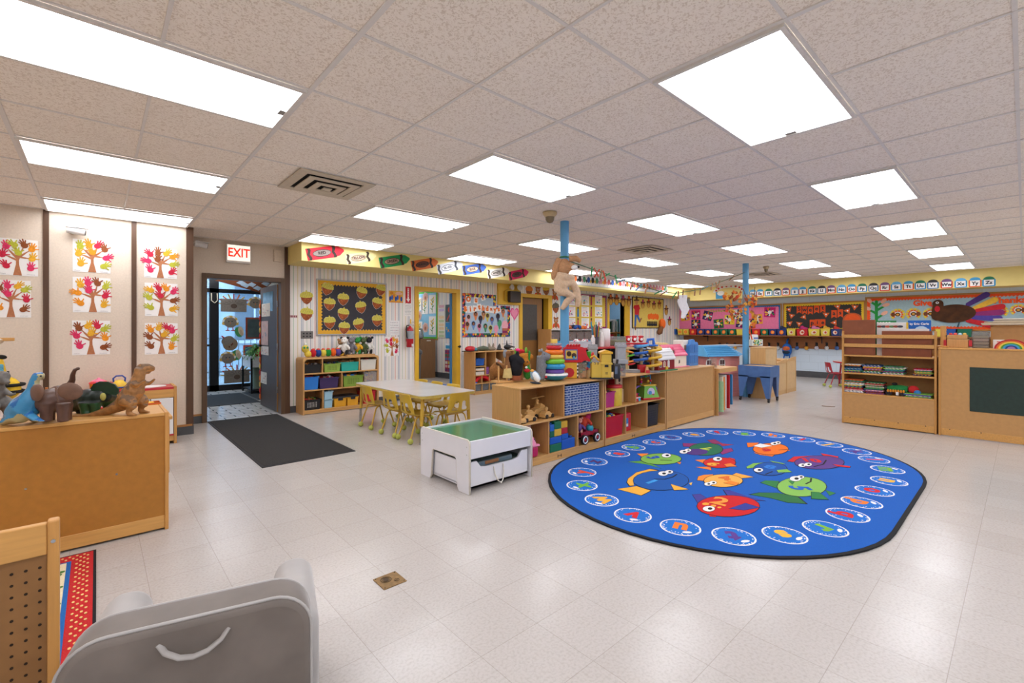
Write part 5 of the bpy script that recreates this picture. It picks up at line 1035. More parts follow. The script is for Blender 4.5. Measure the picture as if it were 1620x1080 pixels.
# plush row on top
def plush(name, lb, loc, body, head, arms=None, ear=None, belly=None, s=1, rz=RZD, group=None, cat='soft toy', snout=None, sit=False, legs=None, tall=1, vox=.009):
    t = thing(name, lb, cat, loc, rz, group); B_ = M(body, .95, .14, 90, bump=.15); Hm = M(head, .95, .14, 90, bump=.15)
    b = MB(B_); b.ell((0, 0, .11*s), (.055*s, .045*s, .075*s*tall)); lg = legs or body; b2 = MB(M(lg, .95, .14, 90))
    for q_ in (-1, 1): b.tube([(q_*.045*s, -.01*s, .15*s), (q_*.085*s, -.03*s, .11*s), (q_*.09*s, -.05*s, .085*s)], [.022*s, .02*s, .018*s], 8)
    blob(b, vox*s, 3).build('body', t)
    for q_ in (-1, 1): b2 = MB(M(lg, .95, .14, 90)); b2.tube([(q_*.03*s, 0, .07*s), (q_*.035*s, -.005*s, .03*s), (q_*.037*s, -.01*s, .02*s)], [.028*s, .024*s, .022*s], 8); b2.ell((q_*.037*s, -.018*s, .016*s), (.022*s, .03*s, .016*s), n=8, m=6); b2.build('leg', t)
    b = MB(Hm); b.ell((0, -.005*s, .23*s), (.055*s, .05*s, .052*s)); b.ell((0, -.045*s, .215*s), (.028*s, .03*s, .022*s)); h = blob(b, vox*s, 3).build('head', t)
    for q_ in (-1, 1): b = MB(M(ear or head, .95)); b.ell((q_*.05*s, .005*s, .27*s), (.022*s, .012*s, .022*s), n=10, m=6); b.build('ear', h); b = MB(BLK); b.ell((q_*.02*s, -.05*s, .24*s), .006*s, n=8, m=5); b.build('eye', h)
    if belly: b = MB(M(belly, .95)); b.ell((0, -.012*s, .115*s), (.044*s, .045*s, .055*s), n=12); b.build('belly', t)
    return t
tp = lambda px, y=7.22: Vector((P(px, 560, Y=y).x, y, SH + .001))
t = thing('plush_caterpillar', 'plush caterpillar of coloured segments lying on the toy shelf', 'soft toy', tp(483)); L = P(540, 560, Y=7.22).x - P(483, 560, Y=7.22).x
b = MB(M('#dcc24a', .95, .1, 60)); b.ell((0, 0, .13), (.055, .05, .06)); b.ell((.04, 0, .05), (.055, .05, .05)); b.tube([(.0, 0, .12), (.03, 0, .06)], .035); h = blob(b, .01, 3).build('head', t); b = MB(M('#e9e6dc', .9)); b.ell((.0, 0, .2), (.02, .02, .025)); b.build('bobble', h)
b = MB(M('#3f9a6a', .8)); b.ell((-.03, -.048, .15), (.016, .008, .018)); b.ell((.015, -.052, .15), (.016, .008, .018)); b.build('eye', h)
for k, c in enumerate(('#b8202c', '#1f3f8a', '#d8c24a', '#1f8a3a', '#e0601f', '#55408a')):
    b = MB(M(c, .95, .1, 60)); x = L*(k+1.5)/7.2; b.ell((x, 0, .062), (.047, .05, .06)); o = b.build('segment', t); b = MB(M('#d04a3a', .9)); b.ell((x, 0, .115), (.03, .03, .018), n=8, m=6); b.build('tuft', o)
b = MB(M('#d0a03a', .95)); b.ell((L*1.02, 0, .03), (.035, .03, .028)); b.build('tail', t)
b = MB(BIRCH); x0, x1 = tp(546).x, tp(590).x; b.box(x0, x1, 7.14, 7.30, SH, SH+.022, .003)
for k in range(5): x = x0 + (x1-x0)*(.1 + .2*k); b.cyl((x, 7.24, SH+.02), (x, 7.24, SH+.17), .009, n=8)
solo(b, 'puppet_rack', 'wooden peg rack holding five puppets on the toy shelf', 'puppet rack')
for px, lb, bo, he, ea, be, lg in ((545, 'panda hand puppet with white body and black arms on rack', '#dedad2', '#e8e4dc', '#1c1c1e', None, '#1c1c1e'), (556.5, 'grey elephant hand puppet on the toy shelf rack', '#77747a', '#7d7a80', '#8a868c', None, None), (565.5, 'green faced puppet in yellow dress on the toy shelf rack', '#dca62a', '#2f8a3f', '#2f8a3f', None, '#2f8a3f'), (575, 'dark olive crocodile hand puppet on the toy shelf rack', '#4f5d3c', '#55623f', '#55623f', None, None), (584, 'black and white cat hand puppet, right end of the rack', '#d8d4ce', '#26262a', '#26262a', '#e0dcd6', '#1c1c1e')):
    plush('hand_puppet', lb, tp(px, 7.20) + Vector((0, 0, .023)), bo, he, ear=ea, belly=be, s=.98, group='hand puppets on the toy shelf', legs=lg, tall=1.1)
plush('hand_puppet', 'brown bear hand puppet behind the panda on the rack', tp(540, 7.31) + Vector((0, 0, .001)), '#a9825a', '#a9825a', s=.95, group='hand puppets on the toy shelf')

# ================================================================ classroom table and chairs
TX0, TX1, TY0, TY1, TZ = 2.60, 3.36, 4.35, 6.10, .54
YLEG = M('#c9a23c', .35, .05, 20); YSH = M('#c9a636', .4, .05, 12)
t = thing('activity_table', 'grey topped rectangular classroom table with yellow edge and legs', 'table', (TX0, TY0, 0)); W = TX1-TX0; D = TY1-TY0
b = MB(M('#c5c1be', .18, .04, 3)); b.prism(rrect(W-.006, D-.006, .07, 6, W/2, D/2), (0, 0, TZ-.004), X_, Y_, .004); b.build('tabletop', t); b = MB(M('#c2ab55', .45)); b.prism(rrect(W, D, .073, 6, W/2, D/2), (0, 0, TZ-.032), X_, Y_, .0275); b.build('edge_band', t)
for x, y in ((.07, .09), (W-.07, .09), (.07, D-.09), (W-.07, D-.09)):
    b = MB(YLEG); dx = .02 if x > W/2 else -.02; b.cyl((x, y, TZ-.03), (x+dx*.6, y, .2), .02, n=14); l = b.build('leg', t); b = MB(CHROME); b.cyl((x+dx*.6, y, .2), (x+dx, y, .012), .016, n=12); b.build('leg_insert', l); b = MB(M('#8f8f90', .5)); b.cyl((x+dx, y, 0), (x+dx, y, .014), .02, n=12); b.build('glide', l)
def make_chair(lb, shell=YSH, leg=YLEG, group='yellow children chairs round the classroom table'):
    t = thing('child_chair', lb, 'chair', group=group)
    prof = [(.165, .285), (.15, .297), (.11, .300), (.05, .296), (-.02, .293), (-.08, .295), (-.125, .306), (-.148, .335), (-.158, .37), (-.164, .405), (-.17, .44), (-.177, .48), (-.184, .515), (-.19, .538), (-.198, .542)]
    n = 13; b = MB(shell); vs = []; fs = []
    for i, (x, z) in enumerate(prof):
        back = i >= 7; w_ = .165 if not back else .165 - .035*((i-7)/7)**1.3
        for j in range(n):
            u = -1 + 2*j/(n-1); cz = .018*u*u if not back else 0; cx = .03*u*u if back else 0
            vs.append((x + cx, u*w_, z + (cz if i > 1 else 0)))
    hole = {(8, 3), (8, 4), (9, 4), (9, 3), (10, 4), (8, 5), (9, 5), (8, 7), (9, 7), (8, 8), (9, 8), (10, 7), (8, 6+2), (9, 6+1)}; hole = {(i, j) for i in (7, 8, 9) for j in (2, 3, 4, 7, 8, 9)} - {(9, 2), (9, 9), (8, 2), (8, 9)}
    for i in range(len(prof)-1):
        for j in range(n-1):
            if (i, j) not in hole: fs.append((i*n+j, i*n+j+1, (i+1)*n+j+1, (i+1)*n+j))
    b.add(vs, fs, True); o = b.build('seat_shell', t); m = o.modifiers.new('s', 'SOLIDIFY'); m.thickness = .009; m.offset = 0; m = o.modifiers.new('u', 'SUBSURF'); m.levels = m.render_levels = 1
    for sx_ in (-1, 1):
        for sy in (-1, 1):
            x1 = -.165 if sx_ < 0 else .155; b = MB(leg); b.tube([(.02*sx_, sy*.10, .285), (.055*sx_, sy*.118, .282), (.085*sx_, sy*.125, .262), (x1*.96, sy*.15, .05), (x1, sy*.153, .03)], .0095, 8); l = b.build('leg', t)
            b = MB(M('#b2b858', .9, .12, 60, bump=.2)); b.ell((x1, sy*.153, .032), .032, n=14, m=10); k = b.build('tennis_ball', l); b = MB(M('#e0e0c8', .9)); b.tube([(x1 + .0322*cos(a_)*(1-.12*cos(2*a_)**2), sy*.153 + .0322*sin(a_)*(1-.12*cos(2*a_)**2), .032 + .014*cos(2*a_)) for a_ in [2*pi*i/20 for i in range(20)]], .0022, 4, True); b.v = b.v; k2 = b
            m0 = len(k.data.materials)
    b = MB(leg)
    for sx_ in (-1, 1): b.tube([(.05*sx_, -.118, .283), (.05*sx_, .118, .283)], .0085, 8)
    b.build('cross_bar', t); return t
ch0 = make_chair('yellow child chair tucked in at the left side of table, nearest the toy shelf'); ch0.location = (2.725, 5.64, 0)
dup(ch0, (2.73, 5.06, 0), R(4), 'yellow child chair tucked in at the left side of table, middle of three'); dup(ch0, (2.735, 4.66, 0), R(-3), 'yellow child chair tucked in at the left side of table, nearest the camera')
dup(ch0, (3.10, 4.50, 0), R(93), 'yellow child chair at the near short end, back toward the camera')
for k, y in enumerate((5.80, 5.42, 5.02)): dup(ch0, (3.33, y, 0), R(180 + 3*(k-1)), 'yellow child chair on the far long side of table, %s' % ['nearest the striped wall', 'middle of three', 'nearest the brown door cubby'][k])

# ================================================================ cubby shelf by the brown door
CX0, CX1, CY0, CY1, CH = 5.46, 6.82, 7.08, 7.43, .80
CX0 = P(751, 600, Y=CY0).x; CX1 = P(819, 600, Y=CY0).x; CH = P(752, 556, Y=CY0).z
t = thing('cubby_shelf', 'wooden cubby shelf of small bins under the birthday board', 'shelf', (CX0, CY0, 0)); W = CX1-CX0; D = CY1-CY0
for s_ in (0, 1): b = MB(BIRCZ); x = 0 if not s_ else W-.022; b.box(x, x+.022, 0, D, 0, CH, .004); b.build('side_panel', t)
b = MB(BIRCH); b.box(-.003, W+.003, -.003, D, CH-.022, CH+.002, .006); b.build('top', t); zs = [.06, .22, .36, .44]
for z in (.05, .20, .36): b = MB(BIRCH); b.box(.022, W-.022, .004, D-.01, z, z+.016); b.build('shelf', t)
b = MB(BIRCH); b.box(.022, W-.022, .008, .026, 0, .05); b.build('kick_rail', t); b = MB(wood('#a07544', 'x')); b.box(.01, W-.01, D-.012, D, .02, CH-.03); b.build('back_panel', t)
for k in range(1, 5):
    x = W*(.22*k + .03); b = MB(BIRCZ); b.box(x-.007, x+.007, .006, D-.014, .376, CH-.022); b.build('divider', t)
for k in range(1, 6):
    x = W*k/6; b = MB(BIRCZ); b.box(x-.007, x+.007, .006, D-.014, .066, .36); b.build('divider', t)
def cz(lb, col, fx0, fx1, z0, h, **k): return bin_('toy_bin', lb, col, CX0 + W*fx0, CX0 + W*fx1, CY0+.015, CY1-.05, z0+.001, z0+h, 'small bins in the cubby shelf', **k)
cz('blue bin at upper left in the cubby shelf', '#2a5aa8', .04, .22, .56, .13, pile=['#2a6fc0', '#1f4a8a'], n=10); b = MB(BIRCH); b.box(CX0+W*.02, CX0+W*.245, CY0+.01, CY1-.03, .535, .548); b.box(CX0+W*.02, CX0+W*.245, CY0+.01, CY1-.03, .455, .465); solo(b, 'shelf_insert', 'thin wooden letter tray shelves in the cubby, upper left', 'tray')
b = MB(M('#d9d2c6', .7)); b.box(CX0+W*.04, CX0+W*.22, CY0+.02, CY1-.06, .377, .44); solo(b, 'paper_stack', 'stack of cream paper in the upper left cubby', 'paper'); b = MB(M('#d8cfc0', .7)); b.box(CX0+W*.04, CX0+W*.22, CY0+.02, CY1-.06, .466, .505); solo(b, 'paper_stack', 'thinner stack of white paper in the upper left cubby, middle tray', 'paper')
b = MB(M('#7a3f8a', .6, .4, 30)); b.box(CX0+W*.27, CX0+W*.33, CY0+.03, CY0+.28, .377, .52); solo(b, 'picture_book', 'purple and orange box standing in the second cubby', 'box')
for k in range(5): b = MB(M(['#d8d0c4', '#c9bfb0', '#c98a8a', '#d9d4cc', '#b8a898'][k], .7)); x = CX0 + W*(.49 + .03*k); b.box(x, x+W*.022, CY0+.02, CY0+.27, .377, .68 - .015*k); solo(b, 'binder', 'pale binder %s from the left in the third cubby' % ordinal(k), 'binder', group='binders in the cubby shelf')
cz('white bin of papers in the fourth cubby', '#d0c8bc', .71, .9, .377, .2, pile=['#d9a9a0', '#c9c4bc', '#b8708a']); cz('pink and black toy bin at the upper right cubby', '#3a3038', .93, .985, .377, .32, pile=['#d83a8a', '#e05aa0', '#e8e0e0', '#2a2a2e'], n=18)
b = MB(M('#d8202a', .4)); pts = arc(0, 0, .2, .14, 12, 168, 10); b.prism(pts + [(x*.72, y*.62) for x, y in pts[::-1]], (CX0+W*.20, CY0+.03, .222), X_, Z_, -.16); b.use(M('#2a5fc0', .4)); b.box(CX0+W*.20-.2, CX0+W*.20-.14, CY0+.03, CY0+.19, .217, .25); solo(b, 'toy_bridge', 'red arched toy bridge in the cubby shelf', 'toy bridge')
for k in range(6): bin_('toy_bin', 'clear box of mixed toys, lower row, %s from left of cubby' % ordinal(k), '#c9ccd0', CX0 + W*(k/6+.015), CX0 + W*((k+1)/6-.015), CY0+.012, CY1-.05, .067, .19, 'clear boxes in the lower cubby row', clear=True, pile=[['#3a9a4a', '#2a5a9a', '#3f3f44'], ['#2a4a8a', '#e0b02c', '#d8d0c4'], ['#e0702c', '#5a4a40', '#c9a070'], ['#3a3f44', '#77726a'], MIX, ['#5a8ac0', '#c9c4bc']][k], n=22)
ct = lambda px: Vector((P(px, 552, Y=7.2).x, 7.2, CH + .003))
t = thing('toy_ladybird', 'red ladybird toy with blue head on the cubby shelf', 'toy', ct(744)); b = MB(M('#c0202a', .3)); b.ell((0, 0, .045), (.12, .08, .06)); b.build('shell', t); b = MB(M('#2a8aa0', .3)); b.ell((.09, -.03, .035), (.045, .05, .04)); b.build('head', t); b = MB(BLK); b.box(-.13, .13, -.08, .08, 0, .012, .005); b.box(-.19, -.12, -.02, .02, .0, .012); b.build('base', t)
b = MB(M('#5a6250', .7, .1, 40)); b.tube([(-.2, 0, .02), (-.08, 0, .04), (.05, 0, .05), (.15, 0, .035), (.22, 0, .02)], [.012, .04, .055, .04, .012], 10); b.ell((.2, -.02, .025), (.05, .04, .025)); solo(blob(b, .01, 3), 'toy_lizard', 'grey green toy lizard second on the cubby shelf', 'toy', ct(762))
b = MB(M('#8f8270', .7, .1, 40)); b.ell((0, 0, .035), (.12, .07, .04)); b.tube([(-.04, 0, .05), (-.05, 0, .11), (-.06, 0, .15)], [.03, .022, .01]); b.tube([(.04, 0, .05), (.06, 0, .11), (.065, 0, .15)], [.03, .022, .01]); solo(blob(b, .01, 3), 'toy_creature', 'tan toy creature with two upright horns on the cubby', 'toy', ct(777))
b = MB(M('#3a3c3e', .6, .1, 40)); b.ell((0, 0, .02), (.08, .05, .022)); b.tube([(-.01, 0, .02), (0, 0, .08), (.01, 0, .14)], [.045, .035, .006]); solo(blob(b, .009, 3), 'toy_shark', 'small dark toy shark fin shape on the cubby', 'toy', ct(790))
t = thing('toy_helicopter', 'black toy helicopter at right on the cubby shelf', 'toy helicopter', ct(803)); b = MB(M('#2a2c2e', .4)); b.ell((0, 0, .06), (.1, .05, .05)); b.tube([(.07, 0, .07), (.2, 0, .05)], [.025, .01]); b.tube([(-.02, 0, .1), (-.02, 0, .2)], [.02, .005]); b.build('fuselage', t); b = MB(M('#4a4c50', .4)); b.box(-.14, .12, -.012, .012, .12, .127); b.build('rotor', t); b = MB(BLK)
for y in (-.04, .04): b.tube([(-.1, y, .008), (.09, y, .008)], .006, 6); b.tube([(-.03, y, .008), (-.03, y*.6, .05)], .005, 6); b.tube([(.04, y, .008), (.04, y*.6, .05)], .005, 6)
b.build('skid', t)
# ================================================================ low shelf island in the middle of the room
IY, ID, IH = 3.03, .39, .737
def unit(lb, x0, x1, tops, lows):
    t = thing('storage_shelf', lb, 'shelf', (x0, IY, 0), 0, 'low shelves of the toy island'); W = x1-x0
    for s_ in (0, 1): b = MB(BIRCZ); x = 0 if not s_ else W-.02; b.box(x, x+.02, 0, ID, 0, IH-.004, .003); b.build('side_panel', t)
    b = MB(BIRCH); b.box(-.003, W+.003, -.003, ID+.002, IH-.017, IH, .004); b.build('top', t)
    for z in (.06, .388): b = MB(BIRCH); b.box(.02, W-.02, .003, ID-.012, z, z+.016, .002); b.build('shelf', t)
    b = MB(wood('#ad7d46', 'x')); b.box(.01, W-.01, ID-.012, ID-.002, .01, IH-.017); b.build('back_panel', t); b = MB(BIRCH); b.box(.02, W-.02, .003, .02, .004, .06); k = b.build('kick_rail', t)
    b = MB(BLK); c = W*.43; b.box(c-.03, c+.03, .0015, .0035, .034, .039); b.box(c-.027, c-.021, .0015, .0035, .02, .05); b.box(c+.021, c+.027, .0015, .0035, .02, .05); b.build('maker_mark', k)
    for xs, z0, z1 in ((tops, .404, IH-.017), (lows, .076, .388)):
        for x in xs: b = MB(BIRCZ); b.box(x-x0-.007, x-x0+.007, .005, ID-.012, z0, z1); b.build('divider', t)
    return t
U1 = (2.82, 4.065); U2 = (4.08, 5.345); U3 = (5.36, 6.70)
unit('island shelf with blue brick blocks and wooden cars, nearest the white table', *U1, (3.423,), (3.206, 3.635)); unit('middle island shelf with red bins and activity cube', *U2, (4.68,), (4.478, 4.921))
t = thing('storage_shelf', 'island shelf turned backwards showing plain brown panel, furthest from camera', 'shelf', (U3[0], IY, 0), 0, 'low shelves of the toy island'); W = U3[1]-U3[0]
b = MB(MDFB); b.box(.02, W-.02, .004, .012, .09, IH-.017); b.build('back_panel', t)
for s_ in (0, 1): b = MB(BIRCZ); x = 0 if not s_ else W-.022; b.box(x, x+.022, -.004, ID, 0, IH-.004, .003); b.build('side_panel', t)
b = MB(BIRCH); b.box(-.003, W+.003, -.007, ID+.002, IH-.017, IH, .004); b.build('top', t); b = MB(BIRCH); b.box(.022, W-.022, .0, .016, .012, .09, .002); b.build('kick_rail', t); b = MB(BIRCH); b.box(.02, W-.02, .013, ID-.01, .36, .378); b.box(.02, W-.02, .013, ID-.01, .07, .085); b.build('shelf', t)
ZM, ZB = .405, .077
# wooden vehicles
TOYW = wood('#d6a766', 'x', .4)
def wcar(lb, loc, rz, L=.17, heli=False):
    t = thing('toy_helicopter' if heli else 'toy_car', lb, 'toy helicopter' if heli else 'toy car', loc, rz, None if heli else 'wooden toy vehicles'); h = .055*L/.17
    pr = [(-L/2, .012), (L/2, .012), (L/2, h*.55), (L*.42, h*.75), (L*.12, h*.95), (L*.02, h*1.25), (-L*.3, h*1.3), (-L/2, h*.9)] if not heli else [(-L/2, h*.9), (-L*.1, h*.4), (L*.2, h*.25), (L*.42, h*.5), (L/2, h*1.0), (L*.36, h*1.6), (L*.05, h*2.0), (-L*.05, h*1.3), (-L/2, h*1.2)]
    b = MB(TOYW); b.prism([(x, z) for x, z in pr], (0, .035, 0), X_, Z_, .07); b.build('car_body' if not heli else 'fuselage', t)
    b = MB(TOYW); zt = h*1.3 if not heli else h*2.0; b.ell((-.01, 0, zt+.022), .019); b.cyl((-.01, 0, zt-.01), (-.01, 0, zt+.01), .014, n=12); b.build('driver_head', t)
    if heli: b = MB(TOYW); b.box(-L*.55, L*.55, -.012, .012, zt+.052, zt+.06, .003); b.cyl((-.01, 0, zt+.03), (-.01, 0, zt+.054), .006); b.build('rotor', t); b = MB(TOYW); b.box(-L*.3, L*.4, -.04, -.03, 0, .012); b.box(-L*.3, L*.4, .03, .04, 0, .012); b.build('skid', t); return
    for x in (-L*.3, L*.3):
        b = MB(M('#2a2320', .5))
        for y in (-.037, .037): b.cyl((x, y-.006, .02), (x, y+.006, .02), .02, n=14)
        b.build('wheel', t)
wcar('wooden toy car with round driver head, nearest in the shelf', (3.0, 3.11, ZM), 0, .17); wcar('wooden toy car standing second behind the nearest one', (3.10, 3.20, ZM), .1, .22); wcar('wooden toy car right of the others under the helicopter', (3.265, 3.12, ZM), .15, .16); wcar('wooden toy car partly hidden by the shelf left side', (2.885, 3.10, ZM), 1.4, .12); wcar('wooden toy helicopter with flat rotor in the island shelf', (3.26, 3.24, ZM), .2, .2, True); wcar('wooden toy car at the back of the shelf with two heads', (2.97, 3.32, ZM), .1, .2)
# cardboard brick blocks
def brickblock(h1, mort, bw=.052, rh=.0225):
    m, nt, b = new_mat('brick_block_print'); tc = nt.nodes.new('ShaderNodeTexCoord'); sp = nt.nodes.new('ShaderNodeSeparateXYZ'); nt.links.new(tc.outputs['Object'], sp.inputs[0]); cb = nt.nodes.new('ShaderNodeCombineXYZ'); nt.links.new(math_node(nt, 'ADD', sp.outputs[0], sp.outputs[1]), cb.inputs[0]); nt.links.new(sp.outputs[2], cb.inputs[1])
    br = nt.nodes.new('ShaderNodeTexBrick'); br.inputs['Scale'].default_value = 1; br.inputs['Brick Width'].default_value = bw; br.inputs['Row Height'].default_value = rh; br.inputs['Mortar Size'].default_value = .003
    br.inputs['Color1'].default_value = lin(h1); br.inputs['Color2'].default_value = tuple(x*.8 for x in lin(h1)[:3]) + (1,); br.inputs['Mortar'].default_value = lin(mort); nt.links.new(cb.outputs[0], br.inputs['Vector']); nt.links.new(br.outputs['Color'], b.inputs['Base Color']); b.inputs['Roughness'].default_value = .55; return m
BB = brickblock('#1f4484', '#b4bfcf'); cx = [P(810 + x/7.713, 650, Y=IY+.03).x for x in (642, 725, 840, 950, 1056)]; k = 0
for i in range(4):
    n = 4; top = IH - .03 - (.06 if i in (0,) else 0); hh = (IH-.022-ZM)/4.2
    for j in range(4):
        b = MB(BB); w_ = cx[i+1]-cx[i]-.003; b.box(0, w_, 0, .30, 0, hh-.002, .003, 1); solo(b, 'brick_block', 'blue printed cardboard brick block, column %s from left, %s' % (ordinal(i), ['bottom of the stack', 'second up', 'third up', 'top of the stack'][j]), 'toy block', (cx[i], IY+.02, ZM + hh*j), 0, 'blue brick blocks in the island')
PB = brickblock('#c99a8a', '#e0cfc4')
for j in range(4): b = MB(PB); b.box(0, .2, 0, .2, 0, .066, .003, 1); solo(b, 'brick_block', 'pinkish brick block behind the pink crate, %s from bottom' % ordinal(j), 'toy block', (2.90, 3.17, ZB + .068*j), 0, 'pink brick blocks in the island')
t = thing('pet_crate', 'pink toy pet crate with magenta base beside white table', 'toy crate', (2.985, 3.11, ZB)); b = MB(M('#b81f55', .4)); b.box(-.09, .09, -.07, .07, 0, .1, .02, 3); b.build('crate_base', t); b = MB(M('#e58aa8', .4)); b.box(-.098, .098, -.078, .078, .098, .118, .006); b.lathe([(.0, .2), (.05, .195), (.08, .16), (.09, .118)], 20); b.use(M('#5a2438', .6))
for x in (-.04, 0, .04): b.ell((x, -.062, .155 + .0*x), (.011, .012, .02), n=8, m=6)
b.build('crate_lid', t)
# giant studded blocks
def stud(lb, col, px0, px1, py0, py1, top=True, y=IY+.02, D=.2):
    a0 = P(810 + px0/7.713, 600 + py0/7.713, Y=y); a1 = P(810 + px1/7.713, 600 + py1/7.713, Y=y); x0, x1 = a0.x, a1.x; h = max(.05, P(810 + (px0+px1)/15.426, 600 + py0/7.713, Y=y).z - P(810 + (px0+px1)/15.426, 600 + py1/7.713, Y=y).z)
    t = thing('toy_block', lb, 'toy block', (x0, y, zz[0]), 0, 'large studded plastic blocks'); b = MB(M(col, .35, .03, 10)); b.box(.001, x1-x0-.001, 0, D, 0, h-.002, .005); b.build('block', t); n = max(1, round((x1-x0)/.06)); b = MB(M(col, .35, .03, 10))
    for i in range(n):
        for j in range(3): b.cyl(((i+.5)*(x1-x0)/n, .035+.065*j, h-.003), ((i+.5)*(x1-x0)/n, .035+.065*j, h+.012), .018, n=12)
    if top: b.build('stud', t)
    zz[0] += h + .0005
for c0, c1, rows in (((464, 606), None, (('#1f6a48', 785, 882, 'green studded block at the bottom left'), ('#1f56b0', 700, 785, 'blue studded block second from the bottom left'))), ((607, 767), None, (('#1f56b0', 725, 848, 'blue studded block at the bottom right'),))):
    zz = [ZB]
    for col, y0, y1, lb in rows: stud(lb, col, *c0, y0, y1)
z1 = zz[0]; zz = [z1]; stud('blue half block on the right hand stack', '#1f56b0', 607, 690, 650, 715); zz[0] += .0; stud('red studded block in the upper right stack', '#a8202c', 608, 682, 566, 640); stud('yellow studded block at the top right', '#cfa22c', 600, 680, 480, 562, False)
zz = [ZB + .15]; zs_ = ZB + P(868, 691, Y=IY).z*0
def zat(py): return P(879, 600 + py/7.713, Y=IY+.02).z
zz = [zat(697)]; stud('yellow studded block, centre of the left stack', '#d0a73a', 520, 606, 610, 697); zz = [zat(697)]; stud('green studded block, left of the yellow one', '#1c5f44', 464, 519, 630, 715); zz = [zat(610)]; stud('green studded block at the top of the left stack', '#1f6a48', 520, 604, 520, 612); zz = [zat(630) ]; stud('blue studded block at the top left', '#2560b8', 464, 519, 545, 632)
# red wagon with dolls
t = thing('toy_wagon', 'small red toy wagon with black wheels carrying dolls', 'toy wagon', (3.84, 3.13, ZB)); b = MB(M('#8f1c2a', .3)); b.box(-.15, .15, -.08, .09, .075, .10, .01); b.box(-.15, .15, -.08, -.07, .09, .125); b.box(-.15, .15, .08, .09, .09, .125); b.box(-.15, -.14, -.08, .09, .09, .125); b.box(.14, .15, -.08, .09, .09, .125); b.build('wagon_tray', t)
for x in (-.1, .1):
    for y in (-.095, .105): b = MB(BLK); b.cyl((x, y-.012, .05), (x, y+.012, .05), .05, n=20); w0 = b.build('wheel', t); b = MB(M('#e0dfe0', .4)); b.torus((x, y-.0125, .05), .034, .006, 20, 6, (pi/2, 0, 0)); b.use(M('#a8202c', .4)); b.ell((x, y-.012, .05), (.018, .006, .018), n=10, m=6); b.build('hub', w0)
b = MB(BLK); b.cyl((-.1, -.09, .05), (-.1, .1, .05), .008); b.cyl((.1, -.09, .05), (.1, .1, .05), .008); b.cyl((-.1, 0, .05), (-.1, 0, .08), .012); b.cyl((.1, 0, .05), (.1, 0, .08), .012); b.build('axle', t)
plush('doll', 'orange faced cloth doll with blue hair sitting in wagon', (3.84, 3.14, ZB+.10), '#c0402c', '#c9782c', ear='#3a7fa8', s=.92, group='dolls in the red wagon', legs='#8a2a4a', cat='doll'); plush('doll', 'pinkish baby doll in purple sitting left in the wagon', (3.745, 3.11, ZB+.10), '#6a4a8a', '#c98a78', s=.6, group='dolls in the red wagon', legs='#d8a090', cat='doll'); b = MB(M('#c02a5a', .8, .3, 40)); b.tube([(0, 0, .04), (.05, 0, .15), (.03, .02, .22)], [.035, .04, .02], 10); solo(blob(b, .008, 3), 'doll', 'magenta patterned soft doll leaning right in the wagon', 'doll', (3.90, 3.16, ZB+.12), 0, 'dolls in the red wagon'); b = MB(M('#2a94a8', .4)); b.ell((0, 0, .04), .04); solo(b, 'toy_ball', 'teal ball lying in the red wagon', 'ball', (3.88, 3.08, ZB+.105))
# middle unit contents
G3 = 'bins in the middle island shelf'
bin_('toy_bin', 'magenta bin with red toys, upper left of middle island shelf', '#b02a72', 4.11, 4.30, IY+.03, IY+.3, ZM, ZM+.165, G3, pile=['#b82028', '#2a2426', '#c9a070', '#8a2020'])
t = thing('canister', 'yellow canister with red lid in the middle island shelf', 'canister', (4.385, 3.13, ZM)); b = MB(M('#d8b53a', .35)); b.lathe([(.085, 0), (.088, .01), (.088, .20), (.085, .205)], 26); b.build('tin_body', t); b = MB(M('#c0242c', .35)); b.lathe([(.092, .198), (.092, .225), (.088, .23), (0, .23)], 26); b.build('lid', t)
for k, z in enumerate((ZM, ZM+.16)):
    b = MB(wood('#d6bb98', 'z')); b.box(0, .13, 0, .13, 0, .157, .004); b.use(BLK); b.ell((.065, -.001, .11), (.022, .003, .026), n=14); b.ell((.065, -.001, .045), (.022, .003, .026), n=14); b.use(RED); b.box(-.0012, .0, .02, .11, .03, .12)
    solo(b, 'dice_block', 'pale wooden block with black dots, %s of two' % ('lower' if k == 0 else 'upper'), 'toy block', (4.50 - .02*k, 3.17, z), 0, 'dotted wooden blocks')
t = thing('toy_telephone', 'red and white toy car phone beside the activity cube', 'toy', (4.775, 3.14, ZM)); b = MB(M('#c0202c', .3)); b.box(-.075, .075, -.06, .06, 0, .06, .015, 3); b.box(-.06, .04, -.05, .05, .06, .1, .012, 3); b.tube([(-.05, 0, .1), (-.06, 0, .2), (-.05, 0, .24)], [.02, .016, .02]); b.build('toy_body', t); b = MB(WHITE); b.box(-.076, .076, -.0615, .0615, .04, .05); b.build('white_band', t); [(lambda b: (b.cyl((x, -.066, .025), (x, -.058, .025), .022), b.build('wheel', t)))(MB(M('#3a9fc0', .3))) for x in (-.045, .045)]
t = thing('activity_cube', 'colourful toddler activity cube with beads on the shelf', 'toy', (5.09, 3.16, ZM), -.35)
b = MB(M('#c0202c', .3)); b.box(-.13, .13, -.12, .12, 0, .025, .008); b.build('base', t); b = MB(M('#6fae3a', .3)); q4 = lambda r, z: [(-r, -r, z), (r, -r, z), (r, r, z), (-r, r, z)]; b.add(q4(.115, .025) + q4(.08, .165), [(0, 1, 5, 4), (1, 2, 6, 5), (2, 3, 7, 6), (3, 0, 4, 7), (4, 5, 6, 7)]); b.build('panel_body', t)
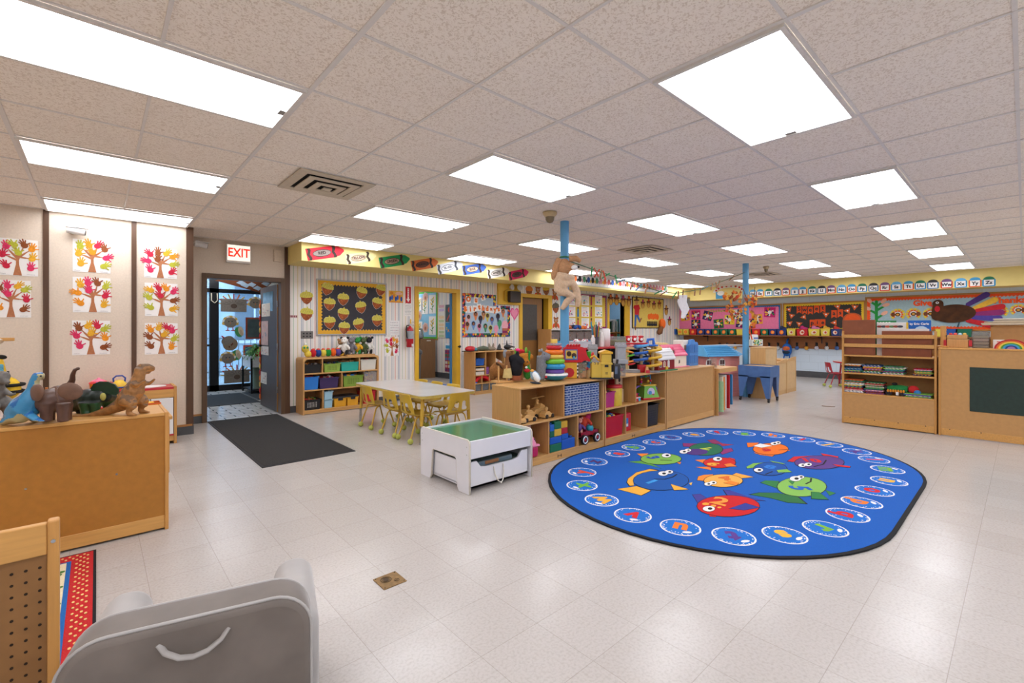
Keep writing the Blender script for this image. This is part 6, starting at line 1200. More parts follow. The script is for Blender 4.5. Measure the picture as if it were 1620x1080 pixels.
b = MB(M('#8fc0d8', .3)); b.add([(.1175, -.08, .04), (.1175, .08, .04), (.092, .055, .15), (.092, -.055, .15)], [(0, 1, 2, 3)]); b.build('side_panel', t); b = MB(M('#c9c4d8', .4)); b.cyl((0, -.104, .09), (0, -.099, .09), .055, n=24); b.use(M('#4a8ac0', .4)); b.cyl((-.015, -.108, .085), (-.015, -.102, .085), .024); b.use(M('#c0306a', .4)); b.cyl((.03, -.108, .06), (.03, -.102, .06), .012); b.build('dial', t)
b = MB(M('#d8b53a', .3)); b.box(-.095, .095, -.09, .09, .162, .18, .012); b.build('lid', t); b = MB(M('#6a4aa0', .3)); [b.tube([(s_*.1, 0, .06), (s_*.16, 0, .07), (s_*.165, 0, .12), (s_*.12, 0, .155), (s_*.08, 0, .16)], .012) for s_ in (-1, 1)]; b.build('handle', t); b = MB(M('#3aa0d0', .3)); b.tube([(-.07, 0, .18), (-.07, 0, .28), (-.02, .02, .27), (.03, -.02, .28), (.07, 0, .29), (.07, 0, .18)], .006); b.build('wire', t)
b = MB()
for k, c in enumerate(('#c0206a', '#d8702a', '#3a9a4a', '#d8b53a', '#c0202c')): b.use(M(c, .3)); b.ell(((-.07, -.07, .0, .035, .07)[k], 0, (.21, .24, .275, .215, .22)[k]), .018, n=10, m=6)
b.build('bead', t)
bin_('toy_bin', 'big red bin of blue and yellow toys, lower left', '#b8121c', 4.115, 4.44, IY+.015, IY+.32, ZB, ZB+.225, G3, pile=['#2a5fb8', '#3a6fd0', '#1f5f3a', '#c9b44a', '#d8c060'], n=40); b = MB(M('#c01f26', .35)); b.box(4.52, 4.68, 3.10, 3.36, ZB, ZB+.21, .01); b.use(M('#3a78b8', .5)); b.box(4.53, 4.62, 3.098, 3.1005, ZB+.055, ZB+.155); b.use(M('#d8d4d0', .5)); b.box(4.575, 4.615, 3.0965, 3.0985, ZB+.06, ZB+.09); solo(b, 'toy_box', 'red box with blue picture label, lower middle of island', 'box')
bin_('toy_bin', 'black lattice crate, lower right of the middle island shelf', '#1c1c1e', 4.95, 5.22, IY+.03, IY+.33, ZB, ZB+.26, G3, holes=True, hc='#3a3a3e')

# ---------------------------------------------------------------- toys on top of the island
ip = lambda px, py, dy=0: P(px, py, Z=IH) + Vector((0, dy, .001)); mpp = lambda py: (CAMH-IH)/(py-CYP)
BRN = '#8a5a2c'
b = MB(BIRCH); a0 = ip(789, 607); a1 = ip(846, 602); b.box(0, (a1-a0).length, 0, .13, 0, .02, .003)
for k in range(5): x = (a1-a0).length*(.06 + .22*k); b.cyl((x, .03, .018), (x, .03, .17), .008, n=8)
d = a1-a0; o = solo(b, 'puppet_rack', 'wooden peg rack of animal puppets on the island', 'puppet rack', a0 + Vector((0, .01, 0)), math.atan2(d.y, d.x))
def isl(px, py, d=.04): return ip(px, py) + Vector((cos(YAW), sin(YAW), 0))*d
def fuzzy(name, lb, px, py, col, fn, d=.04, v=.008, z=0, grp='animal puppets on the island'):
    m = mpp(py); t = thing(name, lb, 'soft toy', isl(px, py, d) + Vector((0, 0, z)), RZD, grp); b = MB(M(col, .95, .2, 80, bump=.2)); fn(b, m); blob(b, v, 3).build('body', t); return t, m
t, m = fuzzy('hand_puppet', 'brown furry camel puppet at the left end of island rack', 789, 604, BRN, lambda b, m: (b.ell((0, 0, 17*m), (16*m, 10*m, 12*m)), b.ell((-2*m, 0, 24*m), (9*m, 7*m, 7*m)), [b.tube([(x*m, 0, 12*m), (x*m, 0, 3*m)], [6*m, 4*m], 8) for x in (-10, 9)], b.tube([(9*m, 0, 20*m), (15*m, 0, 22*m)], [5*m, 4*m], 8)), .08)
b = MB(M('#4a2f1c', .95)); b.tube([(-4*m, -6*m, 29*m), (1*m, -8*m, 26*m), (5*m, -7*m, 20*m)], 1.8*m); b.build('strap', t)
t, m = fuzzy('hand_puppet', 'brown puppet with grey hair in a cream dress on rack', 803, 605, '#7a5230', lambda b, m: (b.tube([(0, 0, 18*m), (-1*m, 0, 34*m), (0, 0, 42*m)], [6*m, 3*m, 4*m], 10), b.ell((1*m, -1*m, 43*m), (5*m, 4*m, 4*m))), .03, z=.02)
b = MB(M('#c2ad72', .9, .1, 30)); b.lathe([(8*m, 4*m), (6*m, 16*m), (4*m, 25*m)], 16); b.build('dress', t); b = MB(M('#85878c', .95, .1, 50)); b.ell((-3.5*m, 1*m, 42*m), (4*m, 4*m, 7*m)); b.build('hair', t)
t, m = fuzzy('hand_puppet', 'black fluffy puppet with pink tuft in the rack middle', 817, 605, '#17171d', lambda b, m: (b.ell((0, 0, 22*m), (11*m, 8*m, 19*m)), b.ell((-3*m, 0, 33*m), (10*m, 7*m, 8*m)), b.ell((5*m, -2*m, 30*m), (8*m, 7*m, 7*m)), b.tube([(1*m, 0, 34*m), (2*m, 0, 46*m)], [4*m, 2.5*m])), .06, z=.02)
b = MB(M('#e0307a', .9)); b.ell((2*m, 0, 48*m), (4*m, 3*m, 2.5*m)); b.build('tuft', t); b = MB(M('#8a4a2c', .9)); b.lathe([(10*m, 0), (9*m, 7*m)], 14); b.build('feet_skirt', t)
t, m = fuzzy('hand_puppet', 'golden brown lion puppet with fluffy mane on the rack', 831, 603, '#b06f22', lambda b, m: (b.ell((0, 0, 35*m), (14*m, 8*m, 6.5*m)), b.ell((-8*m, 0, 32*m), (6*m, 6*m, 6*m)), b.ell((1*m, -5*m, 27*m), (7*m, 6*m, 7*m)), b.tube([(0, 0, 32*m), (0, 0, 14*m)], [5*m, 5*m])), .03, z=.02)
b = MB(BLK); b.ell((-2*m, -11*m, 28*m), 1.2*m); b.ell((3*m, -11*m, 28*m), 1.2*m); b.build('eye', t)
t, m = fuzzy('hand_puppet', 'green frog puppet with red mouth low in the rack', 835, 605, '#2f7a2c', lambda b, m: (b.ell((0, 0, 14*m), (7*m, 6*m, 11*m)), b.ell((3*m, 0, 44*m), (2.4*m, 2*m, 7*m)), b.tube([(1*m, 0, 20*m), (3*m, 0, 40*m)], 2*m)), .1, z=.0)
b = MB(M('#b81f2c', .8)); b.ell((-1*m, -6*m, 18*m), (5*m, 3*m, 3*m)); b.build('mouth', t); b = MB(PAPER); b.ell((-2*m, -6*m, 23*m), 2*m); b.build('eye', t)
t, m = fuzzy('hand_puppet', 'red ladybird puppet showing behind the lion mane', 824, 603, '#b81f28', lambda b, m: (b.ell((0, 0, 46*m), (7*m, 5*m, 4*m)), b.tube([(0, 0, 0), (0, 0, 44*m)], 3*m)), .14); b = MB(M('#6fae3a', .9)); b.ell((-8*m, 0, 46*m), (2*m, 2*m, 6*m)); b.ell((9*m, 0, 48*m), (2.2*m, 2*m, 5*m)); b.build('leaf_ear', t)
t, m = fuzzy('soft_toy', 'shiny blue and white plush bird lying against rack end', 848, 607, '#7f9ab0', lambda b, m: (b.tube([(-6*m, 0, 20*m), (-2*m, 0, 12*m), (5*m, 0, 5*m)], [4*m, 8*m, 5*m], 10),), .0, grp=None)
b = MB(M('#dfe6ea', .5)); b.ell((0, -4*m, 11*m), (5*m, 5*m, 9*m), (0, -.5, 0)); b.build('belly', t); b = MB(M('#2c3440', .6)); b.ell((-1*m, -1*m, 1.6*m), (9*m, 6*m, 1.6*m), (0, .12, 0)); b.build('tail', t); b = MB(M('#e0a04a', .6)); b.ell((-6*m, -3*m, 21*m), (3*m, 2.5*m, 2*m)); b.build('beak', t)
t, m = fuzzy('soft_toy', 'grey plush hippo puppet standing beside ring stacker', 857, 603, '#77787c', lambda b, m: (b.tube([(-1*m, 0, 2*m), (-1*m, 0, 14*m), (-1*m, 0, 30*m), (0, 0, 40*m)], [6.5*m, 8*m, 7.5*m, 8*m], 12), b.tube([(0, 0, 40*m), (8*m, 0, 39*m), (13*m, 0, 37*m)], [8.5*m, 6*m, 5.5*m], 12), b.tube([(3*m, 0, 27*m), (8*m, -1*m, 22*m)], [3.5*m, 3*m], 8)), .02, grp=None)
b = MB(M('#8f9094', .9)); b.ell((0, -3*m, 49*m), (2*m, 1.5*m, 3*m)); b.ell((-3*m, 3*m, 48*m), (2*m, 1.5*m, 2.5*m)); b.build('ear', t); b = MB(BLK); b.ell((4*m, -6*m, 43*m), 1.1*m); b.build('eye', t)
# ring stacker
m = mpp(604); t = thing('ring_stacker', 'giant ring stacking toy with rainbow rings on a blue rocking base', 'toy', isl(878, 603, .10), RZD)
b = MB(M('#1f86b0', .25)); b.lathe([(6*m, 0), (14*m, 1.5*m), (22*m, 7*m), (23*m, 9*m)], 30); b.build('rocker_base', t); b = MB(M('#e0dfdc', .25)); b.lathe([(23*m, 9*m), (22.5*m, 11.5*m), (17*m, 12*m)], 30); o = b.build('base_rim', t); b = MB(RED); b.box(-16*m, -12.5*m, -19*m, -17*m, 5.5*m, 9*m, .002); b.build('badge', o)
for c, R0, z, h in (('#5a3a8c', 16, 15, 4.2), ('#2a8fc0', 17, 23, 4.6), ('#6fb52c', 16.5, 31, 4.4), ('#d8b24a', 15, 38.5, 4.0), ('#e0701f', 14.2, 46, 4.3), ('#c0202a', 12.5, 53.5, 3.6)): b = MB(M(c, .22)); b.torus((0, 0, z*m), (R0-5)*m*1.12, 5*m, 30, 12, sz=h/5); b.build('ring', t)
b = MB(glass('#e9dfe6')); b.lathe([(12*m, 57*m), (13*m, 58*m), (12*m, 60.5*m), (5*m, 61*m)], 24); b.build('clear_top', t); b = MB(M('#d8b24a', .3)); b.lathe([(5.5*m, 60*m), (5.5*m, 66*m), (5*m, 67*m), (0, 67*m)], 20); b.lathe([(3*m, 10*m), (3*m, 60*m)], 10); b.build('post', t)
# shape sorter fire engine
m = mpp(602); t = thing('shape_sorter', 'red roofed shape sorter truck toy with clear bucket', 'toy', isl(914, 600, .12), RZD)
b = MB(M('#c01822', .22)); b.prism([(-22*m, 30*m), (-19*m, 27*m), (8*m, 27*m), (13*m, 30*m), (22*m, 28*m), (22*m, 31*m), (17*m, 38*m), (14*m, 50*m), (9*m, 52*m), (-19*m, 52*m), (-22*m, 50*m)], (0, 9*m, 0), X_, Z_, 18*m); b.box(-17*m, 6*m, -6*m, 6*m, 51*m, 55*m, .006)
for k in range(5): b.ell(((-14 + 4.6*k)*m, -6*m, 55*m), 2*m, n=8, m=6)
b.build('roof', t); b = MB(M('#2a5fae', .3)); b.box(-20*m, 1*m, -9.8*m, -9*m, 31*m, 48*m); b.use(M('#d8b24a', .3)); b.box(-18.5*m, -.5*m, -10.1*m, -9.7*m, 33*m, 46.5*m); b.use(M('#3a1f14', .5)); b.ell((-13*m, -10.1*m, 41*m), (4*m, .6*m, 4.5*m)); b.ell((-5*m, -10.1*m, 38*m), (4*m, .6*m, 4.5*m)); b.use(M('#3a9fd0', .3)); b.ell((-5*m, -10.6*m, 35*m), (2*m, .8*m, 2*m)); b.build('sorter_panel', t)
b = MB(glass('#e8d2b8', .1)); b.box(2*m, 17*m, -8*m, 8*m, 0, 27*m, .012, 3); b.build('clear_bucket', t)
b = MB(M('#d8a32c', .35)); b.box(-20*m, 1.5*m, -8*m, 8*m, 0, 27*m, .01); b.use(M('#b81822', .3)); b.cyl((-12*m, -8.6*m, 10*m), (-12*m, -7.8*m, 10*m), 8*m, n=10); b.use(M('#1c1c1e', .4)); [b.box(.2*m, 2.2*m, -8.4*m, -7.6*m, (1 + 6*k)*m, (4 + 6*k)*m) for k in range(4)]; b.use(M('#e0dfdc', .4)); [b.box(.2*m, 2.2*m, -8.4*m, -7.6*m, (4 + 6*k)*m, (7 + 6*k)*m) for k in range(4)]; b.build('gear_panel', t)
b = MB(); [(b.use(M(c, .3)), b.ell((x*m, 0, z*m), 3*m, n=10, m=6)) for c, x, z in (('#3a9a4a', 8, 11), ('#d8a870', 11, 4), ('#5a6f8a', 12, 20))]; b.build('shape_block', t)
t = thing('toy_parrot', 'green and red plastic parrot sticking out behind the truck', 'toy', isl(938, 600, .2), RZD); b = MB(M('#3aa02c', .35)); b.tube([(0, 0, 0), (0, 0, 30*m), (-2*m, 0, 44*m)], [2*m, 3*m, 4*m]); b.build('body', t); b = MB(M('#d8362c', .35)); b.ell((4*m, 0, 36*m), (3*m, 2*m, 7*m), (0, .3, 0)); b.build('wing', t)
t = thing('water_toy', 'beige toy bottle with blue pump top on the island', 'toy', isl(933, 598, .03), RZD); b = MB(M('#c9b080', .3)); b.lathe([(7*m, 0), (7.5*m, 2*m), (7*m, 17*m)], 16); b.box(-15*m, -6*m, -4*m, 4*m, 0, 12*m, .006); b.build('bottle', t); b = MB(M('#3a94d0', .3)); b.lathe([(8.5*m, 17*m), (7*m, 20*m), (2.5*m, 23*m), (3*m, 26*m), (4*m, 26.5*m), (0, 27*m)], 16); b.box(-14*m, -7*m, -3.5*m, 3.5*m, 12*m, 15*m, .004); b.ell((-9*m, -2*m, 25*m), (5*m, 3*m, 3*m)); b.build('pump_top', t); b = MB(RED); b.ell((-5*m, -6*m, 16*m), 2.8*m); b.build('button', t)
# castles
def castle(lb, px, py, d, w_, tower, col, base='#26262a', h=24, th=46, tx=8, grp=None):
    m = mpp(py); t = thing('toy_castle', lb, 'toy castle', isl(px, py, d), RZD); C_ = M(col, .4, .04, 12); b = MB(C_); b.box(-w_/2*m, w_/2*m, -9*m, 9*m, 2*m, h*m, .006)
    for k in range(6): x = -w_/2 + w_*(k+.5)/6; b.box((x-1.6)*m, (x+1.6)*m, -9.6*m, -7*m, (h-1)*m, (h+2.6)*m)
    b.build('wall', t); b = MB(C_); b.box((tx-8)*m, (tx+8)*m, -10*m, 8*m, 2*m, (th-6)*m, .008); b.box((tx-9.5)*m, (tx+9.5)*m, -11.5*m, 9*m, (th*.5)*m, (th*.5+3)*m, .004); b.build('tower', t)
    b = MB(M(base, .5)); b.box(-(w_/2+1)*m, (w_/2+3)*m, -11*m, 10*m, 0, 2.4*m, .004); b.build('base', t); b = MB(BLK); b.prism([((tx-3)*m, 19*m), ((tx+3)*m, 19*m), ((tx+3)*m, 22*m), (tx*m, 25*m), ((tx-3)*m, 22*m)], (0, -10.0*m, 0), X_, Z_, .3*m); [b.box((tx-1.5+2*i)*m, (tx-.3+2*i)*m, -10.4*m, -9.8*m, (8 + 2*j)*m, (9.2 + 2*j)*m) for i in range(2) for j in range(2)]; [b.box((-14 + 2*i)*m, (-13 + 2*i)*m, -9.4*m, -8.8*m, (24.3 + 2*j)*m*.95, (25.3 + 2*j)*m*.95) for i in range(5) for j in range(2)]; b.build('window', t); return t, m
t, m = castle('yellow toy castle with tower and black base', 952, 600, .08, 31, 1, '#d0ac40'); b = MB(M('#d8a52c', .4)); b.box(-2*m, 18*m, -12*m, 9*m, 40*m, 43*m, .004); b.prism([(-2*m, 43*m), (18*m, 43*m), (8*m, 46.5*m)], (0, 9*m, 0), X_, Z_, 20*m); b.tube([(-16*m, 0, 33*m), (-10*m, 0, 37*m), (-2*m, 0, 29*m)], 1.6*m); b.build('roof', t)
b = MB(M('#2b2c31', .4)); b.box(-2*m, 8*m, -4*m, 4*m, 0, 24*m, .012, 3); b.tube([(3*m, 0, 24*m), (4*m, 0, 31*m)], 2*m); b.use(M('#5f6b80', .3)); b.box(-1*m, 3*m, -4.6*m, -3.9*m, 8*m, 20*m); solo(b, 'toy_knight', 'dark armoured toy figure right of the yellow castle', 'toy', isl(975, 600, .06), RZD)
GRC = M('#a3a5a8', .45, .06, 20)
for lb, px, py, w0, h0, d in (('grey toy castle tower with clear bucket base on the island', 985, 596, 7, 54, .1), ('grey castle tower standing behind the yellow castle', 945, 596, 6.5, 50, .30)):
    m = mpp(py); t = thing('castle_tower', lb, 'toy castle', isl(px, py, d), RZD); b = MB(GRC); b.box(-w0*m, w0*m, -w0*m, w0*m, 22*m, (h0-3)*m, .004); b.box(-(w0+3)*m, (w0+3)*m, -(w0+3)*m, (w0+3)*m, 20*m, 27*m, .006)
    b.box(-(w0+1.2)*m, (w0+1.2)*m, -(w0+1.2)*m, (w0+1.2)*m, (h0-8)*m, (h0-4)*m, .003)
    for x in (-.8, 0, .8):
        for y in (-1, 1): b.box((x*w0-1.6)*m, (x*w0+1.6)*m, (y*w0-1)*m, (y*w0+1)*m, (h0-4)*m, h0*m)
    b.build('tower', t); b = MB(glass('#d9d6d2', .15)); b.box(-(w0)*m, (w0)*m, -w0*m, w0*m, 0, 20*m, .01, 3); b.build('clear_bucket', t); b = MB(); [(b.use(M(c, .4)), b.ell((x*m, 0, z*m), 2.6*m, n=8, m=6)) for c, x, z in (('#5aa0c0', -2, 4), ('#c05a6a', 2, 10), ('#4a9a7a', -1, 15))]; b.build('block', t)
# spiral ramp racer
m = mpp(592); t = thing('ramp_toy', 'blue and yellow spiral ramp toy with red figures on top', 'toy', isl(1020, 590, .10), RZD)
b = MB(M('#8f8f93', .4)); b.prism(arc(-18*m, 0, 16*m, 11*m, 180, 360, 14) + [(-2*m, 3*m), (-34*m, 3*m)], (0, 0, 0), X_, Y_, 5*m); b.box(8*m, 27*m, -8*m, 6*m, 0, 3*m, .006); b.build('base', t)
b = MB(M('#b8141e', .35)); b.box(-8*m, 6*m, -7*m, 4*m, 0, 13*m, .01, 3); b.build('red_block', t)
def spiral(c, cx_, r, z0, z1, turns, w_, name, ph=0):
    b = MB(M(c, .28)); n = int(turns*18); vs = []
    for i in range(n+1): a_ = ph + 2*pi*turns*i/n; z = z0 + (z1-z0)*i/n; vs += [(cx_ + cos(a_)*(r-w_), sin(a_)*(r-w_), z-.6*m), (cx_ + cos(a_)*(r+w_), sin(a_)*(r+w_), z), (cx_ + cos(a_)*(r+w_), sin(a_)*(r+w_), z+4.4*m), (cx_ + cos(a_)*(r-w_), sin(a_)*(r-w_), z+1.6*m)]
    b.add(vs, [(4*i+j, 4*i+(j+1) % 4, 4*i+4+(j+1) % 4, 4*i+4+j) for i in range(n) for j in range(4)], True); b.build(name, t)
spiral('#2a5fae', -2*m, 9*m, 12*m, 40*m, 2.6, 5*m, 'blue_ramp'); spiral('#d8a92c', 17*m, 9.5*m, 5*m, 44*m, 3.2, 5.5*m, 'yellow_ramp', 2); spiral('#5aa0d0', -2*m, 8*m, 36*m, 44*m, .8, 5*m, 'pale_ramp', 1)
b = MB(M('#c9b080', .4)); b.cyl((-25*m, 0, 5*m), (-25*m, 0, 38*m), 3*m); b.box(-33*m, -11*m, -5*m, 5*m, 38*m, 42*m, .006); b.cyl((-2*m, 0, 12*m), (-2*m, 0, 44*m), 2.6*m); b.cyl((17*m, 0, 2*m), (17*m, 0, 46*m), 2.6*m); b.build('post', t)
for c, x, z, a_ in (('#5ab52c', -20, 28, .25), ('#c0202a', -19, 14, .2), ('#e08a2c', -22, 34, -.2), ('#e08a2c', -22, 18, .2)): b = MB(M(c, .3)); b.ell((x*m, -5*m, z*m), (7*m, 3*m, 1.6*m), (0, -a_, 0)); b.build('chute', t)
b = MB(M('#2a62b8', .3)); b.box(-12*m, 24*m, -8*m, 8*m, 43*m, 46*m, .008); b.tube([(8*m, 0, 45*m), (9*m, 0, 54*m), (18*m, 0, 55*m), (19*m, 0, 46*m)], 2.6*m); b.build('deck', t)
b = MB(M('#c01f28', .3)); b.box(-26*m, 8*m, -5*m, 5*m, 46*m, 49*m, .005); [(b.ell((x*m, -2*m, 54*m), (4.2*m, 4*m, 4.6*m)), b.ell((x*m, -2*m, 59*m), (5*m, 2*m, 2*m))) for x in (-24, -14, -3)]; b.build('figure', t); b = MB(PAPER); [b.ell((x*m, -6*m, 54.5*m), (2.2*m, .9*m, 2.2*m)) for x in (-24, -14, -3)]; b.build('face', t)
b = MB(M('#d8a06a', .5)); b.tube([(0, 0, 0), (0, 0, 10*m)], [4*m, 2*m], 8); b.use(RED); b.box(-3*m, 3*m, -5*m, -3*m, 0, 5*m); solo(b, 'toy_tower', 'small peach and red toy hut before spiral ramps', 'toy', isl(1024, 590, .01) + Vector((0, 0, 0)), RZD)
# barn, dollhouses
def house(lb, x0, x1, y0, y1, wh, rh, wall, roof, base, wins, gable='x', z0=IH+.001, door=None, name='doll_house', over=.012, curve=False):
    t = thing(name, lb, 'toy house', (x0, y0, z0)); W, D = x1-x0, y1-y0; b = MB(M(wall, .35, .04, 10)); pr = [(0, .012), (W, .012), (W, wh), (0, wh)] if gable == 'x' else [(0, .012), (W, .012), (W, wh), (W/2, wh+rh), (0, wh)]
    if gable == 'x': b.prism([(0, .012), (D, .012), (D, wh), (D/2, wh+rh*.95), (0, wh)], (0, 0, 0), Y_, Z_, W)
    else: b.prism(pr, (0, D, 0), X_, Z_, D)
    b.build('wall', t); b = MB(M(roof, .3, .03, 8)); o = over; th = .012; bulge = rh*.16 if curve else 0
    if gable == 'x':
        p = [(-o, wh-o), (D*.25, wh + rh*.5 + bulge), (D/2, wh+rh), (D*.75, wh + rh*.5 + bulge), (D+o, wh-o)]; b.prism(p + [(y, z+th*1.4) for y, z in p[::-1]], (-o, 0, 0), Y_, Z_, W+2*o)
        for k in range(1, 4): f = k/4; yy, z_ = D/2*f - o*(1-f), (wh-o)*(1-f) + (wh+rh)*f + bulge*(1 - abs(2*f-1)); b.box(-o, W+o, yy-.003, yy+.003, z_+th*.6, z_+th*1.6)
    else: p = [(-o, wh-o), (W/2, wh+rh), (W+o, wh-o)]; b.prism(p + [(x, z+th*1.4) for x, z in p[::-1]], (0, D+o, 0), X_, Z_, D+2*o)
    b.build('roof', t); b = MB(M(base, .4)); b.box(-.02, W+.02, -.04, D+.015, 0, .014, .005); b.build('base', t)
    for k, (x, z, w_, h_, c) in enumerate(wins):
        b = MB(M('#e8e4da', .4)); b.prism([(x-w_/2-.008, z), (x+w_/2+.008, z), (x+w_/2+.008, z+h_)] + arc(x, z+h_, w_/2+.008, w_/2+.008, 0, 180, 6) + [(x-w_/2-.008, z+h_)], (0, -.0005, 0), X_, Z_, .004); w0 = b.build('window', t)
        b = MB(M(c, .4)); b.prism([(x-w_/2, z+.006), (x+w_/2, z+.006), (x+w_/2, z+h_)] + arc(x, z+h_, w_/2, w_/2, 0, 180, 6) + [(x-w_/2, z+h_)], (0, -.004, 0), X_, Z_, .0015); b.build('opening', w0)
    if door: b = MB(M(door[2], .4)); b.box(door[0]-.03, door[0]+.03, -.012, .0, .014, door[1], .004); b.build('door', t)
    return t, W, D
xw = lambda px, y: P(px, 580, Y=y).x
x0 = xw(1041, 3.06); house('dark red toy barn with white curved roof and green base', x0, xw(1067, 3.06), 3.06, 3.20, .15, .12, '#8f1a24', '#d9d8d8', '#1f7a4a', [(.06, .05, .035, .05, '#3a2a2a'), (.15, .05, .035, .05, '#c9a070'), (.25, .04, .035, .07, '#d8d0c8')], door=(.2, .055, '#d8a92c'), name='toy_barn', curve=True)
x0 = xw(1055, 3.22); t, W, D = house('cream dollhouse with hot pink roof on the island', x0, xw(1086, 3.22), 3.22, 3.41, .17, .13, '#e6ddcb', '#e0567a', '#e58aa0', [(.12, .03, .06, .06, '#7a5a44'), (.33, .05, .025, .04, '#3a302c')]); b = MB(M('#e0567a', .3)); b.prism([(.08, .19), (.2, .19), (.2, .23), (.14, .285), (.08, .23)], (0, -.012, 0), X_, Z_, -.12); b.use(M('#6a4a30', .5)); b.prism([(.115, .2), (.165, .2), (.165, .23), (.14, .25), (.115, .23)], (0, -.0145, 0), X_, Z_, .002); b.build('dormer', t)
q0 = ip(1092, 579); m = mpp(579); t = thing('doll_castle', 'tall white and blue dollhouse castle with closed blue doors', 'toy house', q0 + Vector((.02, .0, 0)))
b = MB(M('#e0d8cc', .35)); b.box(-.12, .08, .06, .22, 0, 41*m, .02, 3); b.use(M('#7a5a48', .5)); b.box(-.08, -.02, .055, .0605, 26*m, 33*m); b.use(M('#3a7f9a', .4)); b.box(-.10, -.04, .054, .0595, 20*m, 26*m); b.build('house_body', t)
b = MB(M('#4a86cc', .35, .05, 20)); b.prism([(0, 0), (.26, 0), (.26, 34*m), (.24, 37*m), (.2, 38*m), (.16, 36*m), (.155, 40*m), (.13, 42*m), (.06, 41.5*m), (.05, 36*m), (.0, 33*m)], (-.03, .055, 0), X_, Z_, .05); b.build('door_panel', t); b = MB(M('#3f74b8', .4)); [b.box(-.02 + .13*i, .09 + .13*i, .0, .0052, (4 + 17*j)*m, (17 + 17*j)*m, .004) for i in range(2) for j in range(2)]; b.build('door_relief', t)
b = MB(M('#c9a970', .7, .15, 30)); b.box(0, .45, 0, .2, 0, .05, .02, 3); b.ell((.1, .1, .07), (.12, .08, .05)); b.ell((.3, .1, .06), (.16, .08, .05)); solo(blob(b, .012, 3), 'toy_cave', 'tan rock shaped toy behind the ramps on a grey tray', 'toy', Vector((P(1036, 549, Y=4.6).x, 4.5, P(1100, 548, Y=4.6).z + .001)))
DZ = P(1100, 548, Y=4.6).z; d0, d1_ = P(1030, 548, Y=4.6).x, P(1168, 548, Y=4.6).x; t = thing('display_table', 'grey topped table standing behind the toy dollhouses', 'table', (d0, 4.4, 0)); b = MB(M('#a8acb2', .4)); b.box(0, d1_-d0, 0, .5, DZ-.03, DZ, .004); b.build('tabletop', t)
for x in (.04, d1_-d0-.04):
    for y in (.04, .46): b = MB(M('#77797d', .4)); b.box(x-.02, x+.02, y-.02, y+.02, 0, DZ-.03); b.build('leg', t)
# shelf behind the island with craft supplies
PX0 = P(903, 549, Y=4.55).x; ZR = P(940, 549.5, Y=4.55).z; t = thing('craft_cart', 'black craft shelf with red edged top behind the island', 'shelf', (PX0, 4.55, 0)); b = MB(M('#b81f28', .4)); b.box(0, 2.1, 0, .45, ZR-.03, ZR, .005); b.build('top', t)
for x in (0, 1.0, 2.07): b = MB(M('#211c1b', .6)); b.box(x, x+.03, .01, .44, 0, ZR-.03); b.build('side_panel', t)
b = MB(M('#211c1b', .6)); b.box(.03, 2.07, .42, .44, .02, ZR-.03); b.build('back_panel', t); b = MB(M('#211c1b', .6)); b.box(.03, 2.07, .01, .42, .05, .07); b.box(.03, 2.07, .01, .42, ZR*.5, ZR*.5+.02); b.build('shelf', t)
rp = lambda px: Vector((P(px, 549, Y=4.7).x, 4.7, ZR + .001)); m7 = (rp(950)-Vector((0, 0, CAMH))).length/F_PX
bx0 = rp(908).x; bin_('craft_tray', 'white wire tray of craft bits behind the red truck', '#cfd8e0', bx0, bx0+.32, 4.60, 4.85, ZR+.001, ZR+.09, None, pile=['#d8d4d0', '#c0306a', '#8a8a90', '#b82a30', '#e0e0e0'], n=40)
for lb, px, h, r, c in (('short white paper cup roll beside the tray', 938, .19, .035, '#dcd8d4'), ('white bottle left of the paper towel rolls', 951, .24, .05, '#e6e2de')): b = MB(M(c, .5)); b.lathe([(r, 0), (r*1.05, h*.7), (r*.6, h*.85), (r*.6, h), (0, h)], 18); solo(b, 'craft_bottle', lb, 'bottle', rp(px))
for k, px in enumerate((958, 966)): b = MB(M('#ece6e4', .8, .03, 60)); b.lathe([(.02, 0), (.058, 0), (.058, .30 - .01*k), (.02, .30 - .01*k), (.02, 0)], 22); solo(b, 'paper_towel_roll', 'white paper towel roll, %s of two on the craft shelf' % ('left' if k == 0 else 'right'), 'paper towel', rp(px) + Vector((0, .08*k, 0)), 0, 'paper towel rolls')
b = MB(M('#3f3a3a', .5)); b.lathe([(.045, 0), (.055, .16), (.05, .16), (.045, .01), (0, .01)], 16); rd = random.Random(2)
for k in range(14): b.use(M(rd.choice(['#e0702a', '#3a3f6a', '#4a9a5a', '#8a2a5a', '#2a8fb0', '#5aa02c']), .5)); x, y = rd.uniform(-.03, .03), rd.uniform(-.03, .03); b.cyl((x, y, .05), (x*2.6, y*2.6, .3 + rd.uniform(0, .12)), .008, n=6)
solo(b, 'brush_pot', 'dark pot of markers and brushes on the craft shelf', 'brush pot', rp(944) + Vector((0, .02, 0)))
b = MB(glass('#dfe3e6', .1)); b.box(0, .42, 0, .3, 0, .16, .01); b.use(M('#7f8f4a', .6)); b.box(.02, .4, .02, .28, .01, .1, .01); solo(b, 'craft_box', 'clear craft box with green cloth right of towel rolls', 'box', rp(970) + Vector((.1, 0, 0)))

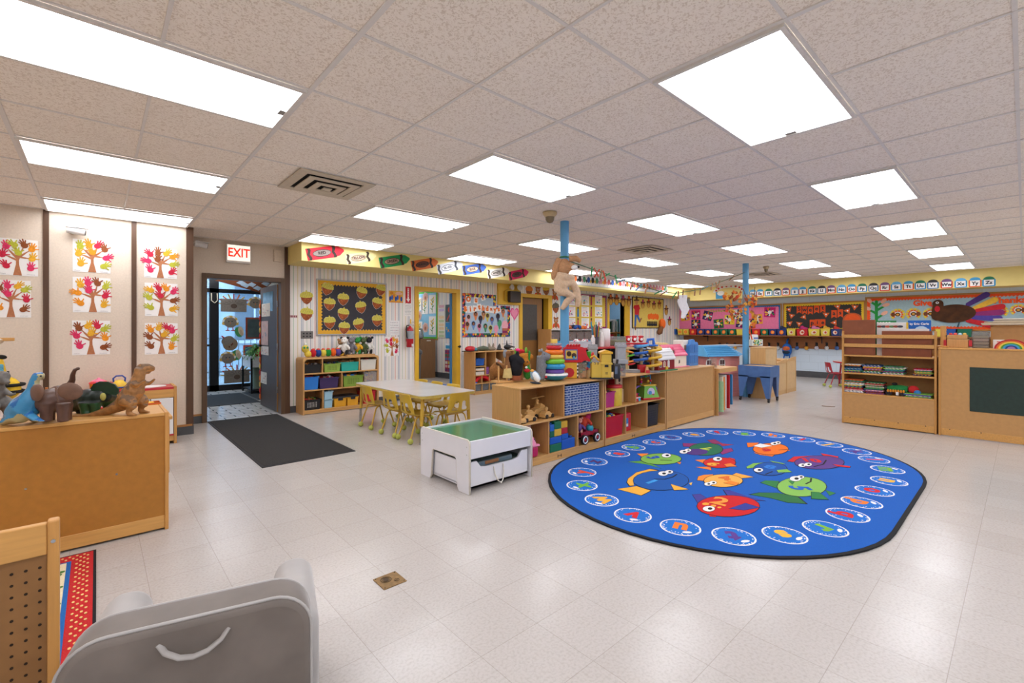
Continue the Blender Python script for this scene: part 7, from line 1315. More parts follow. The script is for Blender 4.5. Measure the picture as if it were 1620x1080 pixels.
# ---------------------------------------------------------------- white activity table with green top and drawer
WX0, WX1, WY0, WY1 = 2.112, 2.792, 2.84, 3.54; WH = P(742, 698, X=WX0).z; WHT = M('#dcdbe0', .35, .02, 6); EDG = M('#cfc8bb', .5)
t = thing('play_table', 'white square play table with green top and drawer underneath', 'table', (WX0, WY0, 0)); W, D = WX1-WX0, WY1-WY0
def side_prof(r=.035): return [(0, .0), (0, WH-r)] + arc(r, WH-r, r, r, 180, 90, 5)[1:] + arc(D-r, WH-r, r, r, 90, 0, 5) + [(D, 0), (D-.14, 0), (D-.16, .03), (D-.18, .245), (D-.20, .26), (.19, .26), (.165, .245), (.15, .03), (.13, 0)]
for s_ in (0, 1): b = MB(WHT); b.prism(side_prof(), (0 if not s_ else W-.018, 0, 0), Y_, Z_, .018); o = b.build('side_panel', t); b = MB(EDG); b.tube([((0 if not s_ else W-.018) + .009, y, z) for y, z in side_prof()], .0095, 6, True); b.build('edge_band', o); b = MB(CHROME); [b.cyl(((-.001 if not s_ else W), y, z), ((.002 if not s_ else W+.002), y, z), .004, n=8) for y in (.025, D-.025) for z in (WH-.05, WH-.11)]; b.build('screw', o)
b = MB(M('#2f7a52', .15, .06, 3)); b.box(.018, W-.018, .018, D-.018, WH-.045, WH-.02); b.build('tabletop', t)
for y in (0.0, D-.018): b = MB(WHT); b.box(.018, W-.018, y, y+.018, WH-.145, WH-.006, .004); b.build('apron', t)
b = MB(WHT); y0 = .03; zt = .235; b.prism([(.03, .03), (W-.03, .03), (W-.03, zt), (W-.10, zt), (W-.14, zt-.05), (W-.2, zt-.06), (.2, zt-.06), (.14, zt-.05), (.10, zt), (.03, zt)], (0, y0+.016, 0), X_, Z_, .016); b.box(.03, W-.03, y0, D-.04, .03, .045); b.box(.03, .046, y0+.016, D-.04, .04, zt-.01); b.box(W-.046, W-.03, y0+.016, D-.04, .04, zt-.01); b.box(.046, W-.046, D-.056, D-.04, .04, zt-.01); dr = b.build('drawer', t)
b = MB(M('#d8d3c8', .8)); b.tube([(W*.40, y0-.003, .16), (W*.405, y0-.014, .10), (W*.43, y0-.03, .05), (W*.47, y0-.04, .028), (W*.51, y0-.03, .05), (W*.54, y0-.014, .11), (W*.545, y0-.003, .165)], .005, 8); b.build('rope_handle', dr)
b = MB(M('#1c2a26', .4, .2, 10)); b.box(.06, W-.06, .06, D-.07, .046, .19, .02); b.use(M('#5a6a70', .2)); b.box(.1, .5, .055, .3, .17, .215, .01); b.use(M('#8a5a30', .5)); b.box(.2, .35, .05, .2, .18, .212, .01); o = solo(b, 'drawer_contents', 'dark toys and a clear lid piled inside the play table drawer', 'toys', (WX0, WY0, 0)); o['kind'] = 'stuff'
# ================================================================ blue alphabet fish rug
RUGB = M('#0b58b0', .95, .14, 260, bump=.3); RUGL = M('#156cc4', .95, .12, 200, bump=.3); RK = M('#121216', .9, .1, 60)
UX, UY = Vector((sin(YAW), -cos(YAW), 0)), Vector((cos(YAW), sin(YAW), 0))
def stadium(r, n=28): return [(4.95 + .0 + r*cos(R(-90 + 180*i/n)), 1.775 + r*sin(R(-90 + 180*i/n))) for i in range(n+1)] + [(3.675 + r*cos(R(90 + 180*i/n)), 1.775 + r*sin(R(90 + 180*i/n))) for i in range(n+1)]
mb = MB(RK); mb.prism(stadium(1.245), (0, 0, .001), X_, Y_, .010); mb.use(RUGB); mb.prism(stadium(1.222), (0, 0, .0108), X_, Y_, .0014)
A = Art(mb, (0, 0, .0122), X_, Y_, .0006)
def col(h): return M(h, .95, .08, 200)
WHT_ = col('#e6e4e2')
lets = [(3.91, 2.75, '#d83a2a'), (4.24, 2.78, '#6fb03a'), (4.60, 2.75, '#d8502a'), (4.95, 2.75, '#4a3f8a'), (5.29, 2.64, '#e8a23a'), (5.61, 2.50, '#c8202a'), (5.80, 2.26, '#6fb03a'), (5.95, 1.99, '#e8782a'), (5.97, 1.69, '#c8202a'), (5.93, 1.42, '#e8b03a'), (5.79, 1.15, '#5a3a8a'), (5.56, .97, '#d84a5a'), (5.26, .82, '#7ab03a'), (4.87, .75, '#e8b03a'), (4.49, .78, '#c8202a'), (4.12, .79, '#e8782a'), (3.77, .80, '#c8202a'), (3.41, .84, '#7ab03a'), (3.12, .98, '#e8b03a'), (2.87, 1.18, '#5a3a8a'), (2.75, 1.46, '#e8782a'), (2.69, 1.77, '#c8202a'), (2.76, 2.08, '#e8a83a'), (2.90, 2.38, '#6fb03a'), (3.17, 2.60, '#d84a2a'), (3.51, 2.73, '#4a2f6a')]
rd = random.Random(11)
for ch, (x, y, c) in zip('abcdefghijklmnopqrstuvwxyz', lets):
    ax = min(max(x, 3.675), 4.95); dx, dy = x-ax, y-1.775; ang = math.atan2(dy, dx) - pi/2
    A.ell(x, y, .124, .124, WHT_, 1, 0, 28); A.ell(x, y, .114, .114, RUGL, 2, 0, 28)
    for k in range(46): t_ = rd.uniform(0, 2*pi); r_ = .113 - abs(rd.gauss(0, .012)); A.ell(x + r_*cos(t_), y + r_*sin(t_), .004, .004, WHT_, 3, 0, 5)
    A.ell(x - .05*cos(ang) - .06*sin(ang), y - .05*sin(ang) + .06*cos(ang), .03, .014, WHT_, 3, ang + .5, 10)
    A.text(ch, .185, x, y, col(c), 3, .009, ang)
def g5(x, y): p = P(860 + x/4.697, 660 + y/4.696, Z=.0125); return (p.x, p.y)
def g6(x, y): p = P(1160 + x/4.697, 660 + y/4.696, Z=.0125); return (p.x, p.y)
def fish(g, body, fins, eyes, num, npos, ncol, mouth=None, extra=(), nang=0, nsz=.17):
    def E_(cx, cy, rx, ry, m, l, n=22): A.poly([g(cx + rx*u, cy + ry*v) for u, v in circ(n)][::-1], m, l)
    def Q_(pts, m, l):
        p = [g(*q) for q in pts]; cx, cy = sum(q[0] for q in p)/len(p), sum(q[1] for q in p)/len(p)
        ar = sum(p[i-1][0]*p[i][1] - p[i][0]*p[i-1][1] for i in range(len(p))); p = p if ar > 0 else p[::-1]
        k = [(cx + (x-cx)*1.07, cy + (y-cy)*1.07) for x, y in p]; A.poly(k, RK, l); A.poly(p, m, l+1)
    for c, pts in fins: Q_(pts, col(c), 1)
    cx, cy, rx, ry, c = body; E_(cx, cy, rx+5, ry+3, RK, 3); E_(cx, cy, rx, ry, col(c), 4)
    for kind, c, *a in extra:
        if kind == 'e': E_(*a, col(c), 5)
        else: Q_(a[0], col(c), 5)
    for ex, ey, er in eyes: E_(ex, ey, er+3, er*.45+2, RK, 6, 14); E_(ex, ey, er, er*.45, WHT_, 7, 14); E_(ex+er*.2, ey, er*.4, er*.2, RK, 8, 10)
    if mouth: A.line([g(*q) for q in mouth], .006, RK, 6)
    x, y = g(*npos); A.text(num, nsz, x, y, col(ncol), 7, .008, -(pi/2 - YAW) + nang)
fish(g5, (872, 310, 150, 40, '#7cb24a'), (('#e8842a', [(693, 270), (780, 268), (740, 298)]), ('#5a9a3a', [(630, 330), (740, 322), (800, 345), (870, 378), (770, 350)]), ('#e8842a', [(990, 335), (1022, 332), (1014, 349)])), ((912, 285, 34),), '3', (812, 300), '#1a4fb0', ((870, 320), (950, 322)), nang=-1.2)
fish(g5, (872, 470, 205, 72, '#12529f'), (('#e8a83a', [(850, 395), (790, 384), (690, 410), (630, 455), (620, 482), (640, 508), (672, 506), (665, 480), (690, 440), (760, 412)]), ('#e8a83a', [(550, 533), (690, 512), (795, 545), (725, 580)]), ('#e0b04a', [(1080, 490), (1106, 483), (1096, 506)])), ((888, 420, 36), (932, 408, 30)), '1', (800, 482), '#3a94d8', ((825, 460), (900, 462), (960, 445), (990, 425)), (('q', '#e8a83a', [(945, 498), (1076, 537), (970, 544)]),), -.9)
fish(g5, (1205, 238, 125, 45, '#1f6a48'), (('#8a2a6a', [(1035, 192), (1150, 196), (1110, 220), (1040, 216)]), ('#8a2a5a', [(1215, 170), (1270, 163), (1330, 195), (1260, 197)]), ('#a02a4a', [(1300, 192), (1412, 203), (1330, 214)]), ('#8a2a6a', [(1290, 245), (1395, 229), (1408, 250), (1330, 276)])), ((1040, 258, 30), (1072, 246, 24)), '7', (1215, 232), '#b8c84a', None, (('e', '#4f2f78', 1135, 258, 85, 23),), 2.4)
fish(g5, (1308, 338, 118, 38, '#c81e1e'), (('#e8782a', [(1125, 317), (1205, 311), (1188, 340)]), ('#e8782a', [(1128, 369), (1240, 366), (1246, 392)]), ('#c81e1e', [(1350, 308), (1382, 299), (1422, 310), (1426, 350)])), ((1292, 311, 34),), '6', (1258, 350), '#e8a83a', None, (('q', '#e8782a', [(1340, 352), (1390, 342), (1436, 366), (1360, 368)]),), -1.0)
fish(g5, (1335, 472, 143, 46, '#e9aa4c'), (('#e8842a', [(1142, 466), (1150, 440), (1190, 428), (1260, 424), (1250, 450), (1190, 472)]), ('#e9a23c', [(1400, 430), (1432, 414), (1560, 444), (1470, 452)])), ((1222, 498, 28), (1258, 488, 28)), '4', (1345, 455), '#d86a2a', None, (('q', '#e8842a', [(1340, 490), (1390, 474), (1450, 490), (1430, 508)]),), -.5)
fish(g5, (1372, 660, 232, 78, '#c4161c'), (('#3f3a8a', [(1106, 574), (1165, 570), (1215, 602), (1150, 642)]), ('#3a3a90', [(1338, 540), (1390, 545), (1510, 585), (1640, 618), (1490, 614), (1375, 592)]), ('#c4161c', [(1230, 715), (1290, 720), (1280, 740), (1235, 735)])), ((1228, 682, 45),), '2', (1310, 628), '#e8923a', None, (('e', '#e8a23a', 1205, 645, 27, 10), ('e', '#e8a23a', 1262, 659, 20, 8), ('e', '#e8a23a', 1306, 671, 15, 6), ('q', '#2f3a90', [(1380, 680), (1500, 640), (1605, 672), (1490, 692)])), -.7, .22)
fish(g6, (278, 236, 130, 42, '#e8701a'), (('#e8701a', [(102, 190), (190, 188), (165, 215), (108, 222)]), ('#e8701a', [(152, 262), (240, 265), (305, 280), (290, 291), (200, 278)]), ('#e8701a', [(390, 232), (424, 246), (392, 252)])), ((303, 197, 26), (330, 191, 24)), '9', (245, 246), '#c8202a', ((340, 245), (400, 240)), (('q', '#e6e4e2', [(150, 215), (200, 196), (290, 214), (210, 226)]),), -.6)
fish(g6, (640, 336, 183, 49, '#5a3a80'), (('#c81e28', [(404, 325), (452, 292), (600, 285), (660, 286), (520, 306), (445, 332)]), ('#c81e28', [(650, 267), (782, 292), (765, 312), (690, 302)])), ((512, 358, 28), (556, 352, 28)), '10', (575, 322), '#c81e28', ((600, 368), (670, 350), (690, 320)), (('q', '#c81e28', [(740, 350), (872, 366), (865, 376), (770, 364)]),), -.3)
fish(g6, (275, 384, 124, 48, '#15509e'), (('#7cb24a', [(98, 368), (150, 341), (232, 336), (165, 372), (105, 379)]), ('#7cb24a', [(270, 321), (388, 344), (330, 350)])), ((188, 394, 34),), '8', (272, 372), '#2a74c8', ((240, 425), (290, 405)), (('q', '#7cb24a', [(322, 394), (400, 388), (436, 408), (335, 412)]),), -.8)
fish(g6, (510, 516, 182, 72, '#83b653'), (('#2f7a3f', [(203, 485), (240, 469), (340, 474), (325, 526)]), ('#2a6a3a', [(126, 574), (200, 560), (330, 562), (480, 592), (540, 641), (400, 632), (280, 600)]), ('#2f7a3f', [(685, 540), (762, 563), (715, 582)])), ((462, 458, 42), (500, 446, 28)), '5', (490, 528), '#1f5cb8', ((540, 496), (575, 480), (580, 455)), (('q', '#2f7a3f', [(412, 474), (462, 470), (440, 500)]), ('q', '#2f7a3f', [(580, 556), (640, 560), (706, 612), (582, 606)])), -1.7, .2)
solo(mb, 'alphabet_rug', 'large oval blue alphabet rug with numbered cartoon fish', 'rug')
# ================================================================ blue posts, hanging line, far wall
PBL = M('#5a9cc8', .4, .06, 8)
def post(lb, x, y, r):
    b = MB(PBL); b.cyl((0, 0, 0), (0, 0, ZC), r, n=24); return solo(b, 'support_post', lb, 'post', (x, y, 0))
post('blue round post behind the toy island wearing a plush dog', 3.99, 3.53, .05); post('blue round post beside the sensory table wrapped with leaves', 9.08, 3.51, .054)
q = lambda px, py, d=-.08: Vector((3.99, 3.53, CAMH + (CYP-py)*5.29/F_PX)) + UX*((px-895)*5.29/F_PX) + UY*d
t = thing('plush_dog', 'long armed tan and brown plush dog hugging the blue post', 'soft toy', (3.99, 3.53, 1.5)); o0 = Vector((3.99, 3.53, 1.5)); F1 = M('#b98a62', .95, .15, 60, bump=.2); F2 = M('#cdb092', .95, .12, 60, bump=.2)
pq = lambda *a: q(*a) - o0; b = MB(F1); b.ell(pq(893, 424), (.085, .08, .1)); b.ell(pq(903, 424, -.12), (.05, .05, .045)); h = blob(b, .01, 3).build('head', t)
b = MB(F1); b.tube([pq(886, 411, -.1), pq(881, 424, -.1), pq(877, 437, -.1), pq(875, 444, -.1)], [.04, .046, .038, .018], 8); b.tube([pq(900, 412, -.12), pq(911, 411, -.12), pq(918, 416, -.12)], [.036, .034, .022], 8); blob(b, .01, 2).build('ear', h); b = MB(M('#e8e4e0', .9)); b.ell(pq(908, 426, -.15), (.045, .034, .03)); b.use(BLK); b.ell(pq(914, 425, -.16), .013); b.build('snout', h)
b = MB(F2); b.tube([pq(890, 434, -.08), pq(887, 448, -.09), pq(885, 463, -.09)], [.085, .075, .06], 10); b.tube([pq(879, 446), pq(892, 440, -.15), pq(908, 441, -.12)], [.046, .042, .034], 8); b.tube([pq(884, 462), pq(893, 452, -.14), pq(905, 448, -.12), pq(912, 460, -.09), pq(915, 475, -.09), pq(913, 486, -.09)], [.05, .05, .048, .045, .04, .026], 8); b.tube([pq(884, 462), pq(895, 464, -.14), pq(905, 469, -.12), pq(897, 478, -.1), pq(889, 490, -.1)], [.05, .048, .046, .042, .026], 8); blob(b, .011, 3).build('body', t)
b = MB(M('#2f7a52', .6)); b.torus((3.99, 3.53, CAMH + (CYP-407)*5.29/F_PX), .053, .009, 24, 8); solo(b, 'green_band', 'green band round the first post above plush dog', 'band')
Lp = [P(*a, Y=3.51) for a in ((903, 413), (935, 425), (973, 438), (1010, 451), (1045, 461), (1070, 464), (1110, 457), (1150, 442), (1173, 430))]; Lp[0] = Vector((4.04, 3.51, Lp[0].z)); Lp[-1] = Vector((9.03, 3.51, Lp[-1].z))
b = MB(M('#4a6a4f', .8)); b.tube(Lp, .006, 6); solo(b, 'clothes_line', 'thin green line strung between the two blue posts', 'string')
def on_line(px):
    for a_, c_ in zip(Lp, Lp[1:]):
        f = lambda v: CXP + F_PX*(v.x*sin(YAW) - v.y*cos(YAW))/(v.x*cos(YAW) + v.y*sin(YAW))
        if f(a_) <= px <= f(c_): return a_.lerp(c_, (px-f(a_))/(f(c_)-f(a_)))
pc = {'g': ('green', '#2f8a52'), 'r': ('red', '#c8452f'), 'b': ('brown', '#9a6a44'), 's': ('blue', '#5a7fa0')}
for k, (px, c, tl) in enumerate(((936.3, 'g', .1), (941, 'r', -.5), (946, 'r', .6), (951, 'b', .2), (954.5, 'r', -.3), (961, 'g', 1.0), (974, 'g', -.2), (986, 's', 1.2), (1000, 'b', .3), (1013, 's', .8), (1022, 'b', .2), (1044, 'g', 1.1), (1052, 'b', 1.0), (1069, 'g', .6), (1073, 'b', 0), (1080, 'b', .1), (1099, 'b', .1), (1108, 'b', .1), (1117, 's', 1.1), (1126, 'b', .2), (1132, 'b', -.2), (1137, 'b', .3), (1159, 'b', .9))):
    p = on_line(px); b = MB(M(pc[c][1], .6)); b.box(-.008, .008, -.01, .0, -.09, .03, .002); b.box(-.008, .008, .002, .011, -.09, .03, .002); b.use(CHROME); b.cyl((-.009, 0, -.02), (.009, 0, -.02), .008, n=8); o = solo(b, 'clothes_peg', '%s peg, %s from the first post on the line' % (pc[c][0], ordinal(k) if k < 20 else ['twenty first', 'twenty second', 'twenty third'][k-20]), 'clothes peg', p, RZD, 'pegs on the hanging line'); o.rotation_euler = (0, tl, RZD)
p = on_line(1080); b = MB(M('#e6e4e6', .9, .05, 40)); k_ = p.length/F_PX; b.prism([(x*k_, -z*k_) for x, z in ((-7, 4), (6, 4), (5, 14), (9, 24), (6, 30), (1, 38), (-3, 37), (-2, 28), (-6, 20), (-8, 14))], (0, .01, 0), X_, Z_, .02); solo(b, 'hanging_sock', 'white paper sock pegged on the line before pink board', 'sock', p, RZD)
# leaf garland on the second post
LC = ['#d9702a', '#c8452a', '#e0a03a', '#a8502a', '#d88a3a']; b = MB(); rd = random.Random(9); m8 = 8.75/F_PX; c2 = Vector((9.08, 3.51, 0))
def lq(px, py, d=-.1): return c2 + UX*((px-1178)*m8) + UY*d + Vector((0, 0, CAMH + (CYP-py)*m8))
t = thing('leaf_garland', 'autumn leaf garland of orange leaves wrapped round the second post', 'garland', c2 + Vector((0, 0, 1.7))); o0 = c2 + Vector((0, 0, 1.7))
for a in ((1168, 480, 16, 10, 14), (1150, 470, 12, 6, 12), (1188, 477, 9, 8, 10), (1147, 486, 6, 8, 8), (1156, 498, 8, 7, 8), (1186, 492, 5, 10, 8), (1170, 492, 5, 8, 6), (1162, 470, 6, 8, 6), (1186, 508, 4, 8, 5)):
    for k in range(a[4]):
        b.use(M(rd.choice(LC), .7, .15, 40)); c = lq(a[0] + rd.uniform(-1, 1)*a[2], a[1] + rd.uniform(-1, 1)*a[3], rd.uniform(-.2, -.06)) - o0; b.at(c, (rd.uniform(-.6, .6) + 1.2, rd.uniform(-.5, .5), RZD + rd.uniform(-.7, .7)), rd.uniform(.8, 1.3)); s_ = .034
        b.add([(0, -s_, 0), (s_*.7, -s_*.4, .01), (s_*.9, s_*.3, 0), (0, s_*1.2, .01), (-s_*.9, s_*.3, 0), (-s_*.7, -s_*.4, .01)], [(0, 1, 2, 3), (0, 3, 4, 5)]); b.at()
o = b.build('leaf_cluster', t); o['kind'] = 'stuff'; b = MB(M('#6a4a34', .8)); b.tube([lq(1140, 492) - o0, lq(1160, 484) - o0, lq(1178, 482) - o0, lq(1192, 474) - o0], .008, 6); b.tube([lq(1178, 482) - o0, lq(1170, 458) - o0], .006, 6); b.tube([lq(1186, 478) - o0, lq(1188, 455) - o0], .005, 6); b.build('twig', t); b = MB(M('#9a9ea4', .35, .2, 30, metal=.6)); b.cyl((0, 0, .0), (0, 0, .22), .062, n=20); b.build('silver_tape', t)
b = MB(M('#d8512a', .7)); b.tube([lq(1183, 512, -.06), lq(1182, 524, -.06), lq(1185, 537, -.07)], .012, 6); solo(b, 'orange_ribbon', 'orange red ribbon trailing down the second post', 'ribbon')
# vents, smoke detectors
def vent(lb, i, j, sz=TG, h=.02):
    t = thing('ceiling_vent', lb, 'ceiling vent', (gx(i), gy(j), ZC-.004)); b = MB(M('#c9bba6', .5)); s_ = sz
    for k in range(3):
        e = (0, .10, .185)[k]; f = e + (.075, .055, .05)[k]; z = -.004 - .012*k; [b.box(x0, x1, y0, y1, z-.008, z) for x0, x1, y0, y1 in ((e, s_-e, e, f), (e, s_-e, s_-f, s_-e), (e, f, f, s_-f), (s_-f, s_-e, f, s_-f))]
    b.box(.27, s_-.27, .27, s_-.27, -.042, -.035); b.build('louvre', t); b = MB(M('#171514', .9)); b.box(.01, s_-.01, .01, s_-.01, -.003, -.001); b.build('dark_backing', t)  # flat black sheet: darkness between the louvres put into its colour
vent('square ceiling vent nearest the exit door', .55, 3.0); vent('square ceiling vent beyond the first blue post', 8.5, 2.9); vent('square ceiling vent above the second blue post', 16.3, 2.9)
for lb, x, y, s_ in (('beige dome camera on ceiling before the first blue post', 3.547, 3.343, 1), ('small round smoke detector on the far ceiling', gx(14.67), gy(2.52), .7)): t = thing('dome_camera' if s_ == 1 else 'smoke_detector', lb, 'camera' if s_ == 1 else 'smoke detector', (x, y, ZC-.006)); b = MB(M('#c2ab82', .45)); b.lathe([(0, 0), (.075*s_, 0), (.075*s_, -.02), (.05*s_, -.05)], 22); b.build('mount', t); b = MB(M('#7a6a50', .3)); b.lathe([(.048*s_, -.05), (.045*s_, -.08), (.03*s_, -.105), (0, -.115)], 20); b.build('dome', t)

# alphabet strip on the near soffit
a0, a1 = P(908, 447, Y=YS), P(1056, 462, Y=YS); L = a1.x-a0.x; mb = MB(PAPER); a = Art(mb, (0, 0, 0)); rd = random.Random(4); zc = P(960, 446, Y=YS).z
a.rect(0, L, -.13, .12, PAPER, 1); a.rect(0, L, .115, .13, BLK, 2); a.rect(0, L, -.14, -.125, M('#b9c4cc', .8), 2)
for k in range(26):
    x = L*(k+.5)/26; c = rd.choice(['#c8402f', '#2a2a2e', '#3a5fa8', '#e0702f', '#d8909a', '#b8504a', '#5a9a6a', '#e0b0b0']); a.ell(x-.03, .0, .055, .07, M(c, .8), 2); a.ell(x+.05, -.03, .03, .04, M(rd.choice(['#e0b03a', '#3a3a3e', '#c8909a']), .8), 3); a.rect(x+L/52-.004, x+L/52+.004, -.12, .11, M('#c9c4c0', .8), 2)
solo(mb, 'alphabet_strip', 'long white picture alphabet strip along the yellow soffit', 'wall border', (a0.x, YS-.001, zc))
# yellow bulletin board with self portraits
t, c, w_, h_ = board('bulletin_board', 'yellow bulletin board with magenta border holding children drawings', (888, 464, 959.5, 521), M('#8a2a5a', .7), M('#dcbc4a', .8), bw=.06)
rd = random.Random(21)
for i, px in enumerate((904, 926, 947)):
    for j, py in enumerate((475, 493, 511)):
        p = P(px, py, Y=YW-.016); mb = MB(PAPER); a = Art(mb, (0, 0, 0)); a.rect(-.15, .15, -.125, .125, PAPER, 1); [a.line([(-.12, .1-.035*k), (.03 + .08*rd.random(), .1-.035*k)], .004, M(rd.choice(['#c98ab0', '#8aa0c0', '#d8a080', '#9ab08a']), .8), 2) for k in range(6)]; [a.ell(rd.uniform(-.08, .12), rd.uniform(-.1, .02), .022, .018, M(rd.choice(['#c85ab0', '#3a94c8', '#e0803a', '#5ab06a', '#d8506a']), .8), 3, rd.uniform(0, 3), 8) for k in range(5)]
        solo(mb, 'child_drawing', 'white drawing on yellow board, %s column, %s row' % (['left', 'middle', 'right'][i], ['top', 'middle', 'bottom'][j]), 'drawing', p, 0, 'drawings on the yellow board')
        if i: p = P(px-11.5, py, Y=YW-.018); mb = MB(M('#5a4034', .8)); a = Art(mb, (0, 0, 0)); cc = M(rd.choice(['#a8405a', '#3a7fc0', '#c8504a', '#5a4a6a']), .8); a.ell(0, .1, .025, .032, M('#5a4034', .8), 1); a.poly([(-.035, -.125), (.035, -.125), (.025, .07), (-.025, .07)], cc, 1); solo(mb, 'paper_figure', 'paper cut-out child beside %s drawing, %s row of yellow board' % (['', 'the middle', 'the right'][i], ['top', 'middle', 'bottom'][j]), 'paper figure', p, 0, 'cut-out children on the yellow board')
# far doorway valance of hatted acorns, scarecrow board
def hat_acorn(px, py, lb, s=.27, col='#d8702a', Y=YW-.0353):
    p = P(px, py, Y=Y); mb = MB(M('#8a4f28', .8)); a = Art(mb, (0, 0, 0)); a.ell(0, -.04, s*.38, s*.46, M('#9a5f30', .8), 1); a.ell(0, -.08, s*.26, s*.28, M('#d0a04a', .8), 2); a.cap(-s*.4, s*.12, s*.4, s*.16, .02, .02, M('#5a3420', .8), 3); a.poly([(-s*.25, s*.12), (s*.25, s*.12), (s*.15, s*.5), (-s*.12, s*.52)], M('#6a3c22', .8), 3); a.ell(0, s*.3, s*.16, s*.14, M(col, .8), 4); solo(mb, 'hat_acorn', lb, 'paper acorn', p, 0, 'hatted paper acorns')
for k, (px, py, c) in enumerate(((966, 473, '#e0702a'), (975.5, 473.5, '#d8602a'), (986, 475, '#b8307a'), (995, 475.5, '#e0702a'))): hat_acorn(px, py, 'hatted paper acorn above the far doorway, %s from left' % ordinal(k), col=c)
t, c, w_, h_ = board('bulletin_board', 'dark framed yellow scarecrow board right of the far doorway', (999.5, 471, 1049, 519), None, M('#dcbe5a', .8), frame=M('#3a2a22', .5))
p = P(1007, 492, Y=YW-.0122); k_ = P(1007, 492, Y=7.45).length/F_PX; mb = MB(M('#c8202a', .8)); a = Art(mb, (0, 0, 0)); u = k_*1.25
a.poly([(x*u, y*u) for x, y in ((-5, 7), (5, 8), (8, 3), (6, 2), (5, -6), (-4, -6), (-4, 2), (-7, 4))], M('#c8202a', .8), 1); a.cap(-2*u, -6*u, -3*u, -19*u, 2*u, 1.8*u, M('#2a5fa8', .8), 1); a.cap(2*u, -6*u, 7*u, -12*u, 2*u, 1.8*u, M('#2a5fa8', .8), 1); a.cap(7*u, -12*u, 10*u, -9*u, 1.4*u, 1.4*u, M('#8a5a30', .8), 2); a.cap(-3*u, -19*u, -2*u, -22*u, 1.5*u, 1.2*u, M('#8a5a30', .8), 2); a.ell(0, 11*u, 3*u, 3.4*u, M('#c9925a', .8), 2); a.cap(-5*u, 13*u, 5*u, 13.5*u, .8*u, .8*u, M('#5a3a24', .8), 3); a.poly([(-2.5*u, 13*u), (2.5*u, 13*u), (1.5*u, 18*u), (-1.5*u, 18*u)], M('#5a3a24', .8), 3); solo(mb, 'paper_scarecrow', 'paper scarecrow in red shirt and blue trousers', 'paper scarecrow', p)
p = P(1033, 501, Y=YW-.016); mb = MB(ORL); a = Art(mb, (0, 0, 0)); [a.ell((-11 + 6*k)*k_, (k % 2)*k_, 4.4*k_, 4.6*k_, M('#e8681a', .8), 1 + k % 2) for k in range(5)]; solo(mb, 'paper_pumpkin_row', 'row of orange paper pumpkins on the scarecrow board', 'paper pumpkins', p)
p = P(1032, 511.5, Y=YW-.02); mb = MB(BLK); a = Art(mb, (0, 0, 0)); [a.rect((-15 + 3*k)*k_, (-13.2 + 3*k)*k_, -4.5*k_, 3.4*k_, M('#26262a', .8), 1) for k in range(10)]; a.rect(-15*k_, 14*k_, -2.6*k_, -.6*k_, M('#26262a', .8), 2); solo(mb, 'paper_fence', 'black paper picket fence under the paper pumpkins', 'paper fence', p)
for k, (px, py, c) in enumerate(((1017, 480, '#b8307a'), (1026, 479, '#d8502a'), (1034.5, 482, '#b8307a'), (1043, 481, '#d8502a'))): hat_acorn(px, py, 'hatted paper acorn on the scarecrow board, %s from left' % ordinal(k), .24, c, YW-.0122)
hat_acorn(1054, 490, 'hatted paper acorn right of scarecrow board, upper', .28, '#e0a03a', YW-.0003); hat_acorn(1059, 507, 'hatted paper acorn right of scarecrow board, lower', .26, '#b8307a', YW-.0003)
b = MB(M('#e8681a', .7)); b.ell((0, 0, 0), (.13, .08, .16)); b.use(M('#7a5030', .9)); b.tube([(-.05, 0, -.1), (-.15, 0, -.25), (-.2, .02, -.3)], [.06, .09, .05]); solo(b, 'stuffed_pumpkin', 'orange stuffed pumpkin hanging by the scarecrow board', 'decoration', P(1048, 512, Y=YW-.082))
# blue cabinet with clear drawers on the striped wall
c0, c1 = P(871, 560, Y=7.05).x, P(940, 560, Y=7.05).x; t = thing('supply_cabinet', 'blue supply cabinet with clear drawers under the yellow board', 'cabinet', (c0, 7.05, 0)); W = c1-c0
b = MB(M('#2f8cbc', .5)); b.box(.03, W, .02, .38, .02, 1.0); b.build('carcass', t); b = MB(BIRCZ); b.box(0, .03, 0, .39, 0, 1.27); b.build('side_panel', t); b = MB(BIRCZ); b.box(W-.02, W+.01, 0, .39, 0, 1.27); b.box(.03, W, .36, .39, 1.0, 1.27); b.build('back_panel', t); b = MB(M('#cfd4d6', .3)); b.box(.03, W-.02, 0, .38, 1.245, 1.262); b.build('top', t)
for k in range(5): bin_('supply_bin', 'clear bin of craft bits, %s from left in the blue cabinet' % ordinal(k), '#d9c9c4', c0 + .05 + (W-.1)*k/5, c0 + .03 + (W-.1)*(k+1)/5, 7.07, 7.36, 1.002, 1.215, 'clear bins in the blue cabinet', clear=True, pile=['#b85a4a', '#c98a5a', '#8a4a4a', '#d8a878', '#6a5a5a'], n=16)
b = MB(); rd = random.Random(6)
for k in range(22): b.use(M(rd.choice(['#e8801f', '#e8801f', '#1f4a9a', '#2a2a3a', '#d85a1f']), .5)); b.ell((rd.uniform(0, .8), rd.uniform(0, .15), .03 + rd.uniform(0, .04)), (.07, .05, .04), (0, rd.uniform(-.5, .5), 0), 8, 5)
o = solo(b, 'soft_toy_heap', 'heap of orange and blue toys on the blue cabinet', 'toys', (P(902, 520, Y=7.1).x, 7.12, 1.262)); o['kind'] = 'stuff'
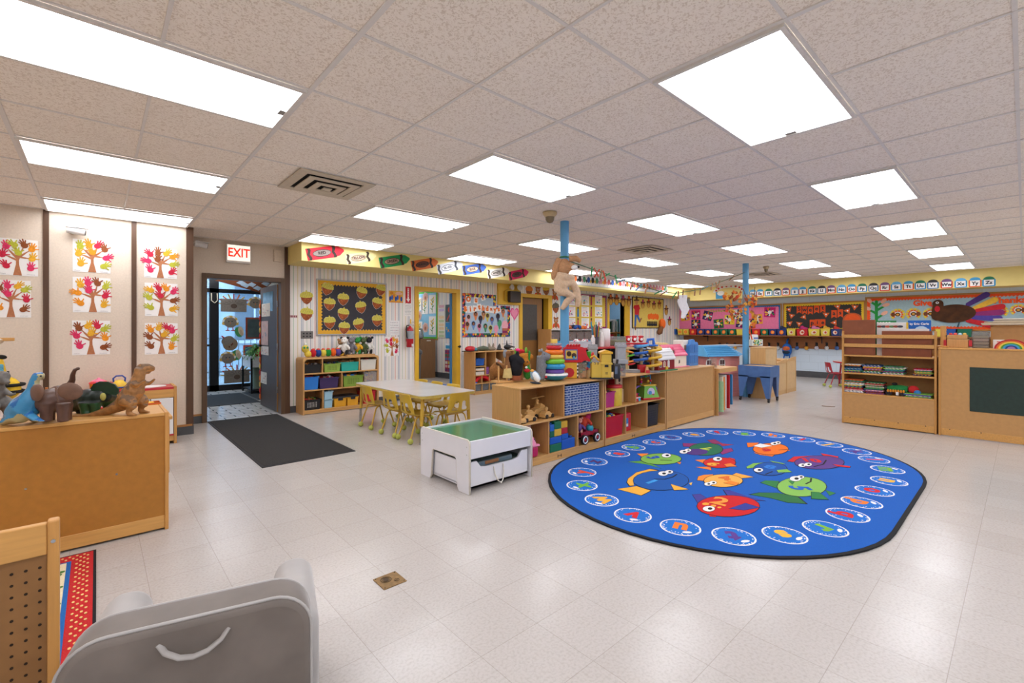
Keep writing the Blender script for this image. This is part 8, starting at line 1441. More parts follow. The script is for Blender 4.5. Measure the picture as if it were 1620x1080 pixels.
# bookcase inside the far doorway
bx0, bx1 = 10.95, 12.02; t = thing('bookcase', 'dark wooden bookcase seen through the far yellow doorway', 'bookcase', (bx0, 8.1, 0)); DWD = wood('#6a4328', 'x'); b = MB(DWD); b.box(0, bx1-bx0, .3, .33, 0, 1.24); b.build('back_panel', t)
for x in (0, .52, 1.07): b = MB(MAPLZ); b.box(x, x+.025, 0, .3, 0, 1.2); b.build('side_panel', t)
for z in (.5, .93, 1.16): b = MB(MAPLE); b.box(0, bx1-bx0, 0, .3, z, z+.022); b.build('shelf', t)
for k, c in enumerate(('#2f5a3a', '#8a8f94', '#d8d4cc', '#c9ccd0', '#3a7f7a', '#e0dcd4', '#2a8a8a', '#5a6a70')): b = MB(M(c, .6)); b.box(0, .03 + .008*(k % 3), 0, .22, 0, .30 + .03*(k % 4)); o = solo(b, 'book', '%s book standing on the far doorway bookcase, %s from left' % (['green', 'grey', 'cream', 'pale grey', 'teal', 'white', 'bright teal', 'slate'][k], ordinal(k)), 'book', (bx0+.30 + .055*k, 8.14, 1.183), 0, 'books on the far doorway bookcase'); o.rotation_euler = (0, .22 if k in (2, 3) else 0, 0)
bin_('toy_bin', 'red bin on the far doorway bookcase', '#c8202a', bx0+.08, bx0+.4, 8.12, 8.36, .953, 1.11, None); bin_('toy_bin', 'teal bin on the far doorway bookcase', '#2aa89a', bx0+.6, bx0+.95, 8.12, 8.36, .953, 1.11, None, pile=['#d8d4d0', '#3a7f7a'], n=10)
b = MB(M('#2f4a34', .7)); [b.ell((rd.uniform(-.15, .15), 0, rd.uniform(.1, .35)), (.1, .06, .05), (0, rd.uniform(-1, 1), 0), 8, 5) for k in range(14)]; b.use(M('#3a3a3a', .5)); b.cyl((0, 0, 0), (0, 0, .12), .08); solo(b, 'potted_plant', 'dark green potted plant on the far doorway bookcase', 'plant', (bx0+.14, 8.24, 1.183))

# ---------------------------------------------------------------- far wall: boards, cards, bins, hooks
XB = XF - .001
def far_rect(l, r, ty, by, X=XB): a0, a1 = P(l, ty, X=X), P(r, ty, X=X); m = (l+r)/2; zt, zb = P(m, ty, X=X).z, P(m, by, X=X).z; return Vector((X, (a0.y+a1.y)/2, (zt+zb)/2)), a0.y-a1.y, zt-zb
def far_board(lb, q_, border, panel, bw, frame=None):
    c, w_, h_ = far_rect(*q_); t = thing('bulletin_board', lb, 'bulletin board', c); b = MB(frame or wood('#a8742f', 'y')); e = .035
    for y0, y1, z0, z1 in ((-w_/2-e, w_/2+e, h_/2, h_/2+e), (-w_/2-e, w_/2+e, -h_/2-e, -h_/2), (-w_/2-e, -w_/2, -h_/2, h_/2), (w_/2, w_/2+e, -h_/2, h_/2)): b.box(-.03, 0, y0, y1, z0, z1)
    b.build('frame', t); b = MB(panel); b.box(-.012, -.002, -w_/2, w_/2, -h_/2, h_/2); b.build('panel', t); b = MB(border); a = Art(b, (-.0125, 0, 0), -Y_, Z_, .002); a.scallop(-w_/2, w_/2, -h_/2, h_/2, bw, border, 1, .055); b.build('border', t); return c, w_, h_
ft = lambda x, y, d=.02: P(1040 + x/5.0625, 400 + y/5.0625, X=XB-d); fm = lambda p: p.x*cos(YAW)/F_PX + p.y*sin(YAW)/F_PX
far_board('pink bulletin board with blue border and swirled art', (1072, 1235, 485, 523.5), M('#2f6aa8', .8), M('#e87aa0', .8), .05); far_board('black bulletin board with yellow border reading Sweet as pie', (1241, 1367, 479.5, 522), M('#e0bc2c', .8), M('#34322f', .85), .06); far_board('pale blue bulletin board with orange border reading Give Thanks', (1372, 1690, 466, 521), M('#e8521a', .8), M('#9ab4bc', .8), .075)
rd = random.Random(31); AC = ['#e8a02a', '#1f2a5a', '#e0e0dc', '#c8206a', '#2a6a3a', '#e0601a', '#3a2a5a', '#e8d03a']
for k, (x, y, tl) in enumerate(((222, 508, .1), (308, 496, 0), (403, 503, -.25), (308, 570, 0), (490, 566, .1), (578, 535, -.05), (650, 488, .1), (740, 568, .1), (798, 530, .05), (900, 475, -.05), (672, 560, -.1))):
    p = ft(x, y, .018); mb = MB(BLK); s_ = .145; ca, sa = cos(tl), sin(tl); a = Art(mb, (0, 0, 0), -Y_*ca + Z_*sa, Z_*ca + Y_*sa, .002); a.rect(-s_, s_, -s_*.95, s_*.95, M(AC[(k*3) % 8], .8), 1)
    for j in range(12): t_ = 2*pi*j/12 + rd.uniform(-.1, .1); r_ = rd.uniform(.8, 1.1)*s_*.9; a.poly([(.02*cos(t_+1), .02*sin(t_+1)), (r_*cos(t_-.2), r_*sin(t_-.2)), (r_*cos(t_+.2), r_*sin(t_+.2))], M(AC[(j + k) % 8], .8), 2 + j % 2)
    a.ell(0, 0, .05, .05, M('#e8e4dc', .8), 4); solo(mb, 'swirl_painting', 'starburst painting on the pink board, %s of eleven from upper left' % ordinal(k), 'painting', p, 0, 'starburst paintings on the pink board')
mb = MB(M('#d8a83a', .8)); a = Art(mb, (0, 0, 0), -Y_, Z_, .002); [a.ell(-.5 + .075*k, .012*(k % 3), .022, .035 + .01*(k % 2), M('#b8b05a', .8), 1, .3*(k % 4)) for k in range(14)]; solo(mb, 'board_lettering', 'small gold lettering across the top of the pink board', 'lettering', ft(525, 466, .016))
for wd, xs, ys in (('Sweet', (1135, 1180, 1225, 1275, 1325), (455, 460, 462, 452, 446)), ('as', (1415, 1465), (490, 485)), ('pie', (1240, 1282, 1325), (566, 563, 563))):
    for k, (x, y) in enumerate(zip(xs, ys)):
        p = ft(x, y, .016); mb = MB(ORL); a = Art(mb, (0, 0, 0), -Y_, Z_, .002); a.poly([(-.058, .105), (.058, .105), (.058, -.105), (0, -.06), (-.058, -.105)], M('#d8501a', .8), 1); a.text(wd[k], .14, 0, .02, BLK, 2, .004); solo(mb, 'letter_flag', 'orange flag with letter %s, %s in the word %s' % (wd[k], ordinal(k), wd), 'letter flag', p, 0, 'letter flags on the black board')
for k, (x, y, tl) in enumerate(((1055, 455, .2), (1075, 505, -.4), (1175, 515, .5), (1350, 495, -.2), (1445, 432, .1), (1580, 435, -.3), (1525, 465, .3), (1060, 565, 0), (1135, 570, -.3), (1420, 560, .4))):
    p = ft(x, y, .016); mb = MB(ORL); a = Art(mb, (0, 0, 0), -Y_*cos(tl) + Z_*sin(tl), Z_*cos(tl) + Y_*sin(tl), .002); a.poly([(-.09, .042), (.07, .063), (.014, -.077)], M('#b8602a', .8), 1); a.poly([(-.07, .032), (.056, .045), (.014, -.056)], M('#e0602a', .8), 2); a.ell(0, .01, .018, .018, PAPER, 3); solo(mb, 'pie_slice', 'orange paper pie slice on the black board, %s of ten' % ordinal(k), 'paper pie slice', p, 0, 'paper pie slices')
p = ft(1562, 530, .016); mb = MB(ORL); a = Art(mb, (0, 0, 0), -Y_, Z_, .002); a.ell(0, 0, .2, .16, M('#b8562a', .8), 1); a.ell(0, 0, .16, .13, M('#e0561a', .8), 2); solo(mb, 'paper_pie', 'whole orange paper pie at lower right of black board', 'paper pie', p)
gt = lambda x, y, d=.016: P(1360 + x/6.23, 430 + y/6.23, X=XB-d)
for wd, x, y, n in (('Give', 618, 308, 145), ('Thanks', 1468, 280, 270)): p = gt(x, y); mb = MB(ORL); a = Art(mb, (0, 0, 0), -Y_, Z_, .003); a.text(wd, .17, 0, 0, M('#e8521a', .8), 1, .008); solo(mb, 'board_lettering', 'orange word %s on the pale blue board' % wd, 'lettering', p)
def candy_turkey(x, y, lb, face=1):
    p = gt(x, y); k_ = fm(p)*.16; mb = MB(M('#5a2f1a', .8)); a = Art(mb, (0, 0, 0), -Y_, Z_, .002); r_ = 60*k_
    for k in range(8):
        t_ = R(-35 + 36*k)
        for s0, s1, c in ((.72, 1.0, '#d8c03a'), (.48, .72, '#e0601f'), (.34, .48, '#e8e4dc')): w0, w1 = .26, .26; a.poly([(r_*s0*cos(t_-w0), r_*s0*sin(t_-w0)), (r_*s1*cos(t_-w1), r_*s1*sin(t_-w1)), (r_*s1*cos(t_+w1), r_*s1*sin(t_+w1)), (r_*s0*cos(t_+w0), r_*s0*sin(t_+w0))], M(c, .8), 1)
    a.ell(0, 0, r_*.36, r_*.3, M('#5a2f1a', .8), 2); a.ell(0, 0, r_*.2, r_*.15, M('#d8a03a', .8), 3); a.ell(-.6*r_*face, .0, r_*.28, r_*.36, M('#6a3a20', .8), 3); a.poly([(-.85*r_*face, .1*r_), (-1.02*r_*face, .0), (-.82*r_*face, -.05*r_)], M('#d8402a', .8), 4); solo(mb, 'candy_turkey', lb, 'paper turkey', p, 0, 'candy corn turkeys')
for k, (x, y, f) in enumerate(((375, 420, 1), (530, 414, -1), (700, 412, 1), (1385, 390, 1), (1565, 375, -1))): candy_turkey(x, y, 'paper turkey with candy corn tail on the blue board, %s from left' % ordinal(k), f)
p = gt(925, 410, .03); k_ = fm(p)*.16; mb = MB(M('#3f2413', .85)); a = Art(mb, (0, 0, 0), -Y_, Z_, .003)
for c, x, y, L_, an in (('#4a2f78', 165, 130, 150, 36), ('#e0b03a', 215, 85, 150, 30), ('#c01f2a', 245, 40, 165, 12), ('#8a2a6a', 240, -2, 160, 4), ('#4f3f98', 225, -48, 165, -4), ('#c01f2a', 185, -95, 170, -17)): dx, dy = cos(R(an)), sin(R(an)); a.cap((x-dx*L_*.5)*k_, (y-dy*L_*.5)*k_, (x+dx*L_*.5)*k_, (y+dy*L_*.5)*k_, 20*k_, 27*k_, M(c, .8, .1, 20), 1)
a.ell(0, 0, 158*k_, 90*k_, M('#47280f', .85, .35, 9), 2, .06, 28); a.cap(-115*k_, -20*k_, -112*k_, 95*k_, 50*k_, 40*k_, M('#47280f', .85, .3, 9), 3); a.ell(-113*k_, 100*k_, 42*k_, 42*k_, M('#47280f', .85, .3, 9), 3); a.ell(-118*k_, 50*k_, 20*k_, 30*k_, M('#c01f2a', .8), 4); a.poly([(-150*k_, 88*k_), (-185*k_, 82*k_), (-152*k_, 72*k_)], M('#d8402a', .8), 3); a.ell(-118*k_, 112*k_, 13*k_, 11*k_, PAPER, 4); a.ell(-118*k_, 112*k_, 6*k_, 6*k_, BLK, 5); a.line([(40*k_, -90*k_), (30*k_, -130*k_)], 5*k_, M('#2f4a5a', .8), 1); solo(mb, 'paper_turkey', 'big brown paper turkey with bright feathers on blue board', 'paper turkey', p)
p = gt(165, 370); mb = MB(STEM); a = Art(mb, (0, 0, 0), -Y_, Z_, .002); k_ = fm(p)*.16; G_ = M('#1f8a3a', .8); a.line([(0, -110*k_), (0, 80*k_)], 12*k_, G_, 1)
for x, y, an, c in ((-45, 70, 125, 1), (45, 60, 50, 1), (60, 20, 20, 1), (-55, -10, 150, 1), (50, -60, 35, 1)): a.cap(0, (y-30)*k_, x*k_*1.3, (y+20)*k_, 12*k_, 7*k_, G_, 2); a.ell(x*1.25*k_, (y+22)*k_, 30*k_, 17*k_, M('#e0a890', .8), 3, R(an))
solo(mb, 'paper_cornstalk', 'tall green paper corn stalk at left of blue board', 'paper corn', p)
# alphabet cards
for k, (ch, px) in enumerate(zip('DEFGHIJKLMNOPQRSTUVWXYZ', (1191, 1202.4, 1216, 1229.6, 1243, 1257.3, 1270, 1285, 1300, 1315, 1331.4, 1347.3, 1364, 1381.7, 1399.8, 1418, 1437, 1456, 1475.8, 1497.6, 1520, 1542.5, 1564.5))):
    p = P(px, 465 - (px-1191)*18/373, X=XS-.001); c = ['#3a94c8', '#e0703a', '#3a94c8', '#d8d0c8', '#c8602a'][k % 5]; mb = MB(PAPER); a = Art(mb, (0, 0, 0), -Y_, Z_, .002); a.poly(rrect(.19, .15, .02, 2), M(['#3a94c8', '#e0622a', '#2a8ac0', '#4a7fb0', '#d8452a'][k % 5], .8), 1); a.ell(0, .075, .08, .05, M(['#6ab4e0', '#3a3a3e', '#4aa0d0', '#7a5a8a', '#2f7a5a'][(k*2) % 5], .8), 1); a.rect(-.072, .072, -.055, .06, PAPER, 2); a.text(ch + ch.lower(), .09, 0, 0, INK, 3, .004)
    solo(mb, 'alphabet_card', 'picture card with letters %s%s on the far yellow soffit' % (ch, ch.lower()), 'alphabet card', p, 0, 'alphabet cards on the far soffit')
mb = MB(PAPER); a = Art(mb, (0, 0, 0), -Y_, Z_, .002); a.poly(arc(0, -.1, .45, .22, 0, 180, 12) + arc(0, -.1, .35, .12, 180, 0, 12), M('#e8e4dc', .8), 1); [a.ell(.38*cos(R(20*k)), -.1 + .17*sin(R(20*k)), .03, .03, M('#c8402f', .8), 2) for k in range(1, 9)]; solo(mb, 'wall_sign', 'arched white sign with red lettering on far soffit', 'sign', P(1153, 456, X=XS-.001)); mb = MB(PAPER); a = Art(mb, (0, 0, 0), -Y_, Z_, .002); a.rect(-.12, .12, -.1, .1, M('#4a9ac8', .8), 1); a.ell(.02, .06, .1, .07, PAPER, 2); solo(mb, 'alphabet_card', 'blue picture card left of the autumn leaf garland', 'alphabet card', P(1139, 467, X=XS-.001))
# shelf, bins, hook rail, backpack
RAILW = wood('#8a5224', 'y', .45); b = MB(RAILW); b.box(XF-.03, XF, -4, 7.3, .755, 1.06); solo(b, 'hook_rail', 'long brown wooden coat hook board along far wall', 'coat rail')
b = MB(RAILW); b.box(13.62, XF, -4, 7.3, 1.075, 1.10); t = solo(b, 'wall_shelf', 'long brown wall shelf carrying coloured bins on far wall', 'shelf')
for y in (6.5, 5.0, 3.5, 2.0, .5, -1): b = MB(BLK); b.box(13.66, XF-.03, y, y+.02, 1.05, 1.075); b.box(XF-.05, XF-.03, y, y+.02, .9, 1.06); b.build('bracket', t)
bc = {'r': ('red', '#c01f28'), 'n': ('navy', '#1f3470'), 'y': ('yellow', '#d8c44a'), 'g': ('green', '#14664a'), 'b': ('blue', '#1f4f9a')}; cnt = {}
for k, (x0, x1, c) in enumerate(((1036, 1044, 'r'), (1044.5, 1051.5, 'n'), (1052, 1057.5, 'n'), (1058.5, 1069, 'b'), (1071.5, 1079.5, 'y'), (1080, 1089, 'y'), (1090.5, 1101, 'r'), (1102.5, 1114, 'n'), (1115, 1125, 'n'), (1126, 1137.5, 'g'), (1139, 1150.5, 'g'), (1152, 1163.5, 'g'), (1164.5, 1174, 'y'), (1183, 1188, 'g'), (1189.5, 1202, 'r'), (1203, 1215, 'g'), (1216, 1228, 'n'), (1229, 1243.5, 'n'), (1244.5, 1258, 'y'), (1260, 1277.5, 'r'), (1278.5, 1296.5, 'y'), (1298, 1312.5, 'y'), (1314.5, 1327.5, 'n'), (1480, 1494, 'y'), (1497, 1512, 'b'), (1514.5, 1537, 'g'))):
    a0, a1 = P(x0, 528, X=13.64), P(x1, 528, X=13.64); y0, y1 = sorted((a0.y, a1.y)); h_ = .17; cnt[c] = cnt.get(c, 0) + 1; t = thing('cubby_bin', '%s bin on the far wall shelf, %s %s one from left' % (bc[c][0], ordinal(cnt[c]-1), bc[c][0]), 'bin', (13.645, y0, 1.101), 0, 'bins on the far wall shelf'); w_ = y1-y0; m = M(bc[c][1], .4, .04, 12); b = MB(m)
    b.add([(.015, .012, 0), (.27, .012, 0), (.27, w_-.012, 0), (.015, w_-.012, 0), (0, 0, h_), (.29, 0, h_), (.29, w_, h_), (0, w_, h_)], [(3, 2, 1, 0), (0, 1, 5, 4), (1, 2, 6, 5), (2, 3, 7, 6), (3, 0, 4, 7)]); b.build('tub', t); b = MB(m); b.tube([(0, 0, h_), (.29, 0, h_), (.29, w_, h_), (0, w_, h_)], .01, 6, True); b.build('rim', t)
    if k not in (0, 1, 2, 12, 23, 24, 25):
        b = MB(M(['#e8702a', '#e8e0d4'][k > 17], .8)); a = Art(b, (.003, w_/2, h_*.5), -Y_, Z_, .004); a.ell(0, 0, w_*.26, h_*.3, M(['#e8701f', '#e0c8b0'][k > 17], .8), 1, (k*.7) % 1.5, 9); a.ell(.01, 0, w_*.12, h_*.16, M(['#e8a04a', '#b84a2a'][k > 17], .8), 2); b.build('leaf_label', t)
    if k in (3, 17, 19, 20, 21, 22): b = MB(M(['#e8b83a', '#1f2a4a', '#b02a6a', '#c8709a', '#d8a83a', '#c8402a'][(3, 17, 19, 20, 21, 22).index(k)], .8)); b.ell((.14, w_/2, h_), (.11, w_*.42, .06)); b.ell((.1, w_*.6, h_+.04), (.06, w_*.2, .05)); b.build('clothing', t)
for k, px in enumerate((1139, 1151, 1163, 1217, 1231, 1261, 1276, 1292, 1308, 1324)):
    p = P(px, 546, X=XF-.0302); t = thing('coat_hook', 'black coat hook with name tag on far rail, %s from left' % ordinal(k), 'coat hook', p, 0, 'coat hooks on the far wall'); b = MB(BLK); b.box(-.01, 0, -.025, .025, -.02, .07); b.tube([(-.005, 0, .05), (-.06, 0, .04), (-.07, 0, .08)], .01, 6); b.tube([(-.005, 0, 0), (-.04, 0, -.02), (-.05, 0, .01)], .01, 6); b.build('hook', t); b = MB(M(['#d8d4d0', '#4a6aa8', '#e0a03a', '#c8c4d0'][k % 4], .8)); b.ell((-.012, 0, -.07), (.006, .05, .055), n=8, m=6); b.build('name_tag', t)
p = P(1245, 553, X=XF-.14); t = thing('backpack', 'small blue backpack hanging from the far coat rail', 'backpack', p); b = MB(M('#1f5fb0', .8, .1, 20)); b.ell((0, 0, 0), (.09, .12, .18)); b.tube([(0, 0, .15), (.03, 0, .25), (.1, 0, .29)], .025); b.build('bag', t); b = MB(M('#c8602a', .7, .3, 14)); b.ell((-.055, 0, .03), (.045, .09, .07)); b.use(M('#1a2a3a', .7)); b.ell((-.06, 0, -.06), (.04, .09, .05)); b.build('picture_patch', t); b = MB(M('#1f5fb0', .8)); [b.tube([(0, s_*.06, -.13), (-.02, s_*.07, -.22), (.0, s_*.06, -.31)], .018, 6) for s_ in (-1, 1)]; b.build('strap', t)
# red table and chair far right
rc = make_chair('red child chair at the red edged table by the far wall', M('#b01f2f', .35, .05, 12), M('#a01c2a', .35), None); cp = P(1320, 612, Z=0); rc.location = cp + Vector((.02, -.02, 0)); rc.rotation_euler = (0, 0, R(-55)); tp_ = cp + UX*.62 + UY*.05
t = thing('round_table', 'grey topped round table with red edge, partly behind bookshelf', 'table', (tp_.x, tp_.y, 0)); b = MB(M('#c8c4c2', .3)); b.lathe([(.5, .545), (.5, .555), (0, .556)], 36); b.build('tabletop', t); b = MB(RED); b.lathe([(.49, .52), (.51, .525), (.51, .552), (.5, .554)], 36); b.build('edge_band', t)
for k in range(4): a_ = .4 + pi/2*k; b = MB(M('#a01c2a', .35)); b.cyl((.4*cos(a_), .4*sin(a_), 0), (.36*cos(a_), .36*sin(a_), .525), .018); b.build('leg', t)
b = MB(M('#7a5a40', .6)); a0, a1 = P(1300, 642, Z=0), P(1321, 643.5, Z=0); b.tube([a0 + Vector((0, 0, .004)), a1 + Vector((0, 0, .004))], .02, 6, flat=.2); solo(b, 'floor_strip', 'thin brown strip lying on the floor before bookshelf', 'floor strip')

# ---------------------------------------------------------------- big-book stand, dollhouse, cabinets, sensory table
t = thing('book_stand', 'wooden big book stand at the far end of the island', 'book stand', (6.76, 2.98, 0)); b = MB(BIRCH); b.box(0, .62, 0, .42, .655, .69, .004); b.box(0, .62, 0, .02, .625, .655); b.build('top', t); b = MB(BIRCZ); b.box(0, .02, .02, .42, 0, .655); b.build('side_panel', t); b = MB(BIRCZ); b.box(.60, .62, .38, .42, 0, .655); b.build('leg', t); b = MB(BIRCH); b.box(.02, .6, .3, .32, .05, .2); b.build('stretcher', t)
for k, (c, y0, z0, z1) in enumerate((('#20242c', .06, .10, .585), ('#a8cfa0', -.02, .05, .50), ('#e8dcc4', .0, .06, .57), ('#e0904a', -.01, .07, .56), ('#d8a888', .01, .06, .55), ('#e4e8ea', .0, .08, .585), ('#4a9a6a', .02, .07, .54), ('#b8141c', -.02, .08, .57), ('#b8141c', .0, .09, .58), ('#2a6a3a', .01, .10, .56), ('#2a3f7a', .02, .11, .57), ('#3f8ac0', .0, .12, .58))): b = MB(M(c, .5)); b.box(0, .022, y0, .30, z0, z1, .003); o = solo(b, 'big_book', '%s big book hanging in the stand, %s from the island' % (['black', 'pale green', 'cream', 'orange', 'tan', 'white', 'green', 'red', 'second red', 'dark green', 'navy', 'blue'][k], ordinal(k)), 'book', (6.80 + .036*k, 2.98, 0), 0, 'hanging big books')
b = MB(glass('#e4dcd8', .08)); b.lathe([(.045, 0), (.045, .13), (.05, .135)], 18); b.use(M('#a86a5a', .5)); b.ell((0, 0, .04), (.035, .035, .035)); solo(b, 'plastic_cup', 'clear cup with red bits on the book stand', 'cup', (6.95, 3.15, .691))
hp = P(1155, 628, Z=0) + Vector((0, 0, 0)); t = thing('playhouse', 'large pink dollhouse with blue shingled roof behind the island', 'toy house', (hp.x, hp.y, 0), RZD + R(20)); PK = M('#e8958e', .45, .04, 10); b = MB(PK); b.box(-.5, 0, 0, .5, 0, .80); b.build('front_wall', t); b = MB(PK); b.box(0, .28, .06, .5, 0, .78); [b.box(.0, .285, .052, .06, .03 + .05*k, .072 + .05*k, .003) for k in range(15)]; b.build('siding', t)
b = MB(M('#4f9ed0', .4, .05, 12)); b.add([(-.62, -.12, .77), (.10, -.12, .77), (.40, .08, .79), (.40, .6, .79), (-.62, .6, .77), (-.55, .1, .96), (.06, .12, .96), (.2, .3, .96), (-.55, .5, .96)], [(0, 1, 6, 5), (1, 2, 7, 6), (2, 3, 7), (3, 4, 8, 7), (4, 0, 5, 8), (5, 6, 7, 8), (4, 3, 2, 1, 0)]); [b.box(-.6 + .012*k, .1 + .01*k, -.122 + .037*k, -.10 + .037*k, .772 + .032*k, .784 + .032*k) for k in range(6)]; b.build('roof', t)
for x in (-.2, -.5): b = MB(WHITE); b.prism([(x-.07, .51), (x+.07, .51), (x+.07, .65)] + arc(x, .65, .07, .08, 0, 180, 8) + [(x-.07, .65)], (0, -.001, 0), X_, Z_, .012); w0 = b.build('window', t); b = MB(M('#5a3a3a', .3)); [b.box(x-.052 + .056*i, x-.004 + .056*i, -.0155, -.0125, .53 + .09*j, .61 + .09*j) for i in range(2) for j in range(2)]; b.build('pane', w0)
c0 = P(1211, 631, Z=0); LM = wood('#c99f68', 'z'); LM2 = M('#d0ad7c', .5, .05, 12); TZ_ = P(1211, 549.5, X=c0.x).z
def wcab(lb, x0, w_, y0, d_, h_, wave=False, side=True):
    t = thing('wooden_cabinet', lb, 'cabinet', (x0, y0, 0)); b = MB(LM2); b.box(.02, w_-.02, .006, .016, .08, h_-.03); b.build('back_panel', t); b = MB(LM); b.box(0, .02, 0, d_, 0, h_-.03); b.build('side_panel', t); b = MB(LM); b.box(w_-.02, w_, 0, d_, 0, h_-.03); b.build('side_panel', t); b = MB(LM); b.box(0, w_, 0, d_, h_-.03, h_, .004)
    if wave: b.prism([(0, h_)] + [(w_*k/8, h_ + .05*sin(pi*k/16)) for k in range(9)] + [(w_, h_)], (0, .02, 0), X_, Z_, .02)
    b.build('top', t); b = MB(LM); b.box(.02, w_-.02, .01, .02, 0, .08); b.build('kick_rail', t)
cl = P(1188, 629, Z=0); cd = max(.2, cl.x*0 + (lambda s_: (c0.x*(sin(YAW) - s_*cos(YAW)) / (cos(YAW) + s_*sin(YAW))) - c0.y)((1187-CXP)/F_PX)); tw = P(1229, 600, Y=c0.y).x - c0.x; wcab('tall wooden cabinet behind the blue sensory table', c0.x, tw, c0.y, cd, TZ_)
x1 = P(1229, 626, Z=0); hz = P(1229, 574, Y=c0.y).z; e1 = P(1245, 620, Y=c0.y).x; e2 = P(1259.5, 617, Y=c0.y).x; wcab('low wooden cabinet with curved top, next to tall one', c0.x+tw+.005, e1-c0.x-tw-.01, c0.y, .45, hz, True); wcab('low wooden cabinet with curved top, nearest the far wall', e1, e2-e1, c0.y, .45, hz+.03, True)
b = MB(M('#e0702a', .5)); b.box(0, .25, 0, .1, 0, .05, .01); b.use(M('#e8c03a', .5)); b.box(.05, .3, .1, .2, 0, .06, .01); solo(b, 'toy_tray', 'orange and yellow toy on the low wooden cabinet', 'toy', (c0.x+tw+.08, c0.y+.15, hz+.002))
ts = MB(M('#d8dcd4', .7)); ts.box(0, .3, 0, .16, 0, .125, .003); rd = random.Random(14)
for k in range(26): ts.use(M(rd.choice(['#3a8a4a', '#3a6aa8', '#e0a83a', '#6ab04a', '#2a5a7a']), .7)); ts.ell((rd.uniform(.02, .28), -.001, rd.uniform(.015, .11)), (.02, .003, .014), n=8, m=5)
tb = P(1187, 547, Z=TZ_) + Vector((.0, -.03, .001)); solo(ts, 'tissue_box', 'patterned green tissue box on the tall wooden cabinet', 'tissue box', tb, -.35); ts = MB(WHITE); ts.box(0, .14, 0, .1, 0, .1, .02, 3); ts.use(M('#3a5fb0', .5)); ts.box(.01, .13, -.001, .0, .015, .04); solo(ts, 'wipes_tub', 'white and blue wipes tub stacked on the tissue box', 'wipes', tb + Vector((.08, .0, .126)), -.35)
A0, L0, R0 = P(1217, 637.5, Z=0), P(1169.7, 632.5, Z=0), P(1231, 631, Z=0); ang = pi/2; SW, SD, SHT = .49, .42, .625
t = thing('sensory_table', 'blue sensory table on black casters beside second post', 'table', A0, ang); SBL = M('#46689c', .4, .12, 10); SG = -1
b = MB(SBL); z0 = .43
for x0, x1, y0, y1 in ((-.02, SW+.02, .0, .012), (-.02, SW+.02, -SD-.012, -SD), (-.02, -.008, -SD, 0), (SW+.008, SW+.02, -SD, 0)): b.box(x0, x1, y0, y1, z0, SHT)
b.box(0, SW, -SD, 0, z0, z0+.015); b.build('tub', t); b = MB(M('#c0a078', .9, .12, 60)); b.box(-.005, SW+.005, -SD, 0, z0+.015, SHT-.012); b.build('sand_lid', t)
for x, y in ((0, 0), (SW, 0), (0, -SD), (SW, -SD)):
    sx_, sy_ = (1 if x == 0 else -1), (-1 if y == 0 else 1); b = MB(SBL); x_, y_ = x - .02*sx_, y - .012*sy_; b.add([(x_, y_, z0+.02), (x_+.17*sx_, y_, z0+.02), (x_+.07*sx_, y_, .07), (x_+.02*sx_, y_, .07), (x_, y_+.15*sy_, z0+.02), (x_+.02*sx_, y_+.07*sy_, .07), (x_+.05*sx_, y_+.05*sy_, z0+.02), (x_+.045*sx_, y_+.03*sy_, .07)], [(0, 1, 2, 3), (0, 3, 5, 4), (1, 6, 7, 2), (6, 4, 5, 7), (3, 2, 7, 5), (0, 4, 6, 1)]); l = b.build('leg', t); b = MB(BLK); b.cyl((x_+.03*sx_-.012, y_+.02*sy_, .032), (x_+.03*sx_+.012, y_+.02*sy_, .032), .032, n=16); b.box(x_+.03*sx_-.018, x_+.03*sx_+.018, y_+.02*sy_-.02, y_+.02*sy_+.02, .05, .075); b.build('caster', l)

# ================================================================ shelves on the right
t = thing('book_shelf', 'slatted wooden shelf of cloth books and cardboard boxes, right', 'shelf', (7.52, .705, 0)); W, D = .955, .34; FX = lambda z: 0
for y in (0, W-.024): b = MB(MAPLZ); b.box(0, .03, y, y+.024, 0, 1.245, .006); b.box(.03, D, y, y+.024, 0, .93); b.build('side_post', t)
for z in (1.15, 1.03): b = MB(MAPLE); b.box(.004, .022, .024, W-.024, z, z+.045, .003); b.build('slat', t)
for z in (.905, .668, .40): b = MB(MAPLE); b.box(.002, D-.01, .024, W-.024, z, z+.02, .003); b.build('shelf', t)
b = MB(MDFB); b.box(.005, .015, .024, W-.024, .09, .40); b.build('front_panel', t); b = MB(MDFB); b.box(D-.012, D, .0, W, .02, 1.0); b.build('back_panel', t); b = MB(MAPLE); b.box(-.004, .012, .024, W-.024, .01, .09, .003); b.build('kick_rail', t); b = MB(BLK); [b.cyl((-.006, y, .085), (-.003, y, .085), .006, n=8) for y in (.1, .36, .6, .86)]; b.build('screw', t)
ry = lambda px, X=7.6: P(px, 560, X=X).y; CBX = M('#8a5538', .8, .06, 12)
def upright(name, lb, cat, px0, px1, ytop, x, c, thick=.03, fn=None, zb=.926):
    ya, yb = ry(px0, x), ry(px1, x); zt = P((px0+px1)/2, ytop, X=x).z; b = MB(M(c, .75, .08, 12)); b.box(0, thick, yb-ya, 0, 0, zt-zb, .003)
    if fn: fn(Art(b, (-.0005, (yb-ya)/2, (zt-zb)/2), -Y_, Z_, .002), ya-yb, zt-zb)
    return solo(b, name, lb, cat, (x, ya, zb))
upright('cardboard_box', 'tall brown cardboard box at left behind the slats', 'cardboard box', 1332.5, 1384, 506, 7.555, '#8a5034', .05, lambda a, w_, h_: [a.line([(x, .0), (x+.03, .04), (x+.05, -.02)], .002, BLK, 1) for x in (-.06, .0, .05)]); upright('cardboard_box', 'wide brown cardboard box at right behind the slats', 'cardboard box', 1395, 1474, 523.5, 7.555, '#84492f', .05)
